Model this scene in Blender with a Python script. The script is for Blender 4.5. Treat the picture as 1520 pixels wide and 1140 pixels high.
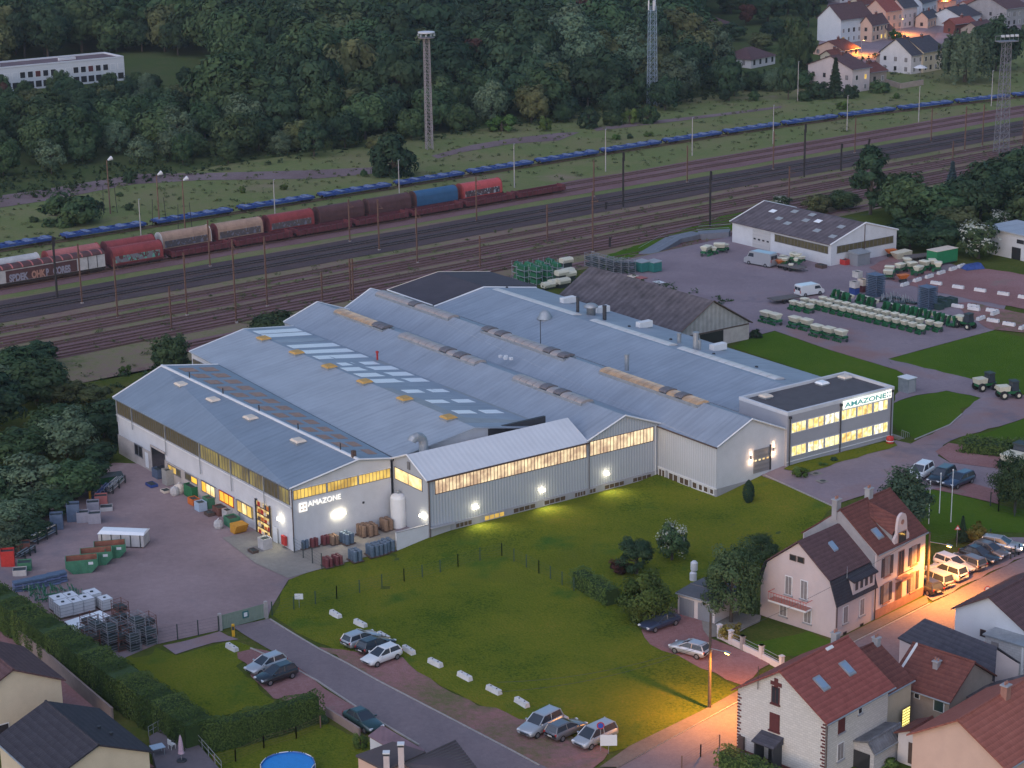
import bpy,bmesh,math,random
import numpy as np
from mathutils import Vector,Matrix
for _o in list(bpy.data.objects): bpy.data.objects.remove(_o)
scene = bpy.context.scene
COL = scene.collection
R_ = math.radians
rnd = random.Random(7)

# ------------------------------------------------------------------ camera
PITCH,ROLL,FPX,CAMH = R_(16.216946),R_(0.922355),3006.113,82.0
CX,CY = 760.0,570.0
_F = np.array([0,math.cos(PITCH),-math.sin(PITCH)]); _R0 = np.array([1.0,0,0]); _D0 = np.cross(_F,_R0)
_c,_s = math.cos(ROLL),math.sin(ROLL)
_R = _c*_R0 + _s*_D0; _D = -_s*_R0 + _c*_D0
cam_d = bpy.data.cameras.new('camera'); cam = bpy.data.objects.new('camera',cam_d); COL.objects.link(cam)
_m = Matrix.Identity(4)
for _i in range(3):
    _m[_i][0] = _R[_i]; _m[_i][1] = -_D[_i]; _m[_i][2] = -_F[_i]
_m[2][3] = CAMH
cam.matrix_world = _m
cam_d.sensor_width = 36; cam_d.lens = FPX/1520*36; cam_d.clip_start = 1; cam_d.clip_end = 6000
scene.camera = cam

# ------------------------------------------------------------------ world, sun, exposure
world = bpy.data.worlds.new('World'); scene.world = world; world.use_nodes = True
_nt = world.node_tree; _bg = _nt.nodes['Background']
_sky = _nt.nodes.new('ShaderNodeTexSky'); _sky.sky_type = 'NISHITA'; _sky.sun_disc = False
SUN_EL,SUN_ROT = R_(4.0),R_(208)
_sky.sun_elevation = SUN_EL; _sky.sun_rotation = SUN_ROT
_sky.air_density = 1.0; _sky.dust_density = 1.2; _sky.ozone_density = 3.0
_nt.links.new(_sky.outputs[0],_bg.inputs[0]); _bg.inputs[1].default_value = 0.15
_sd = bpy.data.lights.new('sun','SUN'); _sd.energy = 1.15; _sd.angle = R_(120); _sd.color = (0.84,0.82,1.0)
_so = bpy.data.objects.new('sun',_sd); COL.objects.link(_so)
_so.rotation_euler = (R_(60),0,R_(-28)); _so.location = (0,0,300)
vs = scene.view_settings
vs.view_transform = 'Standard'; vs.look = 'None'; vs.gamma = 1.0; vs.exposure = 1.35; vs.use_curve_mapping = False
scene.cycles.max_bounces = 5; scene.cycles.diffuse_bounces = 3; scene.cycles.glossy_bounces = 2
scene.cycles.transmission_bounces = 2; scene.cycles.transparent_max_bounces = 6
scene.cycles.sample_clamp_indirect = 4.0

# ------------------------------------------------------------------ pixels to places
TH = R_(-54.63913)
dA = np.array([math.cos(TH),math.sin(TH),0.0]); dB = np.array([-math.sin(TH),math.cos(TH),0.0])
def W(a,b,z=0.0): return dA*a + dB*b + np.array([0,0,z])
def AB(w): return (float(w[0]*dA[0]+w[1]*dA[1]),float(w[0]*dB[0]+w[1]*dB[1]))
RTH = R_(39.0)
rU = np.array([math.cos(RTH),math.sin(RTH),0.0]); rV = np.array([-math.sin(RTH),math.cos(RTH),0.0])
def RW(u,v,z=0.0): return rU*u + rV*v + np.array([0,0,z])
def UV(w): return (float(w[0]*rU[0]+w[1]*rU[1]),float(w[0]*rV[0]+w[1]*rV[1]))
def sstep(x,a,b):
    t = min(1.0,max(0.0,(x-a)/(b-a))); return t*t*(3-2*t)
def terrain(x,y):
    a = x*dA[0]+y*dA[1]; b = x*dB[0]+y*dB[1]; v = x*rV[0]+y*rV[1]
    plateau = sstep(b,147,166)*sstep(a,-172,-196 if b < 150 else -171.9) if False else sstep(b,148,166)
    plateau *= 1 - sstep(a,-158,-128)
    plateau *= 1 - sstep(v,258,272)
    yard = sstep(a,-262,-235)*(1-sstep(a,-178,-160))*(1-sstep(b,112,122))*sstep(b,66,80)
    far = sstep(v,380,560)
    return 2.1*plateau - 1.0*yard + 6.0*far
def ray(px,py): return _F*FPX + _R*(px-CX) + _D*(py-CY)
def G(px,py,z=None):
    """ground point seen at a photo pixel (z: a level plane instead of the terrain)"""
    d = ray(px,py)
    zz = 0.0 if z is None else z
    for _ in range(1 if z is not None else 14):
        t = (zz-CAMH)/d[2]; x,y = d[0]*t,d[1]*t
        if z is None: zz = 0.5*zz + 0.5*terrain(x,y)
    return np.array([x,y,zz])
def onplane(px,py,p0,n):
    d = ray(px,py); o = np.array([0,0,CAMH]); t = ((p0-o)@n)/(d@n); return o+d*t
def PA(px,py,a):
    w = onplane(px,py,W(a,0),dA); return AB(w)[1],float(w[2])      # -> b, z on a wall of constant a
def PB(px,py,b):
    w = onplane(px,py,W(0,b),dB); return AB(w)[0],float(w[2])      # -> a, z on a wall of constant b
def proj(w):
    v = np.array(w,float)-np.array([0,0,CAMH]); Z = v@_F
    return (CX+FPX*(v@_R)/Z,CY+FPX*(v@_D)/Z)
def height_to(base,py):
    lo,hi = 0.0,80.0
    for _ in range(40):
        m = (lo+hi)/2
        if proj([base[0],base[1],base[2]+m])[1] > py: lo = m
        else: hi = m
    return lo
ZO = dict(a=(0,0),b=(380,0),c=(760,0),d=(1120,0),e=(0,280),f=(380,280),g=(760,280),h=(1120,280),i=(0,560),j=(380,560),k=(760,560),l=(1120,560),m=(0,840),n=(380,840),o=(760,840),q=(1120,840))
def z(k,x,y): return (ZO[k][0]+x/3.8,ZO[k][1]+y/3.8)
def zs(k,pts): return [z(k,x,y) for x,y in pts]

# ------------------------------------------------------------------ materials
MATS = {}
def nodes(m):
    m.use_nodes = True; nt = m.node_tree
    return nt,nt.nodes['Principled BSDF']
def mat(name,col,rough=0.8,metal=0.0,var=0.0,vscale=1.0,col2=None,bump=0.0,bscale=20.0,wave=None,spec=0.3,wavecol=0.0,objvar=0.0,detail=5.0,streak=0.0):
    """plain procedural material: colour broken up by noise, bump from noise, optional ribs (wave = (axis, per metre, strength))"""
    if name in MATS: return MATS[name]
    m = bpy.data.materials.new(name); nt,b = nodes(m); L = nt.links
    b.inputs['Roughness'].default_value = rough; b.inputs['Metallic'].default_value = metal
    b.inputs['Specular IOR Level'].default_value = spec
    c = tuple(col)+(1,); tc = nt.nodes.new('ShaderNodeTexCoord')
    last = None
    if var > 0 or col2:
        n = nt.nodes.new('ShaderNodeTexNoise'); n.inputs['Scale'].default_value = vscale; n.inputs['Detail'].default_value = detail
        n.inputs['Roughness'].default_value = 0.65
        L.new(tc.outputs['Object'],n.inputs['Vector'])
        r = nt.nodes.new('ShaderNodeValToRGB'); r.color_ramp.elements[0].position = 0.32; r.color_ramp.elements[1].position = 0.68
        c2 = tuple(col2)+(1,) if col2 else tuple(min(1,v*(1+var)) for v in col)+(1,)
        c1 = c if col2 else tuple(v*(1-var) for v in col)+(1,)
        r.color_ramp.elements[0].color = c1; r.color_ramp.elements[1].color = c2
        L.new(n.outputs['Fac'],r.inputs['Fac']); last = r.outputs['Color']
    else:
        rg = nt.nodes.new('ShaderNodeRGB'); rg.outputs[0].default_value = c; last = rg.outputs[0]
    if streak > 0:
        mp_ = nt.nodes.new('ShaderNodeMapping'); mp_.inputs['Scale'].default_value = (1.6,0.10,0.10); L.new(tc.outputs['Object'],mp_.inputs[0])
        for sc_,lo,hi in ((0.8,0.48,0.72),(2.6,0.40,0.80)):
            n_ = nt.nodes.new('ShaderNodeTexNoise'); n_.inputs['Scale'].default_value = sc_; n_.inputs['Detail'].default_value = 6; n_.inputs['Roughness'].default_value = 0.7; L.new(mp_.outputs[0],n_.inputs['Vector'])
            r_ = nt.nodes.new('ShaderNodeMapRange'); r_.inputs['From Min'].default_value = lo; r_.inputs['From Max'].default_value = hi; r_.inputs['To Min'].default_value = 1.0; r_.inputs['To Max'].default_value = 1-streak; L.new(n_.outputs['Fac'],r_.inputs['Value'])
            x_ = nt.nodes.new('ShaderNodeMix'); x_.data_type = 'RGBA'; x_.blend_type = 'MULTIPLY'; x_.inputs[0].default_value = 1.0; L.new(last,x_.inputs[6]); L.new(r_.outputs[0],x_.inputs[7]); last = x_.outputs[2]
    if objvar > 0:
        oi = nt.nodes.new('ShaderNodeObjectInfo'); mp = nt.nodes.new('ShaderNodeMapRange')
        mp.inputs['To Min'].default_value = 1-objvar; mp.inputs['To Max'].default_value = 1+objvar
        L.new(oi.outputs['Random'],mp.inputs['Value'])
        hv = nt.nodes.new('ShaderNodeHueSaturation'); L.new(mp.outputs[0],hv.inputs['Value']); L.new(last,hv.inputs['Color']); last = hv.outputs['Color']
    hsrc = None
    if wave:
        ax,per,st = wave
        w = nt.nodes.new('ShaderNodeTexWave'); w.wave_type = 'BANDS'; w.bands_direction = ax; w.inputs['Scale'].default_value = per*2*math.pi/20.0*1.0
        w.inputs['Distortion'].default_value = 0.0
        L.new(tc.outputs['Object'],w.inputs['Vector'])
        bp = nt.nodes.new('ShaderNodeBump'); bp.inputs['Strength'].default_value = st; bp.inputs['Distance'].default_value = 0.05
        L.new(w.outputs['Fac'],bp.inputs['Height']); hsrc = bp
        if wavecol > 0:
            mx = nt.nodes.new('ShaderNodeMix'); mx.data_type = 'RGBA'; mx.blend_type = 'MULTIPLY'; mx.inputs[0].default_value = wavecol
            L.new(last,mx.inputs[6]); L.new(w.outputs['Color'],mx.inputs[7]); last = mx.outputs[2]
    if bump > 0:
        n2 = nt.nodes.new('ShaderNodeTexNoise'); n2.inputs['Scale'].default_value = bscale; n2.inputs['Detail'].default_value = 4
        L.new(tc.outputs['Object'],n2.inputs['Vector'])
        bp2 = nt.nodes.new('ShaderNodeBump'); bp2.inputs['Strength'].default_value = bump; bp2.inputs['Distance'].default_value = 0.08
        L.new(n2.outputs['Fac'],bp2.inputs['Height'])
        if hsrc: L.new(hsrc.outputs[0],bp2.inputs['Normal'])
        hsrc = bp2
    if hsrc: L.new(hsrc.outputs[0],b.inputs['Normal'])
    L.new(last,b.inputs['Base Color'])
    MATS[name] = m; return m
def emit(name,col,st,var=0.0,vscale=2.0,col2=None):
    if name in MATS: return MATS[name]
    m = bpy.data.materials.new(name); nt,b = nodes(m); L = nt.links
    b.inputs['Base Color'].default_value = (0.05,0.05,0.05,1); b.inputs['Roughness'].default_value = 0.3
    b.inputs['Emission Strength'].default_value = st*0.44; b.inputs['Emission Color'].default_value = tuple(col)+(1,)
    if col2:
        tc = nt.nodes.new('ShaderNodeTexCoord'); n = nt.nodes.new('ShaderNodeTexNoise'); n.inputs['Scale'].default_value = vscale; n.inputs['Detail'].default_value = 3
        gp = nt.nodes.new('ShaderNodeNewGeometry'); L.new(gp.outputs['Position'],n.inputs['Vector'])
        r = nt.nodes.new('ShaderNodeValToRGB'); r.color_ramp.elements[0].position = 0.38; r.color_ramp.elements[1].position = 0.62
        r.color_ramp.elements[0].color = tuple(col2)+(1,); r.color_ramp.elements[1].color = tuple(col)+(1,)
        L.new(n.outputs['Fac'],r.inputs['Fac']); L.new(r.outputs[0],b.inputs['Emission Color'])
    m.cycles.emission_sampling = 'FRONT' if st > 2 else 'NONE'
    MATS[name] = m; return m
def ground_mat(name,stops,scale=0.15,fine=3.0,finemix=0.5,bump=0.3,bs=6.0,rough=0.95,patch=None,mul=(1,1,1)):
    """ground: large noise patches through a colour ramp, broken by fine noise; patch = (colour, scale, threshold)"""
    stops = [(p,tuple(c[i]*mul[i] for i in range(3))) for p,c in stops]; patch = [(tuple(c[i]*mul[i] for i in range(3)),s_,t_) for c,s_,t_ in patch] if patch else None
    m = bpy.data.materials.new(name); nt,b = nodes(m); L = nt.links; N = nt.nodes.new
    b.inputs['Roughness'].default_value = rough; b.inputs['Specular IOR Level'].default_value = 0.0
    g = N('ShaderNodeNewGeometry')
    n1 = N('ShaderNodeTexNoise'); n1.inputs['Scale'].default_value = scale; n1.inputs['Detail'].default_value = 6; n1.inputs['Roughness'].default_value = 0.6
    n2 = N('ShaderNodeTexNoise'); n2.inputs['Scale'].default_value = fine; n2.inputs['Detail'].default_value = 6; n2.inputs['Roughness'].default_value = 0.7
    L.new(g.outputs['Position'],n1.inputs['Vector']); L.new(g.outputs['Position'],n2.inputs['Vector'])
    mx = N('ShaderNodeMix'); mx.inputs[0].default_value = finemix
    L.new(n1.outputs['Fac'],mx.inputs[2]); L.new(n2.outputs['Fac'],mx.inputs[3])
    r = N('ShaderNodeValToRGB'); el = r.color_ramp.elements
    el[0].position,el[0].color = stops[0][0],tuple(stops[0][1])+(1,)
    el[1].position,el[1].color = stops[-1][0],tuple(stops[-1][1])+(1,)
    for p,c in stops[1:-1]:
        e = el.new(p); e.color = tuple(c)+(1,)
    L.new(mx.outputs[0],r.inputs['Fac']); last = r.outputs['Color']
    if patch:
        for pc,ps,pt in patch:
            n3 = N('ShaderNodeTexNoise'); n3.inputs['Scale'].default_value = ps; n3.inputs['Detail'].default_value = 7; n3.inputs['Roughness'].default_value = 0.62
            L.new(g.outputs['Position'],n3.inputs['Vector'])
            mr = N('ShaderNodeMapRange'); mr.inputs['From Min'].default_value = pt; mr.inputs['From Max'].default_value = pt+0.12
            L.new(n3.outputs['Fac'],mr.inputs['Value'])
            m3 = N('ShaderNodeMix'); m3.data_type = 'RGBA'; L.new(mr.outputs[0],m3.inputs[0]); L.new(last,m3.inputs[6]); m3.inputs[7].default_value = tuple(pc)+(1,)
            last = m3.outputs[2]
    L.new(last,b.inputs['Base Color'])
    bp = N('ShaderNodeBump'); bp.inputs['Strength'].default_value = bump; bp.inputs['Distance'].default_value = 0.15
    n4 = N('ShaderNodeTexNoise'); n4.inputs['Scale'].default_value = bs; n4.inputs['Detail'].default_value = 4; L.new(g.outputs['Position'],n4.inputs['Vector'])
    L.new(n4.outputs['Fac'],bp.inputs['Height']); L.new(bp.outputs[0],b.inputs['Normal'])
    MATS[name] = m; return m

# ------------------------------------------------------------------ mesh helpers
class MB:
    def __init__(s): s.v = []; s.f = []; s.m = []
    def quad(s,a,b,c,d,m=0):
        n = len(s.v); s.v += [tuple(a),tuple(b),tuple(c),tuple(d)]; s.f.append((n,n+1,n+2,n+3)); s.m.append(m)
    def poly(s,pts,m=0):
        n = len(s.v); s.v += [tuple(p) for p in pts]; s.f.append(tuple(range(n,n+len(pts)))); s.m.append(m)
    def hexa(s,p,m=0):
        """eight corners: bottom ring (ccw from above) then top ring"""
        n = len(s.v); s.v += [tuple(q) for q in p]
        for f in ((3,2,1,0),(4,5,6,7),(0,1,5,4),(1,2,6,5),(2,3,7,6),(3,0,4,7)):
            s.f.append(tuple(n+i for i in f)); s.m.append(m)
    def box(s,x0,x1,y0,y1,z0,z1,m=0):
        s.hexa([(x0,y0,z0),(x1,y0,z0),(x1,y1,z0),(x0,y1,z0),(x0,y0,z1),(x1,y0,z1),(x1,y1,z1),(x0,y1,z1)],m)
    def cbox(s,c,sx,sy,sz,rz=0.0,m=0):
        ca,sa = math.cos(rz),math.sin(rz); P = []
        for dz in (-sz/2,sz/2):
            for dx,dy in ((-1,-1),(1,-1),(1,1),(-1,1)):
                x,y = dx*sx/2,dy*sy/2; P.append((c[0]+x*ca-y*sa,c[1]+x*sa+y*ca,c[2]+dz))
        s.hexa(P,m)
    def prism(s,ring,z0,z1,m=0):
        """plan polygon (ccw) pulled from z0 up to z1"""
        n = len(s.v); k = len(ring)
        s.v += [(p[0],p[1],z0) for p in ring] + [(p[0],p[1],z1) for p in ring]
        s.f.append(tuple(n+i for i in reversed(range(k)))); s.f.append(tuple(n+k+i for i in range(k))); s.m += [m,m]
        for i in range(k):
            j = (i+1) % k; s.f.append((n+i,n+j,n+k+j,n+k+i)); s.m.append(m)
    def extrude(s,prof,p0,du,dv,dw,m=0):
        """profile points (u,v) in the plane (du,dv) at p0, pulled along dw"""
        p0 = Vector(p0); du = Vector(du); dv = Vector(dv); dw = Vector(dw); n = len(s.v); k = len(prof)
        for o in (Vector((0,0,0)),dw):
            for u,v in prof: s.v.append(tuple(p0+du*u+dv*v+o))
        s.f.append(tuple(n+i for i in range(k))); s.f.append(tuple(n+k+i for i in reversed(range(k)))); s.m += [m,m]
        for i in range(k):
            j = (i+1) % k; s.f.append((n+j,n+i,n+k+i,n+k+j)); s.m.append(m)
    def tube(s,p0,p1,r0,r1=None,n=6,m=0,caps=True):
        r1 = r0 if r1 is None else r1
        p0 = Vector(p0); p1 = Vector(p1); d = (p1-p0)
        if d.length < 1e-6: return
        d.normalize(); up = Vector((0,0,1)) if abs(d.z) < 0.95 else Vector((1,0,0))
        x = d.cross(up).normalized(); y = d.cross(x); k = len(s.v)
        for p,r in ((p0,r0),(p1,r1)):
            for i in range(n):
                a = 2*math.pi*i/n; s.v.append(tuple(p+x*(r*math.cos(a))+y*(r*math.sin(a))))
        for i in range(n):
            j = (i+1) % n; s.f.append((k+i,k+j,k+n+j,k+n+i)); s.m.append(m)
        if caps: s.f += [tuple(k+i for i in reversed(range(n))),tuple(k+n+i for i in range(n))]; s.m += [m,m]
    def lathe(s,prof,c=(0,0,0),n=12,m=0):
        k = len(s.v); h = len(prof)
        for r,zz in prof:
            for i in range(n):
                a = 2*math.pi*i/n; s.v.append((c[0]+r*math.cos(a),c[1]+r*math.sin(a),c[2]+zz))
        for q in range(h-1):
            for i in range(n):
                j = (i+1) % n; s.f.append((k+q*n+i,k+q*n+j,k+(q+1)*n+j,k+(q+1)*n+i)); s.m.append(m)
        s.f += [tuple(k+i for i in reversed(range(n))),tuple(k+(h-1)*n+i for i in range(n))]; s.m += [m,m]
    def mesh(s,name,mats):
        me = bpy.data.meshes.new(name); me.from_pydata(s.v,[],s.f)
        if not isinstance(mats,(list,tuple)): mats = [mats]
        for q in mats: me.materials.append(q)
        if len(mats) > 1: me.polygons.foreach_set('material_index',s.m)
        me.update(); return me
    def build(s,name,mats,parent=None,smooth=False):
        me = s.mesh(name,mats)
        if smooth: me.polygons.foreach_set('use_smooth',[True]*len(me.polygons))
        o = bpy.data.objects.new(name,me); COL.objects.link(o)
        if parent: o.parent = parent
        return o
def _part(kind):
    def f(par,name,m,*a,**k):
        q = MB(); getattr(q,kind)(*a,**k); return q.build(name,m,par)
    return f
BX,TB,LT,CB,HX,EX = (_part(k) for k in ('box','tube','lathe','cbox','hexa','extrude'))
def tag(o,label=None,cat=None,group=None,kind=None):
    if label: o['label'] = label
    if cat: o['category'] = cat
    if group: o['group'] = group
    if kind: o['kind'] = kind
    return o
def empty(name,loc,rz=0.0,label=None,cat=None,group=None):
    o = bpy.data.objects.new(name,None); COL.objects.link(o); o.empty_display_size = 0.3
    o.location = tuple(float(q) for q in loc); o.rotation_euler = (0,0,rz); tag(o,label,cat,group); return o
KIDS = {}
def copy_tree(o,parent=None):
    c = o.copy(); COL.objects.link(c)
    if parent: c.parent = parent
    for ch in kids(o): copy_tree(ch,c)
    return c
def kids(o):
    if o.name not in KIDS: KIDS[o.name] = list(o.children)
    return KIDS[o.name]
class Proto:
    """first use hands out the original, later uses copies"""
    def __init__(s,root): s.root = root; s.used = False
    def get(s,loc,rz=0.0,scale=None,label=None,group=None,rx=0.0,ry=0.0):
        o = copy_tree(s.root) if s.used else s.root
        if not s.used: kids_deep(s.root)
        s.used = True
        o.location = tuple(float(q) for q in loc); o.rotation_euler = (rx,ry,rz)
        if scale is not None: o.scale = (scale,)*3 if not isinstance(scale,(tuple,list)) else scale
        else: o.scale = (1,1,1)
        if label: o['label'] = label
        if group: o['group'] = group
        elif 'group' in o: del o['group']
        return o
def kids_deep(o):
    for ch in kids(o): kids_deep(ch)
def tri_area_poly(pts):
    return 0.5*sum(pts[i][0]*pts[(i+1) % len(pts)][1]-pts[(i+1) % len(pts)][0]*pts[i][1] for i in range(len(pts)))
def wobble(P,amp,step=1.6,seed=0):
    """ragged outline: edges broken every step metres and pushed in or out"""
    r = random.Random(seed); out = []
    for p,q in zip(P,P[1:]+P[:1]):
        d = (q[0]-p[0],q[1]-p[1]); L = math.hypot(*d); n = max(1,int(L/step)); out.append(p)
        for k in range(1,n):
            t = k/n; o = r.uniform(-amp,amp); out.append((p[0]+d[0]*t-d[1]/L*o,p[1]+d[1]*t+d[0]/L*o))
    return out
def sheet(name,pts,off,material,maxedge=4.0,kind='structure',flat=False,thick=0.0,parent=None,wob=0.0):
    """a piece of ground laid over the terrain, off metres above it; pts = world xy"""
    from mathutils.geometry import delaunay_2d_cdt
    bm = bmesh.new()
    P = [(float(p[0]),float(p[1])) for p in pts]
    if tri_area_poly(P) < 0: P.reverse()
    if wob > 0: P = wobble(P,wob,seed=len(P))
    # the polygon is triangulated, then cut by a grid so that it follows the terrain
    n_ = len(P); cv,ce,cf,*_ = delaunay_2d_cdt([Vector(p) for p in P],[(k,(k+1) % n_) for k in range(n_)],[],1,1e-4)
    vs_ = [bm.verts.new((v[0],v[1],0)) for v in cv]
    for f in cf: bm.faces.new([vs_[k] for k in f])
    if not flat:
        xs = [p[0] for p in P]; ys = [p[1] for p in P]
        for ax,lo,hi in ((0,min(xs),max(xs)),(1,min(ys),max(ys))):
            k = math.ceil(lo/maxedge)*maxedge
            while k < hi:
                co = (k,0,0) if ax == 0 else (0,k,0); no = (1,0,0) if ax == 0 else (0,1,0)
                bmesh.ops.bisect_plane(bm,geom=bm.verts[:]+bm.edges[:]+bm.faces[:],plane_co=co,plane_no=no,dist=1e-4)
                k += maxedge
    for v in bm.verts: v.co.z = terrain(v.co.x,v.co.y)+off
    me = bpy.data.meshes.new(name); bm.to_mesh(me); bm.free(); me.materials.append(material)
    o = bpy.data.objects.new(name,me); COL.objects.link(o)
    if parent: o.parent = parent
    if kind: o['kind'] = kind
    return o
def gp(pxs): return [G(*p)[:2] for p in pxs]
def text_mesh(body,size,name,material,parent,M,extrude=0.03,bold=0.0,spacing=1.0):
    cu = bpy.data.curves.new(name,'FONT'); cu.body = body; cu.size = size; cu.extrude = extrude; cu.offset = bold; cu.space_character = spacing
    t = bpy.data.objects.new('tmp_text',cu); COL.objects.link(t)
    dg = bpy.context.evaluated_depsgraph_get(); me = bpy.data.meshes.new_from_object(t.evaluated_get(dg))
    bpy.data.objects.remove(t); bpy.data.curves.remove(cu); me.name = name
    me.materials.clear(); me.materials.append(material)
    o = bpy.data.objects.new(name,me); COL.objects.link(o); o.parent = parent; o.matrix_local = M
    return o
def frame_M(origin,ux,uy):
    ux = Vector(ux).normalized(); uy = Vector(uy).normalized(); uz = ux.cross(uy)
    m = Matrix.Identity(4)
    for i in range(3): m[i][0] = ux[i]; m[i][1] = uy[i]; m[i][2] = uz[i]; m[i][3] = origin[i]
    return m
def point_light(name,loc,energy,color,radius=0.15,parent=None):
    ld = bpy.data.lights.new(name,'POINT'); ld.energy = energy; ld.color = color; ld.shadow_soft_size = radius
    o = bpy.data.objects.new(name,ld); COL.objects.link(o); o.location = tuple(float(q) for q in loc)
    if parent: o.parent = parent
    return o
def spot_light(name,loc,energy,color,parent=None,cone=140,radius=0.12):
    ld = bpy.data.lights.new(name,'SPOT'); ld.energy = energy; ld.color = color; ld.shadow_soft_size = radius; ld.spot_size = R_(cone); ld.spot_blend = 0.7
    o = bpy.data.objects.new(name,ld); COL.objects.link(o); o.location = tuple(float(q) for q in loc)
    if parent: o.parent = parent
    return o
# ------------------------------------------------------------------ ground materials
M_scrub = ground_mat('scrub_ground',[(0.30,(0.050,0.066,0.03)),(0.45,(0.065,0.08,0.035)),(0.56,(0.05,0.076,0.028)),(0.72,(0.085,0.09,0.045))],0.06,1.2,0.45,0.5,2.5,mul=(1.2,1.15,1.1))
M_lawn = ground_mat('lawn_grass',[(0.38,(0.020,0.058,0.009)),(0.47,(0.046,0.092,0.012)),(0.56,(0.060,0.105,0.014)),(0.70,(0.090,0.112,0.022))],0.09,3.6,0.55,0.9,5.0,patch=[((0.046,0.086,0.014),0.03,0.54),((0.022,0.074,0.014),0.10,0.57)],mul=(2.35,1.42,1.3))
M_lawn_dark = ground_mat('lawn_grass_deep',[(0.35,(0.030,0.078,0.010)),(0.5,(0.040,0.094,0.012)),(0.66,(0.055,0.105,0.016))],0.08,2.0,0.45,0.5,5.0,mul=(1.6,1.22,1.15))
M_asph = ground_mat('worn_asphalt',[(0.34,(0.098,0.084,0.086)),(0.5,(0.118,0.102,0.103)),(0.66,(0.142,0.124,0.122))],0.10,1.8,0.4,0.25,8.0,0.85,patch=[((0.125,0.085,0.075),0.05,0.55),((0.085,0.078,0.084),0.13,0.60)],mul=(1.95,1.8,1.95))
M_asph_red = ground_mat('reddish_yard_asphalt',[(0.34,(0.098,0.070,0.064)),(0.5,(0.122,0.088,0.080)),(0.66,(0.145,0.105,0.096))],0.08,1.6,0.4,0.25,8.0,0.9,patch=[((0.080,0.068,0.070),0.06,0.55),((0.16,0.125,0.112),0.09,0.62)],mul=(2.15,2.2,2.4))
M_road = ground_mat('road_asphalt',[(0.36,(0.085,0.082,0.090)),(0.5,(0.100,0.096,0.104)),(0.66,(0.118,0.112,0.120))],0.2,3.0,0.6,0.2,9.0,0.8,patch=[((0.078,0.076,0.085),0.10,0.58)],mul=(1.95,1.65,1.6))
M_redgravel = ground_mat('red_gravel',[(0.34,(0.160,0.066,0.048)),(0.5,(0.205,0.088,0.066)),(0.66,(0.245,0.118,0.092))],0.10,3.0,0.5,0.5,8.0,0.95,patch=[((0.150,0.115,0.075),0.09,0.58)],mul=(1.25,1.55,2.0))
M_gravelgrass = ground_mat('worn_gravel_verge',[(0.36,(0.100,0.090,0.035)),(0.48,(0.160,0.095,0.062)),(0.56,(0.19,0.100,0.074)),(0.68,(0.21,0.120,0.092))],0.10,1.6,0.4,0.5,6.0,0.95,patch=[((0.062,0.085,0.022),0.12,0.57)],mul=(1.4,1.4,1.8))
M_concrete = ground_mat('yard_concrete',[(0.36,(0.20,0.185,0.165)),(0.5,(0.235,0.215,0.19)),(0.66,(0.28,0.26,0.23))],0.2,2.0,0.5,0.2,6.0,0.9)
M_railscrub = ground_mat('rail_yard_ground',[(0.30,(0.085,0.055,0.042)),(0.43,(0.105,0.078,0.052)),(0.53,(0.095,0.088,0.042)),(0.62,(0.062,0.074,0.026)),(0.74,(0.120,0.095,0.068))],0.05,0.8,0.40,0.6,2.0,patch=[((0.110,0.070,0.052),0.045,0.56)],mul=(1.95,1.85,2.2))
M_railgreen = ground_mat('rail_meadow',[(0.30,(0.100,0.076,0.046)),(0.45,(0.098,0.092,0.040)),(0.56,(0.072,0.086,0.030)),(0.72,(0.125,0.102,0.058))],0.05,1.0,0.45,0.6,2.0,patch=[((0.125,0.092,0.060),0.035,0.58)],mul=(1.75,1.85,1.95))
M_ballast_dark = ground_mat('dark_ballast',[(0.34,(0.046,0.040,0.042)),(0.5,(0.062,0.052,0.052)),(0.66,(0.080,0.066,0.064))],0.15,4.0,0.6,0.7,8.0,mul=(1.5,1.35,1.4))
M_ballast_rust = ground_mat('rusty_ballast',[(0.32,(0.080,0.050,0.040)),(0.45,(0.112,0.070,0.055)),(0.56,(0.130,0.085,0.068)),(0.70,(0.090,0.080,0.042))],0.07,2.0,0.45,0.7,8.0,mul=(1.6,1.5,1.95))
M_dirt = ground_mat('dirt_track',[(0.34,(0.105,0.078,0.066)),(0.5,(0.140,0.112,0.098)),(0.66,(0.170,0.142,0.125))],0.08,2.0,0.5,0.4,5.0,mul=(1.3,1.2,1.4))
M_pavement = ground_mat('pavement_gravel',[(0.36,(0.150,0.118,0.100)),(0.5,(0.185,0.145,0.122)),(0.66,(0.22,0.178,0.150))],0.3,3.0,0.5,0.3,8.0)
M_kerb = mat('kerb_concrete',(0.32,0.29,0.27),0.9,var=0.15,vscale=3)

# ------------------------------------------------------------------ terrain sheet to the horizon
def build_ground():
    xs = [-5000,-2500,-1200,-700,-520] + list(range(-420,421,4)) + [520,700,1200,2500,5000]
    ys = [-1500,-400,0,60] + list(range(120,1001,4)) + [1100,1300,1700,2500,3800,6000]
    vs_ = [(x,y,terrain(x,y)) for y in ys for x in xs]; n = len(xs)
    fs = [(j*n+i,j*n+i+1,(j+1)*n+i+1,(j+1)*n+i) for j in range(len(ys)-1) for i in range(n-1)]
    me = bpy.data.meshes.new('ground'); me.from_pydata(vs_,[],fs); me.materials.append(M_scrub); me.update()
    o = bpy.data.objects.new('ground',me); COL.objects.link(o); o['kind'] = 'structure'
build_ground()

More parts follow.
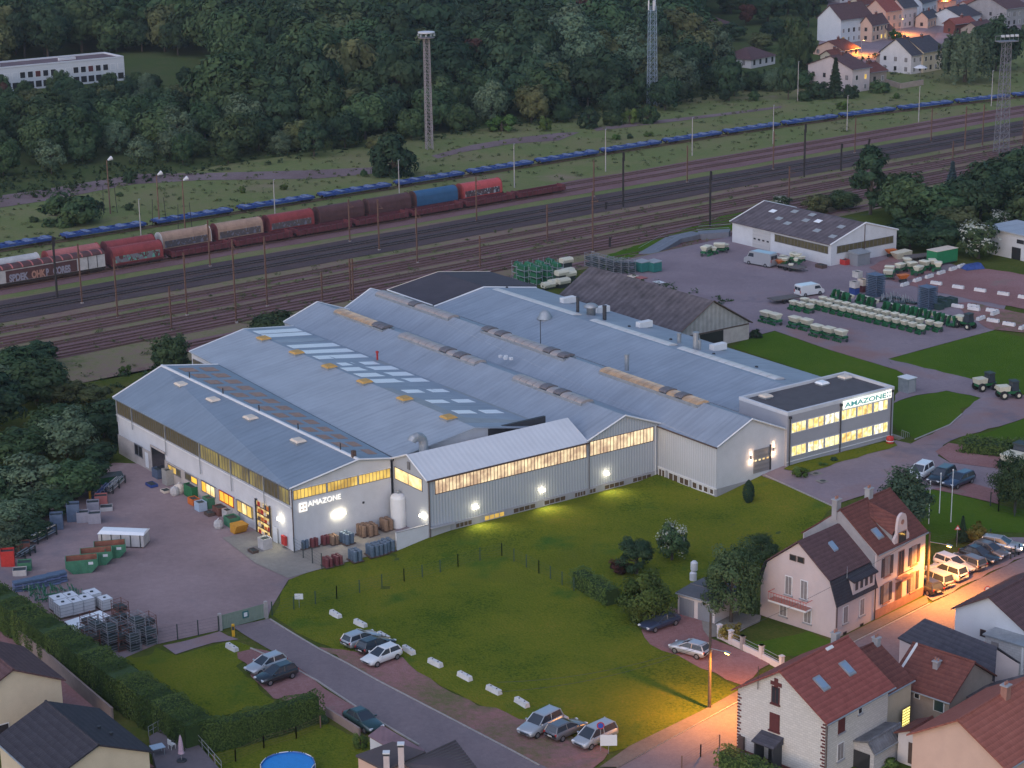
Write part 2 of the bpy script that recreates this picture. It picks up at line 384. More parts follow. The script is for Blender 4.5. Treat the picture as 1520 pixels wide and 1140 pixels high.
# ------------------------------------------------------------------ railway land
def rsheet(name,u0,u1,v0,v1,off,m,wob=0.0,step=12,seed=0):
    r = random.Random(seed); pts = []
    us = np.arange(u0,u1+1e-6,step)
    for u in us: pts.append(RW(u,v0+r.uniform(-wob,wob)))
    for u in us[::-1]: pts.append(RW(u,v1+r.uniform(-wob,wob)))
    return sheet(name,pts,off,m)
rsheet('rail_yard',40,640,262,330,0.05,M_railscrub,1.0,seed=1)
rsheet('meadow',40,640,318,404,0.07,M_railgreen,1.5,seed=2)
rsheet('rail_bed',40,640,303.4,317.6,0.12,M_ballast_dark,0.35,seed=3)
rsheet('rail_bed',40,640,296.6,300.4,0.10,M_ballast_rust,0.5,seed=4)
rsheet('rail_bed',40,560,288.4,294.6,0.10,M_ballast_rust,0.6,seed=5)
rsheet('rail_bed',40,520,276.5,286.4,0.10,M_ballast_rust,0.7,seed=6)
rsheet('rail_bed',150,420,266.5,272.5,0.10,M_ballast_rust,0.6,seed=7)
rsheet('rail_bed',40,640,321.2,334.0,0.11,M_ballast_rust,0.6,seed=8)
sheet('path',gp([(0,291),(60,283),(150,268),(205,259),(330,257),(470,253),(560,249),(560,258),(470,266),(300,268),(200,274),(150,283),(80,297),(0,309)]),0.14,M_dirt)
sheet('path',gp([(640,232),(670,224),(700,216),(760,206),(830,198),(860,197),(830,209),(760,214),(690,226),(650,236)]),0.14,M_dirt)
sheet('path',gp([(880,191),(960,181),(1060,170),(1160,158),(1160,161),(1060,174),(960,186),(885,195)]),0.14,M_dirt)

M_rail = mat('rusty_rail_steel',(0.19,0.115,0.095),0.6,0.5,var=0.2,vscale=2)
M_railshine = mat('worn_rail_steel',(0.13,0.11,0.11),0.4,0.8,var=0.2,vscale=2)
M_sleeper = mat('timber_sleeper',(0.105,0.072,0.062),0.95,var=0.3,vscale=1.5)
def track(path,label,railmat,sleepers=True):
    """path: list of (u,v); two rails with sleepers under them"""
    root = empty('railway_track',RW(path[0][0],path[0][1],0.0)); root['kind'] = 'structure'; root['label'] = label
    o0 = np.array(root.location)
    P = [RW(u,v) for u,v in path]
    for sgn in (-0.75,0.75):
        b = MB()
        ring = []
        for i,p in enumerate(P):
            d = (P[min(i+1,len(P)-1)]-P[max(i-1,0)]); d /= np.linalg.norm(d); nrm = np.array([-d[1],d[0],0])
            c = p+nrm*sgn-o0; zt = terrain(p[0],p[1]) - o0[2]
            ring.append([c+nrm*-0.05+[0,0,zt+0.14],c+nrm*0.05+[0,0,zt+0.14],c+nrm*0.05+[0,0,zt+0.36],c+nrm*-0.05+[0,0,zt+0.36]])
        for r0,r1 in zip(ring[:-1],ring[1:]):
            for k in range(4): b.quad(r0[k],r0[(k+1) % 4],r1[(k+1) % 4],r1[k])
        b.build('rail',railmat,root)
    if sleepers:
        b = MB()
        for p,q in zip(P[:-1],P[1:]):
            L = np.linalg.norm(q-p); d = (q-p)/L; n = int(L/0.65)
            for i in range(n):
                c = p+d*(i+0.5)*L/n - o0; zt = terrain(p[0],p[1])-o0[2]
                b.cbox((c[0],c[1],zt+0.11),0.26,2.5,0.10,math.atan2(d[1],d[0]))
        s = b.build('sleepers',M_sleeper,root); s['kind'] = 'stuff'
    return root
US = list(range(40,641,30))
BLUE = [(40,354.5),(330,354.5),(370,353.5),(400,351.5),(430,347.5),(460,342.5),(490,337),(530,330),(580,321),(640,310)]
def vblue(u):
    for (u0,v0),(u1,v1) in zip(BLUE[:-1],BLUE[1:]):
        if u0 <= u <= u1: return v0+(v1-v0)*(u-u0)/(u1-u0)
    return BLUE[-1][1]
track([(u,vblue(u)) for u in range(40,641,15)],'railway track under the blue flat wagons',M_rail,False)
track([(40,325.6),(640,325.6)],'railway track under the covered goods wagons',M_rail,False)
track([(40,331.0),(640,331.0)],'railway track under the rear row of red wagons',M_rail,False)
for i,v in enumerate((308.0,312.8)):
    track([(40,v),(640,v)],['main line track on dark ballast, side of the rusty sidings','main line track on dark ballast, side of the goods wagons'][i],M_railshine)
for i,v in enumerate((298.5,293.0,289.8,284.8,281.0,277.6,269.5)):
    track([(40 if v > 270 else 150,v),(640 if v > 290 else 520 if v > 270 else 420,v)],'rusty overgrown siding, %s from the main line' % ['first','second','third','fourth','fifth','sixth','seventh'][i],M_rail,i in (0,3))

# ------------------------------------------------------------------ lawns, yards, roads
r5t = lambda x,y: (1180+x/4.47,y/4.47)
def psheet(name,pxs,off,m):
    return sheet(name,gp(pxs),off,m,wob=0.55 if name == 'verge' else 0.28 if name in ('lawn','meadow','driveway','parking_area','gravel_yard','planting_bed','path') else 0.0)
M_rough = ground_mat('rough_grass',[(0.30,(0.062,0.070,0.020)),(0.45,(0.050,0.076,0.018)),(0.56,(0.075,0.086,0.026)),(0.72,(0.105,0.090,0.045))],0.08,1.8,0.45,0.6,4.0,mul=(1.2,1.1,1.0))
sheet('verge',[RW(u,v) for u,v in ((60,100),(330,100),(420,262),(60,262))],0.05,M_rough)
# big front lawn, from the factory wall down to the side road and the street
psheet('lawn',[(405,915),(432,850),(470,838),(590,812),(637,794),(760,760),(968,705),(1062,727),(1122,700),(1240,752),(1190,800),(1130,840),(1100,900),(1060,915),(1000,905),(952,937),(1024,984),(1092,1020),(1094,1029),(1044,1057),(934,1111),(905,1118),(840,1088),(770,1069),(696,1040),(638,1008),(560,985),(500,968),(440,940)],0.09,M_lawn)
psheet('lawn',[(160,985),(232,962),(262,974),(345,951),(385,966),(350,990),(408,1042),(330,1090),(250,1080),(190,1010)],0.09,M_lawn)
psheet('lawn',[(1112,504),(1085,515),(1215,559),(1334,580),(1352,565),(1330,550),(1230,520),(1150,492)],0.09,M_lawn_dark)          # strip behind the halls
psheet('lawn',[(1318,534),(1398,512),(1474,491),(1560,510),(1560,610),(1500,578),(1450,566),(1400,554)],0.09,M_lawn_dark)
psheet('lawn',[(1326,600),(1360,588),(1405,581),(1456,592),(1440,604),(1425,607),(1428,615),(1410,630),(1358,652),(1332,640),(1318,620)],0.09,M_lawn_dark)
psheet('lawn',[(1560,612),(1520,622),(1470,642),(1425,650),(1440,664),(1480,672),(1560,690)],0.09,M_lawn_dark)
psheet('lawn',[(1382,725),(1480,750),(1560,765),(1560,792),(1470,792),(1380,812),(1330,790),(1300,740),(1290,720),(1350,700)],0.09,M_lawn_dark)
psheet('lawn',[(1090,960),(1200,938),(1240,955),(1190,975),(1150,975)],0.09,M_lawn_dark)
psheet('path',[z('m',920,455),z('m',1240,375),z('m',1345,420),z('m',1200,440),z('m',990,505)],0.13,M_asph)
# left works yard
psheet('works_yard',[(225,690),(300,728),(437,800),(590,770),(640,790),(590,812),(470,846),(428,862),(402,905),(398,917),(320,938),(232,958),(165,985),(-60,905),(-60,800),(60,740),(120,700),(170,688)],0.11,M_asph_red)
psheet('apron',[(330,800),(385,788),(437,815),(585,782),(592,812),(470,848),(428,860),(380,838)],0.15,M_concrete)
# side road to the gate
psheet('road',[(345,932),(400,920),(475,966),(560,1012),(660,1064),(761,1117),(850,1160),(860,1200),(660,1200),(620,1106),(545,1062),(470,1012),(400,966)],0.15,M_road)
psheet('verge',[(470,962),(511,966),(598,977),(638,1008),(696,1040),(770,1069),(840,1088),(905,1116),(880,1142),(800,1142),(761,1119),(660,1066),(560,1014)],0.12,M_gravelgrass)
psheet('parking_area',[(352,970),(378,964),(400,968),(470,1014),(545,1064),(580,1085),(540,1090),(480,1056),(440,1045),(406,1038),(372,1005)],0.12,M_redgravel)
# the street
psheet('street',[(780,1142),(915,1142),(1092,1046),(1262,958),(1380,898),(1440,868),(1560,810),(1640,850),(1560,900),(1430,975),(1260,1060),(1130,1140),(1050,1200),(760,1200)],0.13,M_road)
sheet('street',[G(1530,812)[:2]+np.array(q) for q in ((0,0),(84,86),(91,79),(7,-7))],0.12,M_road)
psheet('parking_area',[(1352,872),(1392,838),(1452,803),(1530,800),(1530,822),(1440,866),(1384,894)],0.18,M_asph)
psheet('pavement',[(890,1142),(934,1111),(1044,1057),(1094,1029),(1257,945),(1299,924),(1375,887),(1378,897),(1262,957),(1092,1045),(918,1142)],0.24,M_pavement)
psheet('driveway',[(952,937),(997,902),(1044,919),(1052,948),(1147,985),(1100,1018),(1023,984),(965,958)],0.12,M_redgravel)
psheet('driveway',[(1040,915),(1062,905),(1130,915),(1128,925),(1090,945),(1052,948)],0.16,M_concrete)
# office forecourt, upper yard and paths (the plateau)
psheet('upper_yard',[(870,415),(940,385),(1085,352),(1230,396),(1330,372),(1440,400),(1500,440),(1476,491),(1398,512),(1318,534),(1330,550),(1230,520),(1150,492),(1112,502),(1052,470)],0.13,M_asph)
psheet('path',[(1318,534),(1400,554),(1450,566),(1520,588),(1560,600),(1560,612),(1520,622),(1425,650),(1400,662),(1352,660),(1410,631),(1428,615),(1440,604),(1456,592),(1405,581),(1360,588),(1326,600),(1334,576),(1352,565),(1330,550)],0.13,M_asph)
psheet('forecourt',[(1118,703),(1140,693),(1165,688),(1330,655),(1352,660),(1400,662),(1392,678),(1410,688),(1490,695),(1484,730),(1438,718),(1384,728),(1300,738),(1284,736),(1236,752),(1150,715)],0.13,M_asph)
psheet('gravel_bed',[(1388,672),(1408,659),(1440,664),(1484,674),(1520,682),(1520,700),(1480,697),(1410,688)],0.17,M_redgravel)
psheet('gravel_bed',[(1384,728),(1438,718),(1482,730),(1482,750)],0.17,M_redgravel)
psheet('gravel_yard',[(1345,424),(1395,405),(1440,398),(1500,405),(1640,432),(1640,480),(1560,466),(1440,446)],0.17,M_redgravel)
psheet('gravel_yard',[(1290,398),(1330,378),(1370,378),(1400,396),(1360,415),(1330,420)],0.17,M_redgravel)
psheet('gravel_yard',[(1410,452),(1440,450),(1560,476),(1560,500),(1470,490)],0.17,M_gravelgrass)
psheet('meadow',[(880,392),(905,378),(1000,348),(1090,315),(1130,320),(1090,340),(1060,352),(950,378),(890,404)],0.14,M_lawn_dark)
psheet('planting_bed',[(1163,698),(1180,688),(1240,676),(1325,655),(1332,663),(1255,685),(1200,703)],0.17,M_lawn)
psheet('town_ground',[r5t(*p) for p in ((150,330),(330,420),(560,480),(860,470),(960,330),(1200,300),(1500,200),(1540,-60),(240,-60))],0.10,M_asph)
# kerb along the side road
def kerb(pxs,w=0.16,h=0.12,name='kerb'):
    P = [G(*p) for p in pxs]; b = MB()
    for p,q in zip(P[:-1],P[1:]):
        d = q-p; L = np.linalg.norm(d[:2]); n = max(1,int(L/4)); nr = np.array([-d[1],d[0],0])/L*w/2
        for i in range(n):
            a = p+d*i/n; c = p+d*(i+1)/n
            a[2] = terrain(a[0],a[1])+0.10; c[2] = terrain(c[0],c[1])+0.10
            b.hexa([a-nr,c-nr,c+nr,a+nr,a-nr+[0,0,h],c-nr+[0,0,h],c+nr+[0,0,h],a+nr+[0,0,h]])
    o = b.build(name,M_kerb); o['kind'] = 'structure'; return o
kerb([(401,921),(475,966),(560,1012),(660,1064),(761,1117),(800,1138)])
kerb([(372,964),(470,1012),(545,1062),(622,1108)])
kerb([(916,1141),(1092,1046),(1262,958),(1380,898)])
kerb([(1122,701),(1236,753)])
kerb([(1358,654),(1410,632),(1428,616)])
# ------------------------------------------------------------------ factory
M_roof_a = mat('blue_grey_metal_roof',(0.200,0.245,0.300),0.55,0.0,streak=0.14,var=0.08,vscale=0.25,wave=('X',1.0,0.25),wavecol=0.06)
M_roof_b = mat('pale_grey_metal_roof',(0.335,0.365,0.405),0.55,0.0,streak=0.14,var=0.08,vscale=0.22,wave=('X',1.0,0.25),wavecol=0.06)
M_roof_c = mat('grey_metal_roof',(0.265,0.300,0.352),0.55,0.0,streak=0.16,var=0.09,vscale=0.2,wave=('X',1.0,0.25),wavecol=0.06)
M_roof_w = mat('white_grey_metal_roof',(0.55,0.56,0.58),0.5,0.0,var=0.05,vscale=0.3,wave=('Y',1.4,0.25),wavecol=0.035)
M_roof_dark = mat('dark_bitumen_roof',(0.062,0.052,0.062),0.85,var=0.12,vscale=0.4,bump=0.2,bscale=5)
M_roof_fibro = mat('weathered_fibre_cement_roof',(0.105,0.090,0.098),0.95,var=0.38,vscale=0.55,wave=('X',0.9,0.6),wavecol=0.25,detail=9)
M_roof_office = mat('office_bitumen_roof',(0.085,0.078,0.084),0.9,var=0.12,vscale=0.7,bump=0.2,bscale=8)
M_wall_w = mat('off_white_rendered_wall',(0.52,0.525,0.545),0.85,var=0.07,vscale=0.5,bump=0.05,bscale=3)
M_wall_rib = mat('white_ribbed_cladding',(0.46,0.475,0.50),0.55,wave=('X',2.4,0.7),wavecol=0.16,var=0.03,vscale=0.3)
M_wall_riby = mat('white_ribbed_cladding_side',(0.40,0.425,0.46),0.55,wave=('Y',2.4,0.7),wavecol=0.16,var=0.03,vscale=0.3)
M_wall_low = mat('stained_lower_wall',(0.40,0.355,0.325),0.9,var=0.16,vscale=0.7)
M_base = mat('grey_plinth',(0.30,0.30,0.31),0.9,var=0.08,vscale=0.7)
M_white = mat('white_trim',(0.62,0.62,0.62),0.6,var=0.03,vscale=1)
M_frame = mat('grey_steel_frame',(0.16,0.16,0.17),0.6,0.2)
M_darkmetal = mat('dark_metal',(0.055,0.055,0.06),0.6,0.3,var=0.1,vscale=2)
M_zinc = mat('zinc_grey',(0.30,0.32,0.34),0.5,0.4,var=0.15,vscale=1.5)
M_brown = mat('brown_gutter',(0.09,0.06,0.05),0.7,var=0.1,vscale=2)
M_dark_glass_gap = mat('dark_glass_and_openings',(0.030,0.030,0.034),0.12,spec=0.6)  # also fills open doorways, where its dark colour stands in for shade
M_glass_olive = mat('old_translucent_glazing',(0.105,0.088,0.045),0.35,var=0.25,vscale=1.2)
M_lit_dim = emit('dimly_lit_glazing',(0.46,0.36,0.08),0.55,col2=(0.15,0.11,0.03),vscale=0.35)
M_lit_yellow = emit('yellow_lit_glazing',(1.0,0.66,0.13),0.95,col2=(0.52,0.31,0.05),vscale=0.45)
M_lit_amber = emit('amber_lit_window',(1.0,0.52,0.03),1.3,col2=(0.9,0.40,0.02),vscale=1.2)
M_lit_warm = emit('warm_lit_glazing',(1.0,0.80,0.40),1.35,col2=(0.75,0.46,0.16),vscale=0.9)
M_lit_strip = emit('ribbon_lit_glazing',(1.0,0.78,0.47),1.15,col2=(0.50,0.33,0.21),vscale=0.75)
M_office_lit = emit('office_lit_glazing',(1.0,0.90,0.45),1.5,col2=(0.62,0.46,0.12),vscale=1.6)
M_office_lit2 = emit('office_lit_glazing_warm',(1.0,0.74,0.28),1.35,col2=(0.55,0.34,0.08),vscale=1.6)
M_office_lit3 = emit('office_lit_glazing_white',(1.0,0.95,0.72),1.7,col2=(0.5,0.42,0.2),vscale=1.9)
M_skylight = mat('clear_roof_sheet',(0.74,0.75,0.76),0.35,var=0.04,vscale=0.6)
M_sky_dull = mat('grey_roof_panel',(0.27,0.29,0.30),0.7,var=0.08,vscale=0.7)
M_sky_rust = mat('rusty_roof_patch',(0.30,0.195,0.150),0.9,var=0.2,vscale=1.6)
M_sky_yel = mat('yellowed_dome',(0.46,0.27,0.08),0.6,var=0.1,vscale=2)
M_sky_cream = mat('cream_dome',(0.62,0.52,0.42),0.5,var=0.06,vscale=2)
M_hood = mat('grey_vent_hood',(0.13,0.12,0.13),0.6,var=0.1,vscale=2)
M_barrel = mat('milky_barrel_rooflight',(0.300,0.265,0.255),0.4,var=0.1,vscale=1.0)
M_barrel_w = mat('pale_barrel_rooflight',(0.52,0.50,0.48),0.4,var=0.08,vscale=1.0)
M_barrel_lit = emit('glowing_barrel_rooflight',(0.56,0.36,0.22),0.50,col2=(0.36,0.24,0.16),vscale=1.1)
M_lamp_white = emit('white_floodlight',(1.0,0.88,0.62),22.0)
M_sign_white = emit('backlit_white_sign',(1.0,0.95,0.88),1.15)
M_logo_green = emit('backlit_green_lettering',(0.05,0.28,0.30),0.9)
M_orange_box = mat('orange_paint',(0.55,0.14,0.03),0.6,var=0.12,vscale=3)
M_red = mat('red_paint',(0.42,0.035,0.03),0.5,var=0.15,vscale=3)

def building(name,a0,b0,z0,label,cat='building',group=None):
    """an Empty at W(a0,b0,z0) turned to the site axes: local x = dA, local y = dB"""
    return empty(name,W(a0,b0,z0),TH,label,cat,group)
class Site:
    """adds parts to a building in site coordinates (a, b, z)"""
    def __init__(s,root,a0,b0,z0): s.r = root; s.o = (a0,b0,z0)
    def l(s,a,b,zz): return (a-s.o[0],b-s.o[1],zz-s.o[2])
    def box(s,name,a0,a1,b0,b1,z0,z1,m,parent=None):
        x = MB(); p = s.l(min(a0,a1),min(b0,b1),min(z0,z1)); q = s.l(max(a0,a1),max(b0,b1),max(z0,z1))
        # children of parts keep the building's axes: parts are never moved off the root's origin
        x.box(p[0],q[0],p[1],q[1],p[2],q[2]); return x.build(name,m,parent or s.r)
    def walls(s,name,ring,zb,m,thick=0.0,parent=None):
        """ring: list of (a, b, ztop); closed solid with a flat base and per-corner top (used under roofs)"""
        x = MB(); n = len(ring)
        B_ = [s.l(a,b,zb) for a,b,t in ring]; T = [s.l(a,b,t) for a,b,t in ring]
        for i in range(n):
            j = (i+1) % n; x.quad(B_[i],B_[j],T[j],T[i])
        x.poly(list(reversed(B_)))
        return x.build(name,m,parent or s.r)
    def slab(s,name,pts,m,th=0.12,parent=None):
        """a sheet through the points (a,b,z), th thick downwards"""
        x = MB(); n = len(pts); T = [s.l(*p) for p in pts]; B_ = [(p[0],p[1],p[2]-th) for p in T]
        x.poly(T); x.poly(list(reversed(B_)))
        for i in range(n):
            j = (i+1) % n; x.quad(B_[i],B_[j],T[j],T[i])
        return x.build(name,m,parent or s.r)
    def panesA(s,a,b0,b1,z0,z1,n,mats,parent=None,frame=M_frame,name='window',sill=True,depth=0.06,seed=0,mull=0.07,ztilt=0.0):
        """a window band on a wall of constant a (facing +a): frame with n panes, each its own piece"""
        r = random.Random(seed); x = MB(); b0,b1 = min(b0,b1),max(b0,b1)
        p = s.l(a,b0,z0); q = s.l(a,b1,z1); d = depth
        x.box(p[0]-0.02,p[0]+d,p[1]-mull,q[1]+mull,p[2]-mull,p[2]); x.box(p[0]-0.02,p[0]+d,p[1]-mull,q[1]+mull,q[2],q[2]+mull)
        w = (b1-b0)/n
        for i in range(n+1):
            c = p[1]+w*i; x.box(p[0]-0.02,p[0]+d,c-mull/2,c+mull/2,p[2],q[2])
        fr = x.build(name,frame,parent or s.r)
        for i in range(n):
            y = MB(); c = p[1]+w*i; y.box(p[0]+0.004,p[0]+0.02,c+mull/2,c+w-mull/2,p[2]+0.002,q[2]-0.002)
            mm = mats if not isinstance(mats,(list,tuple)) else r.choice(mats); y.build('pane',mm,fr)
        return fr
    def panesB(s,b,a0,a1,z0,z1,n,mats,parent=None,frame=M_frame,name='window',depth=0.06,seed=0,mull=0.07,face=-1):
        r = random.Random(seed); x = MB(); a0,a1 = min(a0,a1),max(a0,a1)
        p = s.l(a0,b,z0); q = s.l(a1,b,z1); d = depth*face
        y0,y1 = sorted((p[1]-0.02*face,p[1]+d))
        x.box(p[0]-mull,q[0]+mull,y0,y1,p[2]-mull,p[2]); x.box(p[0]-mull,q[0]+mull,y0,y1,q[2],q[2]+mull)
        w = (a1-a0)/n
        for i in range(n+1):
            c = p[0]+w*i; x.box(c-mull/2,c+mull/2,y0,y1,p[2],q[2])
        fr = x.build(name,frame,parent or s.r)
        g0,g1 = sorted((p[1]+0.004*face,p[1]+0.02*face))
        for i in range(n):
            y = MB(); c = p[0]+w*i; y.box(c+mull/2,c+w-mull/2,g0,g1,p[2]+0.002,q[2]-0.002)
            mm = mats[i % len(mats)] if isinstance(mats,list) else (r.choice(mats) if isinstance(mats,tuple) else mats); y.build('pane',mm,fr)
        return fr
def lerp(p,q,t): return tuple(p[i]+(q[i]-p[i])*t for i in range(len(p)))
def roof_point(s0,s1,s2,s3,u,v):
    """bilinear point on a roof slope: s0 s1 along the eave, s3 s2 along the ridge; u along, v up"""
    e = lerp(s0,s1,u); r = lerp(s3,s2,u); return lerp(e,r,v)
def on_slope(S,corners,u0,u1,v0,v1,name,m,th=0.05,lift=0.03,parent=None):
    P = [roof_point(*corners,u,v) for u,v in ((u0,v0),(u1,v0),(u1,v1),(u0,v1))]
    P = [(p[0],p[1],p[2]+lift+th) for p in P]
    return S.slab(name,P,m,th,parent)
def dome(S,corners,u,v,da,db,h,m,name='rooflight'):
    p = roof_point(*corners,u,v); x = MB()
    l = S.l(*p); z0 = l[2]-0.25
    x.hexa([(l[0]-da,l[1]-db,z0),(l[0]+da,l[1]-db,z0),(l[0]+da,l[1]+db,z0),(l[0]-da,l[1]+db,z0),(l[0]-da,l[1]-db,l[2]+h),(l[0]+da,l[1]-db,l[2]+h),(l[0]+da,l[1]+db,l[2]+h),(l[0]-da,l[1]+db,l[2]+h)])
    k = x.build(name,M_zinc,S.r)
    y = MB(); e = 0.06
    y.hexa([(l[0]-da-e,l[1]-db-e,l[2]+h),(l[0]+da+e,l[1]-db-e,l[2]+h),(l[0]+da+e,l[1]+db+e,l[2]+h),(l[0]-da-e,l[1]+db+e,l[2]+h),(l[0]-da*.8,l[1]-db*.8,l[2]+h+0.22),(l[0]+da*.8,l[1]-db*.8,l[2]+h+0.22),(l[0]+da*.8,l[1]+db*.8,l[2]+h+0.22),(l[0]-da*.8,l[1]+db*.8,l[2]+h+0.22)])
    y.build('dome',m,k); return k
def barrel(S,a0,a1,b,zb,w,h,m,n=8,hoods=()):
    h *= 0.5; zb -= 0.12
    """vaulted ridge rooflight from a0 to a1 made of curved panels, hoods = panel indices that are opened smoke vents"""
    root = None; L = (a1-a0)/n; K = 7
    x = MB(); p = S.l(a0,b-w/2-0.08,zb-0.5); q = S.l(a1,b+w/2+0.08,zb); x.box(p[0],q[0],p[1],q[1],p[2],q[2]+0.08)
    root = x.build('ridge_rooflight',M_zinc,S.r)
    for i in range(n):
        y = MB(); g = 0.05; lift = 0.14 if i in hoods else 0.0
        ring = [S.l(0,b+w/2*math.cos(math.pi*k/K),zb+0.08+lift+h*math.sin(math.pi*k/K)) for k in range(K+1)]
        x0 = a0+L*i+g-S.o[0]; x1 = a0+L*(i+1)-g-S.o[0]
        for k in range(K): y.quad((x0,ring[k][1],ring[k][2]),(x1,ring[k][1],ring[k][2]),(x1,ring[k+1][1],ring[k+1][2]),(x0,ring[k+1][1],ring[k+1][2]))
        y.poly([(x0,r_[1],r_[2]) for r_ in ring]); y.poly([(x1,r_[1],r_[2]) for r_ in reversed(ring)])
        y.build('panel',M_hood if i in hoods else m,root)
    return root
def downpipeA(S,a,b,z0,z1,m=M_zinc):
    x = MB(); p = S.l(a+0.08,b,z0); q = S.l(a+0.08,b,z1); x.tube(p,q,0.07,n=6); return x.build('downpipe',m,S.r)
def downpipeB(S,b,a,z0,z1,m=M_zinc):
    x = MB(); p = S.l(a,b-0.08,z0); q = S.l(a,b-0.08,z1); x.tube(p,q,0.07,n=6); return x.build('downpipe',m,S.r)
def vergeA(S,pts,w=0.22,m=M_white):
    """white edge trim running over the points (a,b,z)"""
    x = MB()
    for p,q in zip(pts[:-1],pts[1:]):
        P,Q = Vector(S.l(*p)),Vector(S.l(*q)); x.tube(P,Q,w/2,n=4)
    return x.build('verge_trim',m,S.r)
def wall_lamp(loc,facing,label,group,energy=100,color=(1.0,0.86,0.62),size=0.45):
    """small floodlight on a wall; facing = unit vector away from the wall"""
    f = Vector(facing); o = empty('wall_lamp',loc,math.atan2(f.y,f.x),label,'lamp',group)
    BX(o,'bracket',M_darkmetal,0.0,0.12,-0.08,0.08,-0.06,0.06)
    HX(o,'housing',M_lamp_white,[(0.12,-size/2,-0.16),(0.36,-size/2,-0.10),(0.36,size/2,-0.10),(0.12,size/2,-0.16),(0.12,-size/2,0.16),(0.30,-size/2,0.16),(0.30,size/2,0.16),(0.12,size/2,0.16)])
    sp = spot_light('lamp_glow',(0.55,0,-0.2),energy*2.4,color,o,130,0.2); sp.rotation_euler = (0,-R_(42),0)
    point_light('lamp_halo',(0.75,0,0.0),energy*0.06,color,0.3,o)
    return o

# ---- hall beside the works yard ("left" hall)
a1f,a1b = -192.15,-238.34
def P_A(px,py,a): b,zz = PA(px,py,a); return (a,b,zz)
def P_B(px,py,b): a,zz = PB(px,py,b); return (a,b,zz)
h1 = building('factory_hall',a1f,105.2,-1.3,'blue grey roofed factory hall beside the works yard, with lit sign on gable')
S1 = Site(h1,a1f,105.2,-1.3)
eLf = (a1f,105.2,6.9); rdf = (a1f,114.2,8.45); eRf = (a1f,118.75,7.67)
eLb = (a1b,105.2,6.8); rdb = (a1b,112.3,9.78); eRb = (a1b,120.5,8.5)
S1.walls('wall',[(a1f,105.3,6.78),(a1f,114.2,8.33),(a1f,118.7,7.55),(a1b,120.4,8.38),(a1b,112.3,9.66),(a1b,105.3,6.68)],-2.2,M_wall_w)
o_ = 0.35
r1 = S1.slab('roof',[(a1f+o_,104.95,6.86),(a1f+o_,114.2,8.45),(a1b-o_,112.3,9.78),(a1b-o_,104.95,6.74)],M_roof_a,0.14)
r1b = S1.slab('roof',[(a1f+o_,114.2,8.45),(a1f+o_,118.9,7.64),(a1b-o_,120.6,8.48),(a1b-o_,112.3,9.78)],M_roof_a,0.14)
vergeA(S1,[(a1f+o_,104.95,6.9),(a1f+o_,114.2,8.5),(a1f+o_,118.9,7.69)]); vergeA(S1,[(a1b-o_,104.95,6.78),(a1b-o_,112.3,9.82),(a1b-o_,120.6,8.52)])
TB(h1,'ridge_cap',M_roof_w,S1.l(a1f+o_,114.2,8.46),S1.l(a1b-o_,112.3,9.79),0.22,n=6)
TB(h1,'gutter',M_darkmetal,S1.l(a1f+o_,118.92,7.5),S1.l(a1b-o_,120.62,8.34),0.16,n=6)
cL = (eLb,eLf,rdf,rdb); cR = (eRb,eRf,rdf,rdb)
for u in (0.165,0.345,0.545,0.785): dome(S1,cL,u,0.80,0.85,0.65,0.25,M_sky_cream)
on_slope(S1,cL,0.50,0.535,0.60,0.72,'roof_patch',M_darkmetal); on_slope(S1,cL,0.735,0.775,0.60,0.70,'roof_patch',M_skylight)
for i in range(13):
    u = 0.025+i*0.0745
    for v in (0.30,0.68):
        if i == 12 and v > 0.5: continue
        on_slope(S1,cR,u,u+0.044,v-0.13,v+0.13,'roof_panel',M_sky_rust,0.03,0.01)
for u in (0.155,0.34,0.53,0.725,0.925): 
    p = lerp(rdb,rdf,u); TB(h1,'vent_pipe',M_darkmetal,S1.l(*p),S1.l(p[0],p[1],p[2]+0.95),0.09,n=6)
p = lerp(rdb,rdf,0.985); x = MB(); q = S1.l(p[0],p[1],p[2]); x.cbox((q[0],q[1],q[2]+0.4),0.45,0.45,0.9); x.build('chimney',M_brown,h1)
# yard side ribbon glazing in bays, dim to lit
b1 = 105.2
bays = [(-237.9,-233.6,M_glass_olive),(-233.3,-224.0,M_glass_olive),(-223.6,-214.6,M_glass_olive),(-214.2,-209.6,M_lit_dim),(-209.3,-206.5,M_lit_dim),(-206.2,-202.0,M_lit_dim),(-201.7,-198.4,M_lit_dim),(-198.1,-195.0,M_glass_olive),(-194.8,-192.4,M_lit_dim)]
for i,(u0,u1,mm) in enumerate(bays): S1.panesB(b1,u0,u1,4.75,6.45,max(3,int((u1-u0)/0.62)),mm,seed=i,mull=0.06)
for aa in (-237.95,-233.45,-223.8,-214.4,-206.35,-198.25): downpipeB(S1,b1-0.05,aa,3.6 if aa < -230 else 2.6,6.7)
S1.box('string_course',a1b,a1f,b1-0.10,b1,4.35,4.52,M_white)
S1.box('lower_wall',a1b+0.02,-205.0,b1-0.06,b1-0.001,-2.0,1.75,M_wall_low)
def yard_win(px0,py0,px1,py1,n,mm,S=S1,b=105.14,name='window'):
    a0,z1 = PB(px0,py0,b); a1_,z0 = PB(px1,py1,b); S.panesB(b,a0,a1_,z0,z1,n,mm,seed=int(px0),mull=0.09)
def zpx(k,x,y): return z(k,x,y)
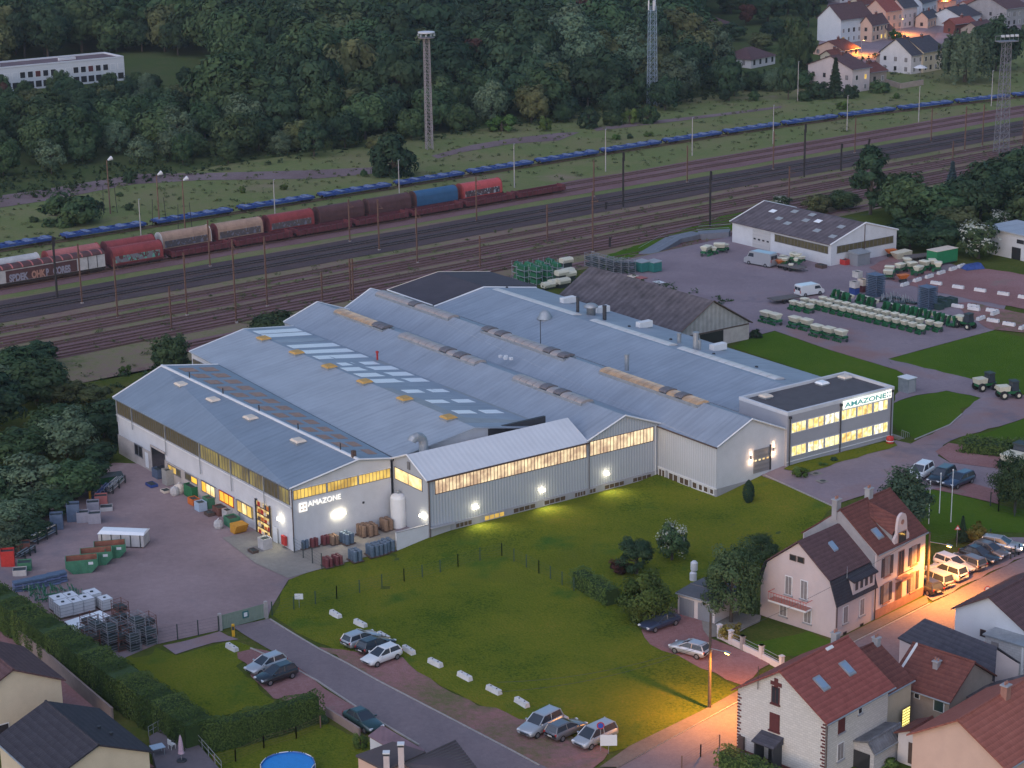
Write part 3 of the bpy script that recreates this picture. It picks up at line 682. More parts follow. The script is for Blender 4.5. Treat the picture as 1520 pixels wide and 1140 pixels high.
for (k,x0,y0,x1,y1,n,mm) in (('i',762,382,803,446,2,M_dark_glass_gap),('i',950,505,1018,548,3,(M_lit_yellow,M_glass_olive)),('i',1047,552,1112,592,2,[M_glass_olive,M_lit_amber]),('i',1140,600,1212,662,3,[M_lit_amber,M_lit_warm,M_lit_warm]),('i',1240,655,1316,716,3,M_lit_amber),('i',1340,710,1420,778,3,(M_lit_warm,M_lit_yellow))):
    # the pixel pair runs along a receding wall: take a-range from x and the z-range from the middle
    xm = (x0+x1)/2
    a0,_ = PB(*z(k,x0,(y0+y1)/2),105.14); a2,_ = PB(*z(k,x1,(y0+y1)/2),105.14)
    am = (a0+a2)/2
    zm = 0.35 if mm is M_dark_glass_gap else 0.0
    _,zt = PB(*z(k,xm,y0+(5 if k == 'i' else 0)),105.14); _,zb_ = PB(*z(k,xm,y1-5),105.14)
    S1.panesB(105.14,a0,a2,zb_,zt,n,mm,seed=int(x0),mull=0.10,frame=M_red if mm is M_lit_amber else M_frame)
# open doorway, its shade put into a flat dark panel, and small white door
a0,_ = PB(*z('i',850,450),105.14); a2,_ = PB(*z('i',928,480),105.14)
dz = S1.box('doorway',a0+0.4,a2,b1-0.09,b1-0.03,-1.2,2.6,M_dark_glass_gap); S1.box('door_frame',a0+0.15,a0+0.4,b1-0.12,b1-0.02,-1.2,2.75,M_wall_low,dz); S1.box('lintel',a0+0.15,a2+0.2,b1-0.12,b1-0.02,2.6,2.85,M_wall_low,dz)
a0,_ = PB(*z('i',822,480),105.14); S1.box('door',a0,a0+0.9,b1-0.10,b1-0.02,-0.6,1.4,M_white)
# big lit gate with racking inside
ag0,ag1 = PB(383,770,b1)[0],PB(401,770,b1)[0]
gate = S1.box('gate_opening',ag0,ag1,b1-0.09,b1-0.03,-1.25,3.1,emit('lit_interior',(1.0,0.72,0.25),1.0,col2=(0.35,0.20,0.06),vscale=1.5))
for j in range(5):
    S1.box('rack_shelf',ag0+0.1,ag1-0.1,b1-0.14,b1-0.092,-0.9+j*0.85,-0.78+j*0.85,M_brown,gate)
    for t in range(4):
        c = ag0+0.3+t*(ag1-ag0-0.6)/3.2; S1.box('rack_load',c,c+0.55,b1-0.16,b1-0.095,-0.76+j*0.85,-0.35+j*0.85+rnd.uniform(-.1,.15),[M_red,M_sky_cream,M_brown,M_orange_box][(t+j) % 4],gate)
S1.box('door_jamb',ag0-0.35,ag0-0.02,b1-0.16,b1-0.02,-1.25,3.3,M_darkmetal); S1.box('door_jamb',ag1+0.02,ag1+0.2,b1-0.16,b1-0.02,-1.25,3.3,M_darkmetal)
ad = PB(*z('j',112,900),b1)[0]; S1.box('door',ad-0.5,ad+0.5,b1-0.10,b1-0.02,-1.2,1.0,M_white)
x0 = PB(*z('j',165,912),b1)[0]
hb = S1.box('hose_cabinet',x0-0.45,x0+0.45,b1-0.30,b1-0.02,-0.5,0.6,M_red)
# front gable: ribbon, sign, lamp, vent
for i,(u0,u1) in enumerate(((105.6,109.9),(110.1,114.1),(114.3,118.6))):
    t0 = (u0-105.2)/13.5; t1 = (u1-105.2)/13.5
    S1.panesA(a1f,u0,u1,5.33,6.40,9,M_lit_yellow,seed=i,mull=0.05)
S1.box('verge_band',a1f,a1f+0.05,105.3,118.7,6.42,6.55,M_white)
p = PA(*z('j',605,706),a1f); S1.box('vent',a1f,a1f+0.08,p[0]-0.12,p[0]+0.12,p[1]-0.12,p[1]+0.12,M_darkmetal)
downpipeA(S1,a1f,105.35,-1.2,6.6,M_brown)
q0,q1 = PA(*z('j',240,735),a1f),PA(*z('j',285,727),a1f)
zt,zb_ = PA(*z('j',262,706),a1f)[1],PA(*z('j',262,756),a1f)[1]
sg = empty('illuminated_sign',W(a1f+0.1,q0[0],zb_),TH,'white backlit square emblem with lettering on the gable beside the works yard','sign')
def emblem(parent,x,y0,y1,z0,z1,m,md):
    b = MB(); b.box(x,x+0.08,y0,y1,z0,z1); o = b.build('emblem_plate',m,parent)
    w = y1-y0; h = z1-z0
    for (u,v) in ((0.30,0.72),(0.70,0.72),(0.30,0.28),(0.70,0.28)):
        BX(o,'emblem_mark',md,x+0.08,x+0.10,y0+w*(u-0.09),y0+w*(u+0.09),z0+h*(v-0.09),z0+h*(v+0.09))
    return o
emblem(sg,0,0,q1[0]-q0[0],0,zt-zb_,M_sign_white,emit('emblem_grey',(0.55,0.42,0.36),0.6))
t0 = PA(*z('j',290,722),a1f); t1 = PA(*z('j',465,683),a1f)
zc = PA(*z('j',292,727),a1f)[1]
text_mesh('AMAZONE',1.0,'lettering',M_sign_white,sg,frame_M((0.05,t0[0]-q0[0],zc-zb_-0.02),(0,1,0),(0,0,1)) @ Matrix.Scale((t1[0]-t0[0])/4.55,4),0.05,0.0)
lp = PA(*z('j',465,770),a1f); wall_lamp(W(a1f+0.02,lp[0],lp[1]),dA,'broad white floodlight glaring on the gable below the lit sign',None,34,(1.0,0.9,0.7),1.5)
lp = PB(*z('j',140,797),b1); wall_lamp(W(lp[0],b1-0.02,lp[1]),-dB,'white floodlight on the yard wall beside the lit gate',None,40,(0.95,1.0,0.75),0.6)

# ---- second hall with clear roof strips
a2b = -248.5
h2 = building('factory_hall',-192.2,120,0,'pale grey factory hall with white rooflight strips and yellow domes')
S2 = Site(h2,-192.2,120,0)
e2Lb,e2Lf = (a2b,121.2,8.15),(-191.9,119.3,7.55); r2b,r2f = (a2b-2.0,130.9,9.35),(-191.9,130.6,9.15); e2Rb,e2Rf = (a2b-7.0,141.8,7.0),(-191.9,141.8,7.0)
S2.walls('wall',[(-192.6,120.0,7.4),(-192.6,130.7,9.0),(-192.6,141.5,6.8),(a2b-6.6,141.5,6.8),(a2b-1.7,130.9,9.2),(a2b+0.3,121.4,8.0)],-1.5,M_wall_w)
S2.slab('roof',[e2Lb,e2Lf,r2f,r2b],M_roof_b,0.14); S2.slab('roof',[r2b,r2f,e2Rf,e2Rb],M_roof_c,0.14)
vergeA(S2,[e2Lb,r2b,e2Rb])
c2L = (e2Lb,e2Lf,r2f,r2b); c2R = (e2Rb,e2Rf,r2f,r2b)
S2.panesB(121.3,-247.6,-243.2,6.0,7.2,8,M_glass_olive,seed=3)
for i,u in enumerate((0.115,0.275,0.425,0.580,0.745,0.915)): dome(S2,c2L,u,0.955,0.85,0.75,0.22,M_sky_yel)
strips = [(0.028,1),(0.070,1),(0.135,2),(0.195,1),(0.255,1),(0.315,1),(0.440,1),(0.500,1),(0.560,1)]
for i,(u,kd) in enumerate(strips): on_slope(S2,c2R,u,u+0.034,0.07,0.93,'rooflight_strip',M_skylight if kd == 1 else M_roof_b,0.04,0.02)
for (u,v) in ((0.392,0.68),(0.392,0.30),(0.665,0.68),(0.665,0.30),(0.76,0.68),(0.76,0.30),(0.855,0.66),(0.855,0.28)): on_slope(S2,c2R,u,u+0.028,v-0.13,v+0.13,'rooflight_strip',M_skylight,0.04,0.02)
on_slope(S2,c2R,0.64,0.96,0.0,1.0,'roof_panel',M_sky_dull,0.012,0.002); on_slope(S2,c2R,0.375,0.43,0.0,1.0,'roof_panel',M_sky_dull,0.012,0.002)
# dark gutter wall where the front annex meets the roof, bent exhaust duct
S2.box('gutter_wall',-192.9,-192.5,133.0,141.6,6.4,8.3,M_darkmetal)
p0 = G(*z('j',945,405),8.3); pa,pb = AB(p0)
ex = MB(); R0 = 0.55
cpts = [(0,0,-1.2),(0,0,0.8)] + [(0,-0.9+0.9*math.cos(t),0.8+0.9*math.sin(t)) for t in (0.5,1.0,1.57,2.1,2.6)]
_rg = []
for i,c in enumerate(cpts):
    t = max(0.0,(0,0,.5,1.0,1.57,2.1,2.6)[i]); _rg.append([S2.l(pa+R0*math.sin(k*math.pi/6),pb+c[1]+R0*math.cos(k*math.pi/6)*math.cos(t),8.3+c[2]+R0*math.cos(k*math.pi/6)*math.sin(t)) for k in range(12)])
for g0,g1 in zip(_rg[:-1],_rg[1:]):
    for k in range(12): ex.quad(g0[k],g0[(k+1) % 12],g1[(k+1) % 12],g1[k])
ex.build('exhaust_duct',M_zinc,h2,True)

# ---- third hall
a3f,a3b = -184.74,-258.5
h3 = building('factory_hall',a3f,147.8,0,'grey roofed factory hall with a gabled front between the annex and white block')
S3 = Site(h3,a3f,147.8,0)
e3L,r3,e3R = (141.9,6.97),(147.83,9.1),(153.4,7.0)
S3.walls('wall',[(a3f,142.2,6.85),(a3f,147.83,8.95),(a3f,153.15,6.9),(a3b,153.2,6.8),(a3b,147.83,8.95),(a3b,142.0,6.8)],-0.6,M_wall_rib if False else M_wall_riby)
S3.slab('roof',[(a3b-.2,e3L[0],e3L[1]),(a3f+.25,e3L[0],e3L[1]),(a3f+.25,r3[0],r3[1]),(a3b-.2,r3[0],r3[1])],M_roof_c,0.14)
S3.slab('roof',[(a3b-.2,r3[0],r3[1]),(a3f+.25,r3[0],r3[1]),(a3f+.25,e3R[0],e3R[1]),(a3b-.2,e3R[0],e3R[1])],M_roof_c,0.14)
vergeA(S3,[(a3f+.25,e3L[0],e3L[1]+.04),(a3f+.25,r3[0],r3[1]+.04),(a3f+.25,e3R[0],e3R[1]+.04)]); vergeA(S3,[(a3b-.2,e3L[0],7.0),(a3b-.2,r3[0],9.14),(a3b-.2,e3R[0],7.04)])
def aridge(px,py,b,zz):  # a where a pixel lies on the ridge line
    return PB(px,py,b)[0]
rg3 = lambda k,x,y: PB(*z(k,x,y),147.8)[0]
for (k0,p0,p1,n,hd,mm) in (('f',(470,700),(745,785),9,(7,8),M_barrel_lit),('f',(835,830),(1265,975),11,(6,8),M_barrel)):
    barrel(S3,rg3(k0,*p0),rg3(k0,*p1),147.8,9.05,2.0,0.75,mm,n,hd)
R7 = lambda x,y: (580+x/3.8,390+y/3.8)
barrel(S3,PB(*R7(720,650),147.8)[0],PB(*R7(1110,775),147.8)[0],147.8,9.05,2.0,0.75,M_barrel,10,(4,6))
x = MB(); q = S3.l(*(lambda w: (AB(w)[0],AB(w)[1],w[2]))(G(560,529,7.8))); x.lathe([(0.14,-0.5),(0.14,0.5),(0.22,0.5),(0.22,0.75),(0.05,0.8)],q,8); x.build('roof_vent',M_red,h3)
# front ribbon on the gable, plinth windows
def ribbonA(S,a,pts_top,pts_bot,n,mats,seed=0):
    (b0,z0),(b1_,z1) = PA(*pts_top[0],a),PA(*pts_top[1],a); (c0,w0),(c1,w1) = PA(*pts_bot[0],a),PA(*pts_bot[1],a)
    S.panesA(a,b0,b1_,(w0+w1)/2,(z0+z1)/2,n,mats,seed=seed,mull=0.06)
R3 = lambda x,y: (580+x/3.6190,600+y/3.6190)
S3.panesA(a3f,142.5,152.4,4.95,6.72,19,M_lit_strip,seed=4,mull=0.06,frame=M_brown)
S3.box('plinth',a3f,a3f+0.10,142.3,153.1,-0.6,0.95,M_base)
for i,(x0,y0,x1,y1) in enumerate(((1065,425,1098,432),(1145,395,1250,400),(1297,360,1395,362))):
    c0,_ = PA(*R3(x0,y0),a3f); c1,_ = PA(*R3(x1,y1),a3f)
    S3.panesA(a3f+0.10,c0,c1,0.22,0.72,2 if c1-c0 < 1.5 else 4,mat('brown_glass',(0.10,0.07,0.05),0.25),seed=i,frame=M_base)
downpipeA(S3,a3f,142.35,0.0,6.7,M_frame); downpipeA(S3,a3f,152.7,0.0,6.8,M_white)
for (x0,y0) in ((1155,370),):
    p = PA(*R3(x0,y0),a3f); wall_lamp(W(a3f+0.12,p[0],p[1]),dA,'white floodlight on the gabled front of the third hall above the lawn',None,100)

# ---- front annex
fa,fr,fl = -184.74,-188.56,-192.15
h6 = building('factory_annex',fa,118.97,-0.3,'long white ribbed annex with a glowing window band above the lawn')
S6 = Site(h6,fa,118.97,-0.3)
S6.walls('wall',[(fa,119.0,6.9),(fa,142.15,6.9),(fr,142.15,8.85),(fl+.05,142.15,7.4),(fl+.05,119.0,7.45),(fr,119.0,8.85)],-1.5,M_wall_riby)
S6.slab('roof',[(fa+.3,118.7,6.85),(fa+.3,142.15,6.85),(fr,142.05,8.98),(fr,118.7,8.98)],M_roof_w,0.12)
S6.slab('roof',[(fr,118.7,8.98),(fr,142.05,8.98),(fl-.1,142.1,7.5),(fl-.1,118.7,7.54)],M_roof_w,0.12)
S6.box('gutter',fa+.22,fa+.42,118.75,142.2,6.68,6.86,M_brown)
vergeA(S6,[(fl-.1,118.7,7.56),(fr,118.7,9.0),(fa+.3,118.7,6.9)],0.18)
g0 = S6.panesB(118.99,PB(*R3(22,370),118.97)[0],PB(*R3(168,430),118.97)[0],PB(*R3(95,432),118.97)[1],PB(*R3(95,372),118.97)[1],2,M_lit_warm,seed=9,mull=0.07)
S6.panesA(fa,PA(*R3(238,440),fa)[0],PA(*R3(1050,240),fa)[0],4.95,6.60,45,M_lit_strip,seed=5,mull=0.06,frame=M_brown)
p = PB(*R3(98,330),118.97); x = MB(); q = S6.l(p[0],118.97,p[1]); x.box(q[0]-.25,q[0]+.25,q[1]-.12,q[1],q[2]-.45,q[2]+.45); x.build('louvre',M_frame,h6)
S6.box('plinth',fa,fa+0.10,119.0,142.1,-1.2,0.95,M_base)
for i,(x0,x1,yy,mm) in enumerate(((345,432,600,0),(500,606,560,1),(655,773,516,0),(820,935,474,0),(985,1043,441,0))):
    c0,_ = PA(*R3(x0,yy),fa); c1,_ = PA(*R3(x1,yy),fa); S6.panesA(fa+0.10,c0,c1,0.22,0.74,4,MATS['brown_glass'] if not mm else M_lit_yellow,seed=i,frame=M_base)
c0,zt = PA(*R3(215,640),fa); c1,_ = PA(*R3(330,600),fa)
S6.box('garage_door',fa+0.10,fa+0.16,c0,c1-0.4,-0.8,0.9,mat('pale_grey_panel',(0.36,0.36,0.37),0.7)); S6.box('canopy',fa+0.1,fa+0.6,c0-0.2,c1,0.98,1.10,M_base)
downpipeA(S6,fa+.05,119.1,-1.0,6.7,M_brown)
for i,(x0,y0) in enumerate(((452,550),(810,460))):
    p = PA(*R3(x0,y0),fa); wall_lamp(W(fa+0.12,p[0],p[1]),dA,['white floodlight on the annex wall beside the only lit basement window','white floodlight on the annex wall between two dark basement windows'][i],None,100)
p = PB(*R3(178,600),118.97); wall_lamp(W(p[0],118.95,p[1]),-dB,'slim white lamp low on the annex end wall above the silo',None,14,size=0.9)
# retaining wall and silo between hall and annex
rw = MB(); rw.box(-0.25,0.0,-4.35,0.0,-1.6,2.0); t_ = building('retaining_wall',fa,118.97,-0.6,'low white retaining wall closing the drum store at the annex corner','wall')
o = rw.build('wall',M_wall_w,t_); BX(t_,'coping',M_base,-0.29,0.04,-4.4,0.0,2.0,2.08)
x = MB(); 
so = G(*z('j',808,868),-0.9)
silo = empty('storage_silo',(so[0],so[1],-1.0),0,'tall white cylindrical tank standing at the corner of hall and annex','tank')
LT(silo,'tank_body',M_white,[(0.92,0.3),(0.95,0.35),(0.95,4.3),(0.80,4.62),(0.3,4.8),(0.0,4.82)],n=20)
LT(silo,'cap',M_zinc,[(0.16,4.75),(0.16,5.0),(0.24,5.02),(0.20,5.15),(0.0,5.18)],n=10)
for k in range(3):
    x = MB(); t = k*2.094; x.tube((0.7*math.cos(t),0.7*math.sin(t),-0.6),(0.7*math.cos(t),0.7*math.sin(t),0.4),0.08); x.build('leg',M_zinc,silo)

# ---- fourth hall with the white front block
a4f,a4b = -173.6,-260.0
h4 = building('factory_hall',a4f,158.4,1.2,'longest factory hall, its white ribbed end jutting into the lawn beside the office')
S4 = Site(h4,a4f,158.4,1.2)
S4.walls('wall',[(a4f,153.1,6.9),(a4f,158.4,9.15),(a4f,164.3,6.9),(a4b,164.3,6.85),(a4b,158.2,9.15),(a4b,153.45,6.85)],-0.8,M_wall_w)
S4.box('ribbed_cladding',-184.5,a4f-0.02,153.02,153.098,1.55,6.88,M_wall_rib)
S4.slab('roof',[(a4b-.2,153.4,6.98),(-184.6,153.4,6.98),(-184.6,152.85,6.85),(a4f+.3,152.85,6.85),(a4f+.3,158.4,9.31),(a4b-.2,158.2,9.31)],M_roof_c,0.14)
S4.slab('roof',[(a4b-.2,158.2,9.31),(a4f+.3,158.4,9.31),(a4f+.3,164.0,6.98),(a4b-.2,164.4,6.95)],M_roof_c,0.14)
vergeA(S4,[(a4f+.3,152.85,6.9),(a4f+.3,158.4,9.36),(a4f+.3,163.95,7.0)]); vergeA(S4,[(a4b-.2,153.4,7.0),(a4b-.2,158.2,9.35),(a4b-.2,164.4,7.0)])
S4.box('gutter',-184.4,a4f+.3,152.70,152.86,6.70,6.84,M_brown)
S4.box('plinth',-184.5,a4f-0.02,153.0,153.097,-0.6,1.45,M_base)
S4.box('drip_trim',-184.5,a4f+0.1,152.92,153.10,1.45,1.58,M_white)
R4 = lambda x,y: (960+x/5.7,540+y/5.7)
for i,(x0,x1,n) in enumerate(((108,160,2),(192,270,2),(283,362,2),(392,432,1),(445,478,1),(487,525,1),(540,572,1))):
    yy = 900+(x0-108)*0.36+20; c0,_ = PB(*R4(x0,yy),153.1); c1,_ = PB(*R4(x1,yy+(x1-x0)*.36),153.1); S4.panesB(153.0,c0,c1,0.42+0.05*i,1.28,n,MATS['brown_glass'],seed=i,frame=M_white,mull=0.12)
rg4 = lambda x,y: PB(*R7(x,y),158.3)[0]
barrel(S4,PB(*z('f',705,590),158.3)[0],PB(*z('f',1115,718),158.3)[0],158.3,9.25,2.0,0.75,M_barrel,11,(5,))
barrel(S4,rg4(540,378),rg4(1010,520),158.3,9.25,2.0,0.75,M_barrel,12,(0,2,9,11))
barrel(S4,PB(*z('g',525,1020),158.3)[0],PB(*z('k',1080,125),158.3)[0],158.3,9.25,2.0,0.75,M_barrel_lit,13,(8,10))
x = MB(); q = S4.l(*(lambda w: (AB(w)[0],AB(w)[1],w[2]))(G(*R7(640,550),8.0)))
for k in range(4): x.cbox((q[0]-0.9+k*0.6,q[1]+(k % 2)*0.5,q[2]+0.35),0.4,0.4,0.35)
x.build('roof_unit',M_white,h4)
# door, lamps on the front
da0,dz0 = PA(*R4(900,895),a4f); da1,_ = PA(*R4(1035,870),a4f)
dr = S4.box('sectional_door',a4f+0.01,a4f+0.06,da0,da1,2.2,5.2,mat('grey_sectional_door',(0.26,0.25,0.25),0.5,0.3,wave=('Z',1.7,0.5)))
for k in range(4):
    w_ = (da1-da0)/4; S4.box('pane',a4f+0.06,a4f+0.075,da0+w_*(k+0.25),da0+w_*(k+0.75),3.72,3.92,M_lit_warm,dr)
S4.box('door_frame',a4f+0.01,a4f+0.14,da1,da1+0.22,2.2,5.4,M_darkmetal,dr)
S4.box('plinth',a4f,a4f+0.06,153.1,da0-0.3,0.2,1.5,M_base)
for i,(x0,y0) in enumerate(((878,790),(1070,720))):
    p = PA(*R4(x0,y0),a4f); wl = empty('wall_lamp',W(a4f+0.02,p[0],p[1]),TH,['up and down wall lamp between the sectional door and lawn','up and down wall lamp between the sectional door and office'][i],'lamp')
    BX(wl,'housing',M_frame,0,0.12,-0.07,0.07,-0.30,0.30); 
    x = MB(); x.box(0.02,0.12,-0.06,0.06,-0.40,-0.302); x.box(0.02,0.12,-0.06,0.06,0.302,0.40); x.build('bulb',emit('peach_lamp',(1.0,0.62,0.38),25.0),wl)
    for dzz,en in ((0.6,7),(-0.6,18)): point_light('lamp_glow',(0.28,0,dzz),en,(1.0,0.66,0.40),0.08,wl)
# ---- fifth hall
a5f,a5b = -182.0,-252.0
h5 = building('factory_hall',a5f,174,2,'wide grey roofed hall behind the office with pale ridge rooflights and exhausts')
S5 = Site(h5,a5f,174,2)
S5.walls('wall',[(a5f,164.5,6.85),(a5f,173.4,8.45),(a5f,183.4,6.85),(a5b,183.6,6.85),(a5b,173.7,8.5),(a5b,164.6,6.85)],1.0,M_wall_w)
S5.slab('roof',[(a5b-.2,164.5,6.98),(a5f+.1,164.3,6.98),(a5f+.1,173.3,8.6),(a5b-.2,173.9,8.6)],M_roof_c,0.14); S5.slab('roof',[(a5b-.2,173.9,8.6),(a5f+.1,173.3,8.6),(a5f+.1,183.4,7.0),(a5b-.2,184.0,7.0)],M_roof_c,0.14)
vergeA(S5,[(a5b-.2,164.5,7.02),(a5b-.2,173.9,8.64),(a5b-.2,184.0,7.04)],0.3)
R8 = lambda x,y: (880+x/4.222,420+y/4.222)
for (p0,p1,n) in ((R7(590,172),R7(1050,305),10),(R8(0,250),R8(500,410),11),(R8(550,440),R8(1170,625),12)):
    barrel(S5,PB(*p0,175.0)[0],PB(*p1,175.0)[0],175.0,8.35,1.9,0.6,M_barrel_w,n)
def roof_pos(px,zz): w = G(*px,zz); return AB(w)
def pipe5(px,zz,r,h,name,m=M_zinc,cap=True):
    a,b = roof_pos(px,zz); x = MB(); q = S5.l(a,b,zz-0.4); x.lathe([(r,0),(r,h+.4),(r*1.15,h+.4),(r*1.15,h+.55),(0,h+.6)] if cap else [(r,0),(r,h+.4)],q,10); return x.build(name,m,h5)
pipe5(R8(213,530),7.9,0.32,1.7,'chimney'); pipe5(R8(541,385),7.7,0.30,1.5,'chimney'); pipe5(R8(645,420),7.9,0.42,2.4,'chimney'); pipe5(R8(668,425),7.8,0.25,1.4,'chimney')
pipe5(R7(1055,280),8.0,0.25,2.2,'chimney',M_darkmetal); pipe5(R7(1206,325),7.9,0.30,2.1,'chimney',M_darkmetal)
a,b = roof_pos(R7(870,310),8.2); x = MB(); q = S5.l(a,b,8.0); x.lathe([(1.2,0.0),(1.2,0.2),(0.9,0.6),(0.75,1.0),(0.4,1.3),(0,1.4)],q,12); x.build('cowl',M_zinc,h5,True)
a,b = roof_pos(R7(1130,290),8.0); x = MB(); q = S5.l(a,b,7.8); x.lathe([(0.7,0.0),(0.7,1.1),(1.1,1.3),(1.1,1.45),(0.6,1.8),(0,1.9)],q,10); x.build('extractor',M_zinc,h5,True)
for px in (R7(1000,222),R7(1190,275),R7(1430,360),R8(785,415)):
    a,b = roof_pos(px,7.6); x = MB(); q = S5.l(a,b,7.2); x.cbox((q[0],q[1],q[2]+0.75),1.0,2.4,0.9,0); x.build('air_unit',M_white,h5)
for px in (R8(488,378),R8(757,470),R8(1025,552),R7(1345,380),R7(655,160)):
    a,b = roof_pos(px,7.4); x = MB(); q = S5.l(a,b,7.0); x.lathe([(0.1,0),(0.1,0.9),(0.25,0.9),(0.2,1.1)],q,8); x.build('vent_pipe',M_darkmetal,h5)
x = MB(); a,b = roof_pos(R7(845,450),7.7); q = S5.l(a,b,7.4); x.tube(q,(q[0],q[1],q[2]+3.6),0.06); x.build('aerial',M_darkmetal,h5)
# dark roofed hall behind it
h7 = building('factory_hall',a5b-0.3,174,2,'hall under a dark bitumen roof between the wide hall and railway')
S7 = Site(h7,a5b-0.3,174,2)
a7 = PB(651,405.8,174.0)[0]
zr7 = 8.75
a7 = -264.9
S7.walls('wall',[(a5b-.4,164.8,7.2),(a5b-.4,174,8.6),(a5b-.4,183.8,7.2),(a7,183.8,7.2),(a7,174,8.6),(a7,164.8,7.2)],0.2,M_wall_w)
S7.slab('roof',[(a7-.3,164.3,7.3),(a5b-.3,164.3,7.3),(a5b-.3,174,zr7),(a7-.3,174,zr7)],M_roof_dark,0.15); S7.slab('roof',[(a7-.3,174,zr7),(a5b-.3,174,zr7),(a5b-.3,184.2,7.3),(a7-.3,184.2,7.3)],M_roof_dark,0.15)
vergeA(S7,[(a5b-.25,164.3,7.25),(a7-.3,164.3,7.25)],0.25); vergeA(S7,[(a7-.3,164.3,7.3),(a7-.3,174,zr7),(a7-.3,184.2,7.3)],0.14,M_sky_cream)

# ---- office block
h8 = building('office_building',-173.2,164.2,1.6,'flat roofed two storey office block with lit windows and a backlit sign')
S8 = Site(h8,-173.2,164.2,1.6)
oa,ob0,ob1,oz = -173.2,164.1,182.45,9.0
M_panel = mat('silver_grey_cladding',(0.365,0.362,0.385),0.5,0.15,var=0.03,vscale=0.4,wave=('Z',1.0,0.12))
S8.walls('wall',[(oa,ob0,oz-.05),(oa,ob1,oz-.05),(-182.0,ob1,oz-.05),(-182.0,ob0,oz-.05)],0.6,M_panel)
S8.slab('roof',[(oa-.3,ob0+.3,oz-.25),(oa-.3,ob1-.3,oz-.25),(-181.7,ob1-.3,oz-.25),(-181.7,ob0+.3,oz-.25)],M_roof_office,0.1)
for (p,q) in (((oa-.32,ob0-.04),(oa+.04,ob1+.04)),((-182.04,ob0-.04),(-181.68,ob1+.04)),((-181.68,ob0-.04),(oa-.32,ob0+.32)),((-181.68,ob1-.32),(oa-.32,ob1+.04))):
    S8.box('parapet',p[0],q[0],p[1],q[1],oz-.35,oz+.10,M_wall_w)
for (x_,y_) in ((308,318),(762,212),(945,165)):
    w = G(1080+x_/5.4286,530+y_/5.4286,8.9); a,b = AB(w); c4 = [(a,b,oz-.2)]*4; dome(S8,c4,0.5,0.5,0.65,0.65,0.15,[M_sky_cream,M_skylight,M_sky_cream][(x_ > 500)+(x_ > 900)])
R5 = lambda x,y: (1080+x/5.4286,530+y/5.4286)
lits = [M_office_lit,M_office_lit2,M_office_lit3]
for row,(zt,zb_) in enumerate(((7.55,6.35),(4.55,3.35))):
    xs_ = [(512,632),(645,775),(782,900),(915,1035),(1042,1165),(1175,1290)]
    for i,(x0,x1) in enumerate(xs_):
        yy = (560-(x0-512)*0.245) if row == 0 else (740-(x0-512)*0.245)
        c0,_ = PA(*R5(x0,yy),oa); c1,_ = PA(*R5(x1,yy-(x1-x0)*.245),oa)
        S8.panesA(oa,c0+.05,c1-.05,zb_,zt,3,(lits[i % 3],lits[(i+row) % 3],lits[0]),seed=10*row+i,mull=0.08,frame=M_white)
S8.box('plinth',oa,oa+.05,ob0+.05,ob1-.05,0.8,2.3,M_panel); S8.box('string_course',oa,oa+.06,ob0,ob1,2.62,2.72,M_white)
S8.box('basement_window',oa+.05,oa+.09,ob0+9.7,ob1-.9,1.3,1.95,M_dark_glass_gap)
for x0,h_ in ((498,8.6),(908,8.6),(1312,8.8)):
    c0,_ = PA(*R5(x0,600 if x0 < 600 else 480),oa); x = MB(); q = S8.l(oa+.12,c0,1.5); q2 = S8.l(oa+.12,c0,8.3 if x0 < 1000 else 8.5); x.tube(q,q2,0.08); x.cbox((q2[0],q2[1],q2[2]+.1),0.3,0.34,0.3); x.build('downpipe',M_darkmetal,h8)
# backlit sign
sp0,_ = PA(*R5(925,390),oa); sp1,_ = PA(*R5(1258,320),oa); ep0,_ = PA(*R5(1266,300),oa); ep1,_ = PA(*R5(1315,290),oa)
s8 = empty('illuminated_sign',W(oa+.1,sp0,7.75),TH,'long backlit lettered sign board on the office parapet','sign')
BX(s8,'sign_board',emit('backlit_sign_board',(0.92,1.0,0.86),1.25),0,0.10,0,sp1-sp0,0.02,1.05)
text_mesh('AMAZONE',1.0,'lettering',M_logo_green,s8,frame_M((0.12,0.25,0.22),(0,1,0),(0,0,1)) @ Matrix.Diagonal(((sp1-sp0-.5)/4.55,0.88,1,1)),0.03,0.015)
emblem(s8,0.0,ep0-sp0,ep1-sp0,0.0,1.1,M_sign_white,M_logo_green)
point_light('lamp_glow',(1.2,3.0,0.9),14,(0.92,1.0,0.85),0.6,s8)
# steps at the end of the office
st = building('entrance_steps',oa+.3,182.6,1.3,'concrete entrance steps with railing beside the office corner','steps'); SS = Site(st,oa+.3,182.6,1.3)
for k in range(6): SS.box('step',oa-3.2,oa+1.0-.0*k,182.7+k*0.34 if False else 182.62+0.0,184.7-k*0.34,1.55+k*0.17,1.55+(k+1)*0.17-.01,M_concrete)
x = MB()
for k in range(5): q = SS.l(oa+.9,184.6-k*.34,1.7+k*.17); x.tube(q,(q[0],q[1],q[2]+.95),0.025)
x.tube(SS.l(oa+.9,184.6,2.65),SS.l(oa+.9,183.2,3.35),0.03); x.build('handrail',M_zinc,st)
w = G(1321,659); x = MB(); rb = empty('red_bin',w,TH,'round red canister beside the office entrance steps','bin'); x.lathe([(0.42,0),(0.5,0.1),(0.5,0.85),(0.4,1.0),(0.15,1.08)],n=12); x.build('body',M_red,rb,True); LT(rb,'band',M_white,[(0.52,0.40),(0.54,0.45),(0.52,0.5)],n=12)

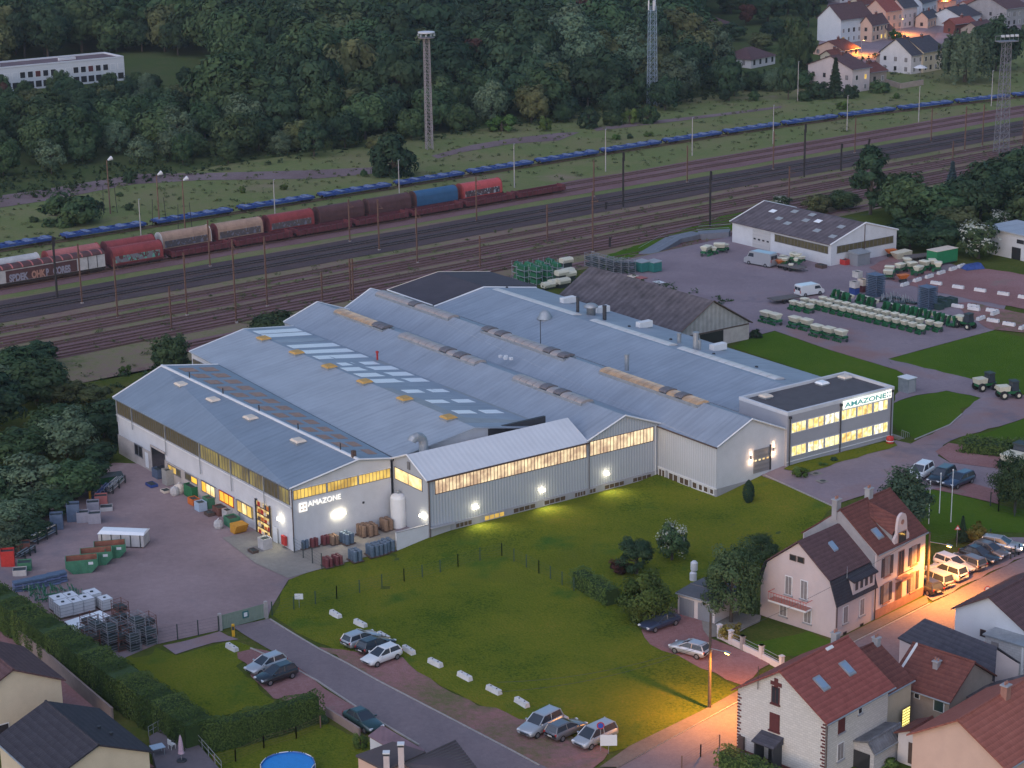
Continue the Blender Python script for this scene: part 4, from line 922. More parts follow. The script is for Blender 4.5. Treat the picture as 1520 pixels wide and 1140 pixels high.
# ---- old fibre-cement shed
M_shedwall = mat('grey_boarded_gable',(0.33,0.32,0.31),0.9,var=0.15,vscale=0.8,wave=('Y',1.2,0.5),wavecol=0.18)
bc = G(*z('g',1335,850)); sa,sb = AB(bc); sz0 = bc[2]
bl,bap = PA(*z('g',965,825),sa)[0],PA(*z('g',1130,632),sa)
er = PA(*z('g',1342,752),sa); el = PA(*z('g',965,822),sa)
aback = PB(*z('g',450,457),bap[0])[0]
shed = building('storage_shed',sa,sb,sz0,'old storage shed with a patched fibre cement roof and boarded gable'); SH = Site(shed,sa,sb,sz0)
ze = (er[1]+el[1])/2; ze = er[1]
bL = 2*bap[0]-sb
SH.walls('wall',[(sa,bL,ze),(sa,bap[0],bap[1]-.15),(sa,sb,ze),(aback,sb,ze),(aback,bap[0],bap[1]-.15),(aback,bL,ze)],sz0-.5,M_shedwall)
SH.slab('roof',[(sa+.4,bL-.4,ze-.05),(sa+.4,bap[0],bap[1]+.05),(aback-.4,bap[0],bap[1]+.05),(aback-.4,bL-.4,ze-.05)],M_roof_fibro,0.1); SH.slab('roof',[(sa+.4,bap[0],bap[1]+.05),(sa+.4,sb+.4,ze-.05),(aback-.4,sb+.4,ze-.05),(aback-.4,bap[0],bap[1]+.05)],M_roof_fibro,0.1)
d0,d1 = PA(*z('g',1060,840),sa)[0],PA(*z('g',1190,840),sa)[0]
SH.box('doorway',sa+.01,sa+.06,d0,d1,sz0,ze-.35,M_dark_glass_gap); SH.box('cross_beam',sa+.02,sa+.10,bL+.2,sb-.1,ze-.3,ze-.12,M_brown); SH.box('lower_boarding',sa+.01,sa+.05,d1+.1,sb,sz0,ze-.32,M_wall_low)  # doorway is a dark panel carrying the shade of the open inside
vergeA(SH,[(sa+.4,bL-.4,ze-.05),(sa+.4,bap[0],bap[1]+.05),(sa+.4,sb+.4,ze-.05)],0.18,M_brown)

# ---- white workshop at the yard
wc = G(*z('h',430,440)); wa,wb = AB(wc); wz = wc[2]
we = PA(*z('h',430,316),wa)[1]; wap = PA(*z('h',625,195),wa); wr = PA(*z('h',803,232),wa); wback = PB(*z('g',1242,290),wb)[0]
wbk2 = PB(1087.6,334,wb)[0]
wk = building('workshop',wa,wb,wz,'white gabled workshop with a patchy dark roof at the far yard'); WK = Site(wk,wa,wb,wz)
weR = wr[1]
WK.walls('wall',[(wa,wb,we),(wa,wap[0],wap[1]-.1),(wa,wr[0],weR),(wback,wr[0],weR),(wback,wap[0],wap[1]-.1),(wback,wb,we)],wz-.5,M_wall_w)
M_roof_ws = mat('lichened_dark_roof',(0.110,0.090,0.100),0.95,var=0.3,vscale=0.5,wave=('X',0.9,0.5),wavecol=0.2,detail=8)
WK.slab('roof',[(wback-.4,wb-.4,we),(wa+.1,wb-.4,we),(wa+.1,wap[0],wap[1]+.05),(wback-.4,wap[0],wap[1]+.05)],M_roof_ws,0.12); WK.slab('roof',[(wback-.4,wap[0],wap[1]+.05),(wa+.1,wap[0],wap[1]+.05),(wa+.1,wr[0]+.3,weR),(wback-.4,wr[0]+.3,weR)],M_roof_ws,0.12)
vergeA(WK,[(wa+.1,wb-.4,we),(wa+.1,wap[0],wap[1]+.1),(wa+.1,wr[0]+.3,weR)],0.3); vergeA(WK,[(wback-.4,wb-.4,we),(wback-.4,wap[0],wap[1]+.1),(wback-.4,wr[0]+.3,weR)],0.22)
cw = ((wback,wb,we),(wa,wb,we),(wa,wap[0],wap[1]),(wback,wap[0],wap[1]))
for (u,v,m_) in ((0.16,0.62,M_skylight),(0.62,0.62,M_skylight),(0.30,0.40,M_sky_dull),(0.42,0.30,M_sky_dull),(0.52,0.55,M_sky_dull),(0.72,0.28,M_sky_dull),(0.85,0.6,M_sky_dull),(0.5,0.8,M_sky_dull),(0.33,0.78,M_sky_dull),(0.9,0.2,M_sky_dull)): on_slope(WK,cw,u,u+0.055,v,v+0.12,'roof_panel',m_,0.03,0.15)
g0_,g1_ = PB(*z('g',1358,310),wb)[0],PB(*z('h',88,330),wb)[0]
gd = WK.box('sectional_door',g0_,g1_,wb-.08,wb-.01,wz,wz+3.4,MATS['grey_sectional_door'] if False else mat('pale_sectional_door',(0.42,0.41,0.41),0.6,wave=('Z',1.7,0.4)))
for k in range(4): w_ = (g1_-g0_)/4; WK.box('pane',g0_+w_*(k+.25),g0_+w_*(k+.75),wb-.10,wb-.081,wz+1.6,wz+1.9,M_dark_glass_gap,gd)
s0_,s1_ = PB(*z('h',115,290),wb)[0],PB(*z('h',415,350),wb)[0]; WK.panesB(wb-.01,s0_,s1_,we-1.75,we-.55,16,M_glass_olive,seed=2)
c0,c1 = PA(*z('h',465,340),wa)[0],PA(*z('h',782,270),wa)[0]; WK.panesA(wa,c0,c1,we-1.75,we-.55,14,M_glass_olive,seed=3)
downpipeA(WK,wa,wap[0]-.1,wz,wap[1]-.2,M_brown)
# small pale house beyond the hawthorn
w0 = G(*z('h',1400,385)); hs = building('outbuilding',*AB(w0),w0[2],'small white flat roofed outbuilding beyond the flowering hawthorn','building'); q = Site(hs,*AB(w0),w0[2]); A0,B0 = AB(w0)
q.walls('wall',[(A0+6,B0,w0[2]+4.6),(A0+6,B0+8,w0[2]+4.6),(A0-4,B0+8,w0[2]+4.6),(A0-4,B0,w0[2]+4.6)],w0[2]-.3,M_wall_w); q.slab('roof',[(A0+6.5,B0-.5,w0[2]+4.7),(A0+6.5,B0+8.5,w0[2]+4.7),(A0-4.5,B0+8.5,w0[2]+4.9),(A0-4.5,B0-.5,w0[2]+4.9)],M_roof_b,0.2)
q.box('doorway',A0+2,A0+4,B0-.06,B0-.01,w0[2],w0[2]+2.2,M_dark_glass_gap); q.box('window',A0+3,A0+4.6,B0-.06,B0-.01,w0[2]+3.0,w0[2]+3.7,M_dark_glass_gap)
# ------------------------------------------------------------------ foliage
def leaf_mat(name,dark,light,hue=0.02,val=0.25):
    m = bpy.data.materials.new(name); nt,b = nodes(m); L = nt.links; N = nt.nodes.new
    b.inputs['Roughness'].default_value = 0.75; b.inputs['Specular IOR Level'].default_value = 0.12
    at = N('ShaderNodeAttribute'); at.attribute_name = 'clump'
    r = N('ShaderNodeValToRGB'); r.color_ramp.elements[0].color = tuple(dark)+(1,); r.color_ramp.elements[1].color = tuple(light)+(1,)
    L.new(at.outputs['Fac'],r.inputs['Fac'])
    oi = N('ShaderNodeObjectInfo'); hs = N('ShaderNodeHueSaturation')
    m1 = N('ShaderNodeMapRange'); m1.inputs['To Min'].default_value = 0.5-hue; m1.inputs['To Max'].default_value = 0.5+hue; L.new(oi.outputs['Random'],m1.inputs['Value'])
    m2 = N('ShaderNodeMapRange'); m2.inputs['To Min'].default_value = 1-val; m2.inputs['To Max'].default_value = 1+val
    w = N('ShaderNodeMath'); w.operation = 'MULTIPLY'; w.inputs[1].default_value = 7.31; fr = N('ShaderNodeMath'); fr.operation = 'FRACT'
    L.new(oi.outputs['Random'],w.inputs[0]); L.new(w.outputs[0],fr.inputs[0]); L.new(fr.outputs[0],m2.inputs['Value'])
    L.new(m1.outputs[0],hs.inputs['Hue']); L.new(m2.outputs[0],hs.inputs['Value']); L.new(r.outputs['Color'],hs.inputs['Color'])
    L.new(hs.outputs['Color'],b.inputs['Base Color'])
    tr = N('ShaderNodeBsdfTranslucent'); L.new(hs.outputs['Color'],tr.inputs['Color']); mx = N('ShaderNodeMixShader'); mx.inputs[0].default_value = 0.25
    out = nt.nodes['Material Output']; L.new(b.outputs[0],mx.inputs[1]); L.new(tr.outputs[0],mx.inputs[2]); L.new(mx.outputs[0],out.inputs[0])
    MATS[name] = m; return m
LF = dict(
    mid=leaf_mat('leaves_mid_green',(0.032,0.062,0.028),(0.078,0.120,0.050)),
    dark=leaf_mat('leaves_dark_green',(0.021,0.045,0.026),(0.050,0.086,0.042)),
    grey=leaf_mat('leaves_grey_green',(0.064,0.100,0.058),(0.122,0.168,0.098)),
    olive=leaf_mat('leaves_olive',(0.070,0.088,0.036),(0.138,0.150,0.066)),
    copper=leaf_mat('leaves_copper',(0.045,0.022,0.018),(0.105,0.045,0.035),0.01),
    blue=leaf_mat('needles_blue',(0.035,0.060,0.060),(0.080,0.115,0.120),0.01),
    hedge=leaf_mat('hedge_leaves',(0.040,0.076,0.018),(0.095,0.140,0.036),0.01,0.1),
    bright=leaf_mat('leaves_bright_green',(0.050,0.095,0.022),(0.110,0.170,0.045)),
    yellow=leaf_mat('leaves_yellow_green',(0.120,0.115,0.022),(0.235,0.200,0.045),0.01),
    bloom=leaf_mat('white_blossom',(0.30,0.33,0.26),(0.52,0.53,0.46),0.0,0.05),
    bark=None)
M_bark = mat('tree_bark',(0.075,0.060,0.048),0.95,var=0.25,vscale=2,bump=0.6,bscale=6)
def quads_mesh(name,C,Nn,size,clump,material,asp=1.5,seed=0):
    """many small leaf faces: centres C, normals Nn, sizes, a clump value each"""
    rs = np.random.RandomState(seed); n = len(C)
    t = rs.normal(size=(n,3)); t -= Nn*(t*Nn).sum(1)[:,None]; t /= np.linalg.norm(t,axis=1)[:,None]+1e-9
    bt = np.cross(Nn,t); s = (size*0.5)[:,None]
    V = np.empty((n,4,3)); V[:,0] = C-t*s*asp; V[:,1] = C-bt*s*0.75; V[:,2] = C+t*s*asp; V[:,3] = C+bt*s*0.75
    me = bpy.data.meshes.new(name); me.vertices.add(4*n); me.vertices.foreach_set('co',V.reshape(-1))
    me.loops.add(4*n); me.loops.foreach_set('vertex_index',np.arange(4*n,dtype=np.int32))
    me.polygons.add(n); me.polygons.foreach_set('loop_start',np.arange(0,4*n,4,dtype=np.int32)); me.polygons.foreach_set('loop_total',np.full(n,4,dtype=np.int32))
    at = me.attributes.new('clump','FLOAT','FACE'); at.data.foreach_set('value',clump.astype(np.float32))
    me.materials.append(material); me.update(calc_edges=True); return me
def blob_crown(seed,R,Hh,zc,nclump,nleaf,leaf,low=-0.75,tall=1.0,rough=0.25,droop=0.0):
    """clumps spread through an uneven ellipsoid; returns centres, normals, sizes, clump values"""
    rs = np.random.RandomState(seed); out = []
    ph = rs.uniform(0,6.28,6); am = rs.uniform(0.3,1.0,6)*rough
    for k in range(nclump):
        while True:
            d = rs.normal(size=3); d /= np.linalg.norm(d)
            if d[2] > low: break
        az = math.atan2(d[1],d[0]); w = 1+sum(am[i]*math.sin((i+1)*az+ph[i]+d[2]*3) for i in range(4))*0.35
        rr = rs.uniform(0.50,0.92)*w
        c = np.array([d[0]*R*rr,d[1]*R*rr,zc+d[2]*Hh*rr]); cr = R*rs.uniform(0.22,0.36)
        n = int(nleaf*rs.uniform(0.7,1.3)); q = rs.normal(size=(n,3)); q /= np.linalg.norm(q,axis=1)[:,None]
        rad = rs.uniform(0.55,1.08,n)[:,None]
        P = c+q*rad*cr*np.array([1,1,0.85]); 
        if droop: P[:,2] -= droop*rs.uniform(0,1,n)**1.5*cr*2
        ov = (P-np.array([0,0,zc]))/np.array([R,R,Hh]); Nn = q*0.7+ov*0.7+rs.normal(size=(n,3))*0.32+np.array([0,0,0.25]); Nn /= np.linalg.norm(Nn,axis=1)[:,None]
        out.append((P,Nn,rs.uniform(0.7,1.35,n)*leaf,np.clip(rs.uniform(0.1,0.9)+rs.normal(size=n)*0.14,0,1)))
    return [np.concatenate(x) for x in zip(*out)]
def trunk_mesh(seed,h,r,R,limbs=5):
    rs = random.Random(seed); x = MB(); x.tube((0,0,-0.3),(0.1,0.05,h*0.55),r,r*0.7,7); x.tube((0.1,0.05,h*0.55),(0.05,0.1,h*0.85),r*0.7,r*0.25,6)
    for i in range(limbs):
        a = 6.283*i/limbs+rs.uniform(-.4,.4); z0 = h*rs.uniform(0.30,0.6); l = R*rs.uniform(0.5,0.8)
        x.tube((0.1,0.05,z0),(l*math.cos(a),l*math.sin(a),z0+h*rs.uniform(0.12,0.3)),r*0.4,r*0.1,5)
    return x.mesh('trunk',M_bark)
def make_tree(name,crown_me,trunk_me):
    root = empty(name,(0,0,0)); root['category'] = 'tree'
    for nm,me in (('trunk',trunk_me),('crown',crown_me)):
        o = bpy.data.objects.new(nm,me); COL.objects.link(o); o.parent = root
    return Proto(root)
def broad(seed,leafkey,R=5.0,Hh=5.2,zc=6.0,ncl=58,nl=84,leaf=0.66,name='broadleaf_tree',**kw):
    kw.setdefault('low',-0.92)
    c = blob_crown(seed,R,Hh,zc,ncl,nl,leaf,**kw); return make_tree(name,quads_mesh('crown',*c,LF[leafkey],seed=seed),trunk_mesh(seed,zc+Hh*0.6,0.28,R))
def conifer(seed,leafkey,h=12.0,R=3.0,name='spruce_tree',nl=2600,leaf=0.5):
    rs = np.random.RandomState(seed); t = rs.uniform(0.02,1,nl)**0.75; az = rs.uniform(0,6.283,nl); tier = np.floor(t*13)/13
    rr = (1-t)*R*(0.55+0.45*(1-(t*13-np.floor(t*13))))*rs.uniform(0.45,1.05,nl)*(1+0.15*np.sin(az*5+tier*40))
    C = np.stack([rr*np.cos(az),rr*np.sin(az),0.6+t*(h-0.6)-0.15*rr],1)
    Nn = np.stack([np.cos(az)*0.5,np.sin(az)*0.5,np.full(nl,0.9)],1)+rs.normal(size=(nl,3))*0.35; Nn /= np.linalg.norm(Nn,axis=1)[:,None]
    x = MB(); x.tube((0,0,-0.3),(0,0,h*0.93),0.22,0.03,6)
    return make_tree(name,quads_mesh('crown',C,Nn,rs.uniform(0.7,1.3,nl)*leaf,np.clip(rs.uniform(0,1,nl)*0.6+tier*0.4,0,1),LF[leafkey],1.9,seed),x.mesh('trunk',M_bark))
FT = [broad(11,'mid'),broad(12,'dark',4.6,5.6,6.4),broad(13,'mid',5.4,4.8,5.4),broad(14,'olive',4.4,4.8,5.6),broad(15,'grey',5.0,5.4,6.0,name='willow_tree',leaf=0.5,nl=75),broad(16,'dark',5.2,5.0,5.7),broad(17,'copper',4.2,4.6,6.0,name='copper_tree')]
FTL = ['mid green broadleaf tree standing in the wood beyond the railway','tall dark green tree standing in the wood beyond the railway','wide mid green tree standing in the wood beyond the railway','olive green tree standing in the wood beyond the railway','silvery grey willow standing in the wood beyond the railway','dark spreading tree standing in the wood beyond the railway','copper brown tree standing in the wood beyond the railway']
FTG = ['mid green trees of the wood','tall dark trees of the wood','wide green trees of the wood','olive trees of the wood','silvery willows of the wood','dark spreading trees of the wood','copper trees of the wood']
BUSH = [broad(21,'mid',2.6,2.3,1.5,44,70,0.36,'bush',low=-0.98,rough=.12),broad(22,'dark',2.4,2.5,1.6,44,70,0.36,'bush',low=-0.98,rough=.12),broad(23,'bright',2.4,2.0,1.8,20,70,0.40,'bush',low=-0.9)]
CON = [conifer(31,'dark'),conifer(32,'blue')]

def in_poly(x,y,P):
    c = False; n = len(P)
    for i in range(n):
        (x0,y0),(x1,y1) = P[i],P[(i+1) % n]
        if (y0 > y) != (y1 > y) and x < (x1-x0)*(y-y0)/(y1-y0)+x0: c = not c
    return c
WOOD = [(-90,282),(0,276),(110,266),(200,258),(330,244),(420,236),(530,236),(600,226),(640,208),(720,200),(800,193),(880,180),(960,168),(1060,158),(1130,150),(1170,138),(1110,120),(1060,70),(1045,20),(1055,-70),(-120,-70)]
CLEAR = [[(-120,148),(0,143),(120,132),(190,126),(290,126),(325,118),(335,98),(300,84),(200,80),(110,84),(-120,104)]]
DARKCLEAR = [[(1055,96),(1055,130),(1185,130),(1185,100)],[(1030,40),(1030,66),(1130,66),(1130,40)]]
def wood():
    r = random.Random(5); pts = []
    xs = np.arange(-260,330,9.6); ys = np.arange(400,1080,11.0)
    for j,y in enumerate(ys):
        for x in xs:
            px_,py_ = x+(j % 2)*4.8+r.uniform(-3,3),y+r.uniform(-3.4,3.4)
            zt = terrain(px_,py_); q = proj((px_,py_,zt))
            if not (-90 < q[0] < 1600): continue
            if not in_poly(q[0],q[1],WOOD) or any(in_poly(q[0],q[1],c) for c in CLEAR+DARKCLEAR): continue
            pts.append((py_,px_,zt,q))
    pts.sort(); return pts
WP = wood()
def wood_kind(q,r):
    k = r.random()
    if q[0] > 700 and 60 < q[1] < 190 and k < 0.30: return 4
    return 0 if k < 0.26 else 1 if k < 0.44 else 2 if k < 0.60 else 3 if k < 0.72 else 5 if k < 0.90 else 4 if k < 0.97 else 6
_r = random.Random(9); rest = []
NFOR = 0
edge_v = lambda x,y: UV((x,y))[1]
for i,(y,x,zt,q) in enumerate(WP):
    # trees grow taller away from the railway edge
    back = 0
    for dy in (8,18,30,45):
        if in_poly(q[0]+2,q[1]+dy,WOOD): back += 1
    s = (0.62,0.85,1.1,1.28,1.42)[back]*_r.uniform(0.68,1.3)
    if q[0] < 340 and q[1] > 118: s *= 0.74
    if q[1] > 108 and q[1] < 205 and q[0] < 340: s = min(s,0.40+max(0,q[1]-125)*.006)
    if q[0] > 1045 and 92 < q[1] < 165: s *= 0.55
    if NFOR < 285:
        k = wood_kind(q,_r); NFOR += 1
        FT[k].get((x,y,zt-0.1),_r.uniform(0,6.28),(s*_r.uniform(0.9,1.15),s*_r.uniform(0.9,1.15),s*_r.uniform(0.92,1.18)),FTL[k],FTG[k])
    else: rest.append((x,y,zt,s))
def far_wood(P):
    base = [blob_crown(50+i,5.0,5.2,6.6,26,26,1.25) for i in range(4)]; rs = np.random.RandomState(3)
    acc = [[],[],[],[]]; tr = MB()
    for i,(x,y,zt,s) in enumerate(P):
        C,Nn,S,K = base[i % 4]; a = rs.uniform(0,6.28); ca,sa = math.cos(a),math.sin(a)
        Rm = np.array([[ca,-sa,0],[sa,ca,0],[0,0,1]]); sc = s*rs.uniform(0.95,1.2)
        acc[0].append(C@Rm.T*sc+np.array([x,y,zt])); acc[1].append(Nn@Rm.T); acc[2].append(S*sc); acc[3].append(np.clip(K*0.6+rs.uniform(-0.15,0.55),0,1))
    me = quads_mesh('woodland',*[np.concatenate(a) for a in acc],LF['mid'],seed=1)
    o = bpy.data.objects.new('woodland',me); COL.objects.link(o); tag(o,'dense mass of treetops at the back of the wood beyond the railway','woodland',None,'stuff')
if rest: far_wood(rest)
print('WOOD',NFOR,len(rest))

def tree_at(proto,px,base,height_px=None,width_px=None,label=None,group=None,H0=12.0,R0=5.0,dz=0.0,cat=None,name=None):
    """stand a tree on the ground seen at base pixel; size from its pixel height / width"""
    w = G(px,base); sc = FPX/np.linalg.norm(w-np.array([0,0,CAMH]))
    sz = (height_px/(sc*0.96))/H0 if height_px else 1.0; sx = (width_px/sc)/(2*R0) if width_px else sz
    o = proto.get((w[0],w[1],w[2]+dz-0.05),rnd.uniform(0,6.28),(sx,sx,sz),label,group)
    return o
# single bushes and trees by the railway
tree_at(BUSH[0],104,333,52,82,'big round green bush beside the blue wagons',None,4.3,2.5)
tree_at(BUSH[1],584,262,66,74,'dark rounded bush at the foot of the lattice mast',None,4.5,2.5)
for i,(x,y,h,w,k) in enumerate(((50,330,10,14,0),(192,272,18,18,1),(360,287,12,10,2),(178,292,8,10,0),(192,312,12,14,0),(148,312,14,16,1),(810,195,24,20,2),(745,195,26,46,2),(874,190,32,36,1),(910,186,26,30,0),(935,184,24,26,2),(962,183,30,32,0),(935,206,8,10,1),(915,208,10,14,2),(963,203,8,16,2),(1250,163,14,20,2),(1330,147,10,12,2),(540,262,12,10,0),(421,282,10,14,2),(1190,130,26,40,0))):
    tree_at(BUSH[k],x,y,h,w,['small mid green bush growing on the railway meadow','small dark bush growing on the railway meadow','small bright green bush growing on the railway meadow'][k],['mid green meadow bushes','dark meadow bushes','bright meadow bushes'][k],4.2,2.5)
# left thicket beside the works
thick = [(-8,640,105,100,1),(55,600,80,95,0),(100,680,90,90,4),(50,745,85,100,4),(110,742,75,85,0),(155,650,70,70,5),(10,740,60,80,5),(95,600,55,60,3),(20,560,60,80,2),(150,690,40,50,1),(0,820,55,70,4),(45,800,40,60,5)]
thick += [(130,715,45,60,5),(75,770,50,70,1),(20,780,50,70,4),(165,640,55,60,1),(85,650,70,80,2),(30,690,70,90,0),(-20,760,70,90,2),(140,600,40,50,3),(60,545,46,60,1),(-20,590,70,80,4)]
for i,(x,y,h,w,k) in enumerate(thick): tree_at(FT[k],x,y,h*.82,w,FTL[k].replace('standing in the wood beyond the railway','in the thicket beside the works yard'),FTG[k].replace('of the wood','of the yard thicket'),11.8,5.0)
tree_at(FT[0],254,560,66,56,'leafy green tree rising behind the gap of two hall gables',None,11.8,5.0)
tree_at(BUSH[0],408,492,32,66,'low green bush against the rear of the halls',None,4.2,2.5)
for (x,y,h,w,k) in ((175,655,40,40,1),(205,590,22,30,2),(150,625,30,40,0),(186,555,14,20,2)): tree_at(BUSH[k],x,y,h,w,['mid green shrub on the bank behind the works yard','dark shrub on the bank behind the works yard','bright shrub on the bank behind the works yard'][k],'shrubs on the bank behind the works',4.2,2.5)
# trees behind the upper yard
right = [(1345,330,80,80,2),(1395,335,62,84,0),(1455,330,90,92,5),(1510,320,95,90,1),(1350,370,48,70,5),(1395,378,52,66,1),(1250,312,30,50,0),(1215,318,34,44,3),(1420,350,50,70,3),(1540,350,80,90,0),(1480,300,70,90,2),(1330,300,50,60,3)]
for (x,y,h,w,k) in right: tree_at(FT[k],x,y,h,w,FTL[k].replace('standing in the wood beyond the railway','behind the upper yard fence'),FTG[k].replace('of the wood','behind the upper yard'),11.8,5.0)
pine = broad(61,'dark',3.6,5.6,6.4,34,80,0.5,'pine_tree',rough=0.5)
tree_at(pine,1292,318,100,74,'tall dark pine between the workshop and railway',None,12.0,4.0)
for (x,y,h,w) in ((1412,295,52,34),(1446,302,50,30)): tree_at(CON[1],x,y,h,w,'blue green spruce in the trees behind the upper yard','blue spruces behind the upper yard',12,3)
hawth = broad(63,'mid',3.0,2.7,2.9,26,70,0.40,'hawthorn_tree',low=-0.9)
_bl = blob_crown(64,3.1,2.8,2.9,26,20,0.26,low=-0.6)
_bo = bpy.data.objects.new('blossom',quads_mesh('blossom',*_bl,LF['bloom'],seed=4)); COL.objects.link(_bo); _bo.parent = hawth.root
tree_at(hawth,1452,384,54,68,'white flowering hawthorn beside the outbuilding',None,5.6,3.0)
tree_at(hawth,1492,345,34,48,'smaller white flowering hawthorn behind the outbuilding roof',None,5.6,3.0)
tree_at(hawth,997,832,60,50,'white flowering hawthorn on the big lawn beside dark yew',None,5.6,3.0)
tree_at(hawth,1160,306,16,28,'little white flowering bush behind the workshop gable',None,5.6,3.0)
# town trees
tree_at(FT[2],1180,120,105,48,'bright tall tree between bungalow and apartment house',None,11.8,5.0)
tree_at(CON[0],1239,146,56,34,'dark spruce in front of the pink house',None,12,3)
for (x,y,h,w,k) in ((1215,147,26,36,1),(1262,146,20,26,1),(1305,138,20,30,0),(1195,150,18,24,0),(1150,128,26,40,0),(1125,132,22,34,1),(1245,60,18,30,0),(1330,60,16,20,2)): tree_at(BUSH[k],x,y,h,w,['mid green garden bush among the town houses','dark garden bush among the town houses','bright garden bush among the town houses'][k],['green garden bushes','dark garden bushes','bright garden bushes'][k],4.2,2.5)
tree_at(FT[5],1478,105,82,70,'big round dark tree behind the weeping willow',None,11.8,5.0)
tree_at(FT[1],1082,150,66,44,'dark tree before the dark roofed bungalow',None,11.8,5.0)
tree_at(FT[1],1170,148,60,36,'narrow dark tree beside the garden wall of pink house',None,11.8,5.0)
tree_at(FT[6],1107,38,34,30,'reddish tree on the slope above the bungalow',None,11.8,5.0)
for (x,y,h,w,k) in ((1140,35,45,60,1),(1170,22,50,60,0),(1210,5,46,60,5),(1085,60,28,40,5),(1130,75,30,40,3),(1150,60,34,40,5),(1140,2,50,60,5),(1100,-4,50,60,1),(1240,-8,40,50,2),(1200,40,60,40,1),(1060,85,40,50,0),(1085,20,30,40,0)):
    tree_at(FT[k],x,y,h,w,FTL[k].replace('standing in the wood beyond the railway','on the slope behind the bungalow'),FTG[k].replace('of the wood','behind the bungalow'),11.8,5.0)
def weeping():
    rs = np.random.RandomState(71); out = []
    for k in range(150):
        d = rs.normal(size=2); d /= np.linalg.norm(d); r0 = 5.0*math.sqrt(rs.uniform(0.05,1)); top = 9.8-(r0/5.0)**2*3.0+rs.uniform(-.7,.5); L = rs.uniform(2.5,6.5); n = 46
        t = np.sort(rs.uniform(0,1,n)); P = np.stack([d[0]*(r0+0.25*t)+rs.normal(size=n)*0.16,d[1]*(r0+0.25*t)+rs.normal(size=n)*0.16,np.maximum(0.4,top-t*L)],1)
        Nn = np.stack([np.full(n,d[0]),np.full(n,d[1]),np.full(n,0.35)],1)+rs.normal(size=(n,3))*0.4; Nn /= np.linalg.norm(Nn,axis=1)[:,None]
        out.append((P,Nn,rs.uniform(0.3,0.6,n),np.clip(rs.uniform(0,1)+rs.normal(size=n)*0.1-0.3*t,0,1)))
    c = [np.concatenate(x) for x in zip(*out)]
    return make_tree('weeping_willow',quads_mesh('crown',*c,LF['grey'],1.7,71),trunk_mesh(71,9.5,0.4,4.0))
tree_at(weeping(),1432,122,72,82,'broad weeping willow at the edge of the town',None,10,5.2)
# trees round the lawn and villas
near = broad(81,'hedge',2.9,2.5,2.6,60,150,0.22,'laurel_tree',low=-0.95,rough=0.1)
tree_at(near,958,922,74,84,'large rounded laurel on the lawn beside the garage',None,5.2,2.9)
yew = broad(82,'dark',2.4,2.9,2.9,46,130,0.22,'yew_tree',low=-0.95)
tree_at(yew,944,852,58,58,'dark yew beside the white flowering hawthorn',None,5.8,2.4)
redsh = broad(83,'copper',1.4,1.2,1.2,24,70,0.2,'shrub',low=-0.95)
tree_at(redsh,918,852,26,30,'copper brown shrub between hedge and yew',None,2.5,1.4)
feath = broad(84,'mid',4.2,5.0,5.4,70,130,0.26,'ash_tree',low=-0.8,rough=0.4)
tree_at(feath,1085,925,128,96,'tall leafy tree beside the garage and mansard villa',None,10.5,4.3)
tree_at(feath,1130,835,44,62,'greyish leafy tree behind the mansard villa',None,10.5,4.3)
birch = broad(85,'grey',2.6,4.4,5.2,60,110,0.26,'birch_tree',rough=0.6,low=-0.6,droop=0.6)
tree_at(birch,1340,800,110,92,'slender birch between the forecourt and steep roofed house',None,9.8,2.9)
tree_at(feath,1506,762,90,70,'leafy tree by the flagpoles and gravel parking',None,10.5,4.3)
def cyp():
    rs = np.random.RandomState(86); n = 1500; t = rs.uniform(0,1,n); az = rs.uniform(0,6.283,n); rr = np.sin(np.clip(t*0.92+0.08,0,1)*math.pi)**0.7*0.62*rs.uniform(0.75,1.05,n)
    C = np.stack([rr*np.cos(az),rr*np.sin(az),0.1+t*2.9],1); Nn = np.stack([np.cos(az),np.sin(az),np.full(n,0.4)],1)+rs.normal(size=(n,3))*0.3; Nn /= np.linalg.norm(Nn,axis=1)[:,None]
    x = MB(); x.tube((0,0,-0.2),(0,0,2.2),0.08,0.03); return make_tree('cypress_tree',quads_mesh('crown',C,Nn,rs.uniform(0.1,0.2,n),rs.uniform(0,0.4,n),LF['dark'],1.5,86),x.mesh('trunk',M_bark))
tree_at(cyp(),1111,746,34,18,'small dark pillar shaped cypress on the lawn',None,3.0,0.62)
tree_at(CON[0],1428,806,40,24,'small dark spruce behind the row of parked cars',None,12,3)
ysh = broad(87,'yellow',1.5,1.3,1.3,30,80,0.18,'shrub',low=-0.95)
tree_at(ysh,1085,950,26,36,'yellowish shrub inside the villa garden wall',None,2.6,1.5)
tree_at(ysh,1452,806,30,36,'shrub beside the small spruce, street light painted into its golden leaves',None,2.6,1.5)  # orange lamplight put into this bush's yellow leaf colour
tree_at(BUSH[2],1188,708,18,26,'bright round shrub in the bed at the office corner',None,4.2,2.5)
tree_at(BUSH[1],1238,685,8,12,'tiny dark shrub in the bed below the office windows',None,4.2,2.5)
tree_at(BUSH[2],1222,692,7,14,'tiny bright shrub in the bed below the office windows',None,4.2,2.5)
tree_at(BUSH[1],1122,502,14,20,'dark bush at the corner of the old storage shed',None,4.2,2.5)
tree_at(BUSH[2],535,1112,28,24,'bright shrub behind the parked green car',None,4.2,2.5)
tree_at(BUSH[0],480,1075,16,16,'flowering shrub at the end of the low hedge',None,4.2,2.5)
tree_at(BUSH[2],1320,1140,18,30,'bright garden bush below the white outhouse',None,4.2,2.5)

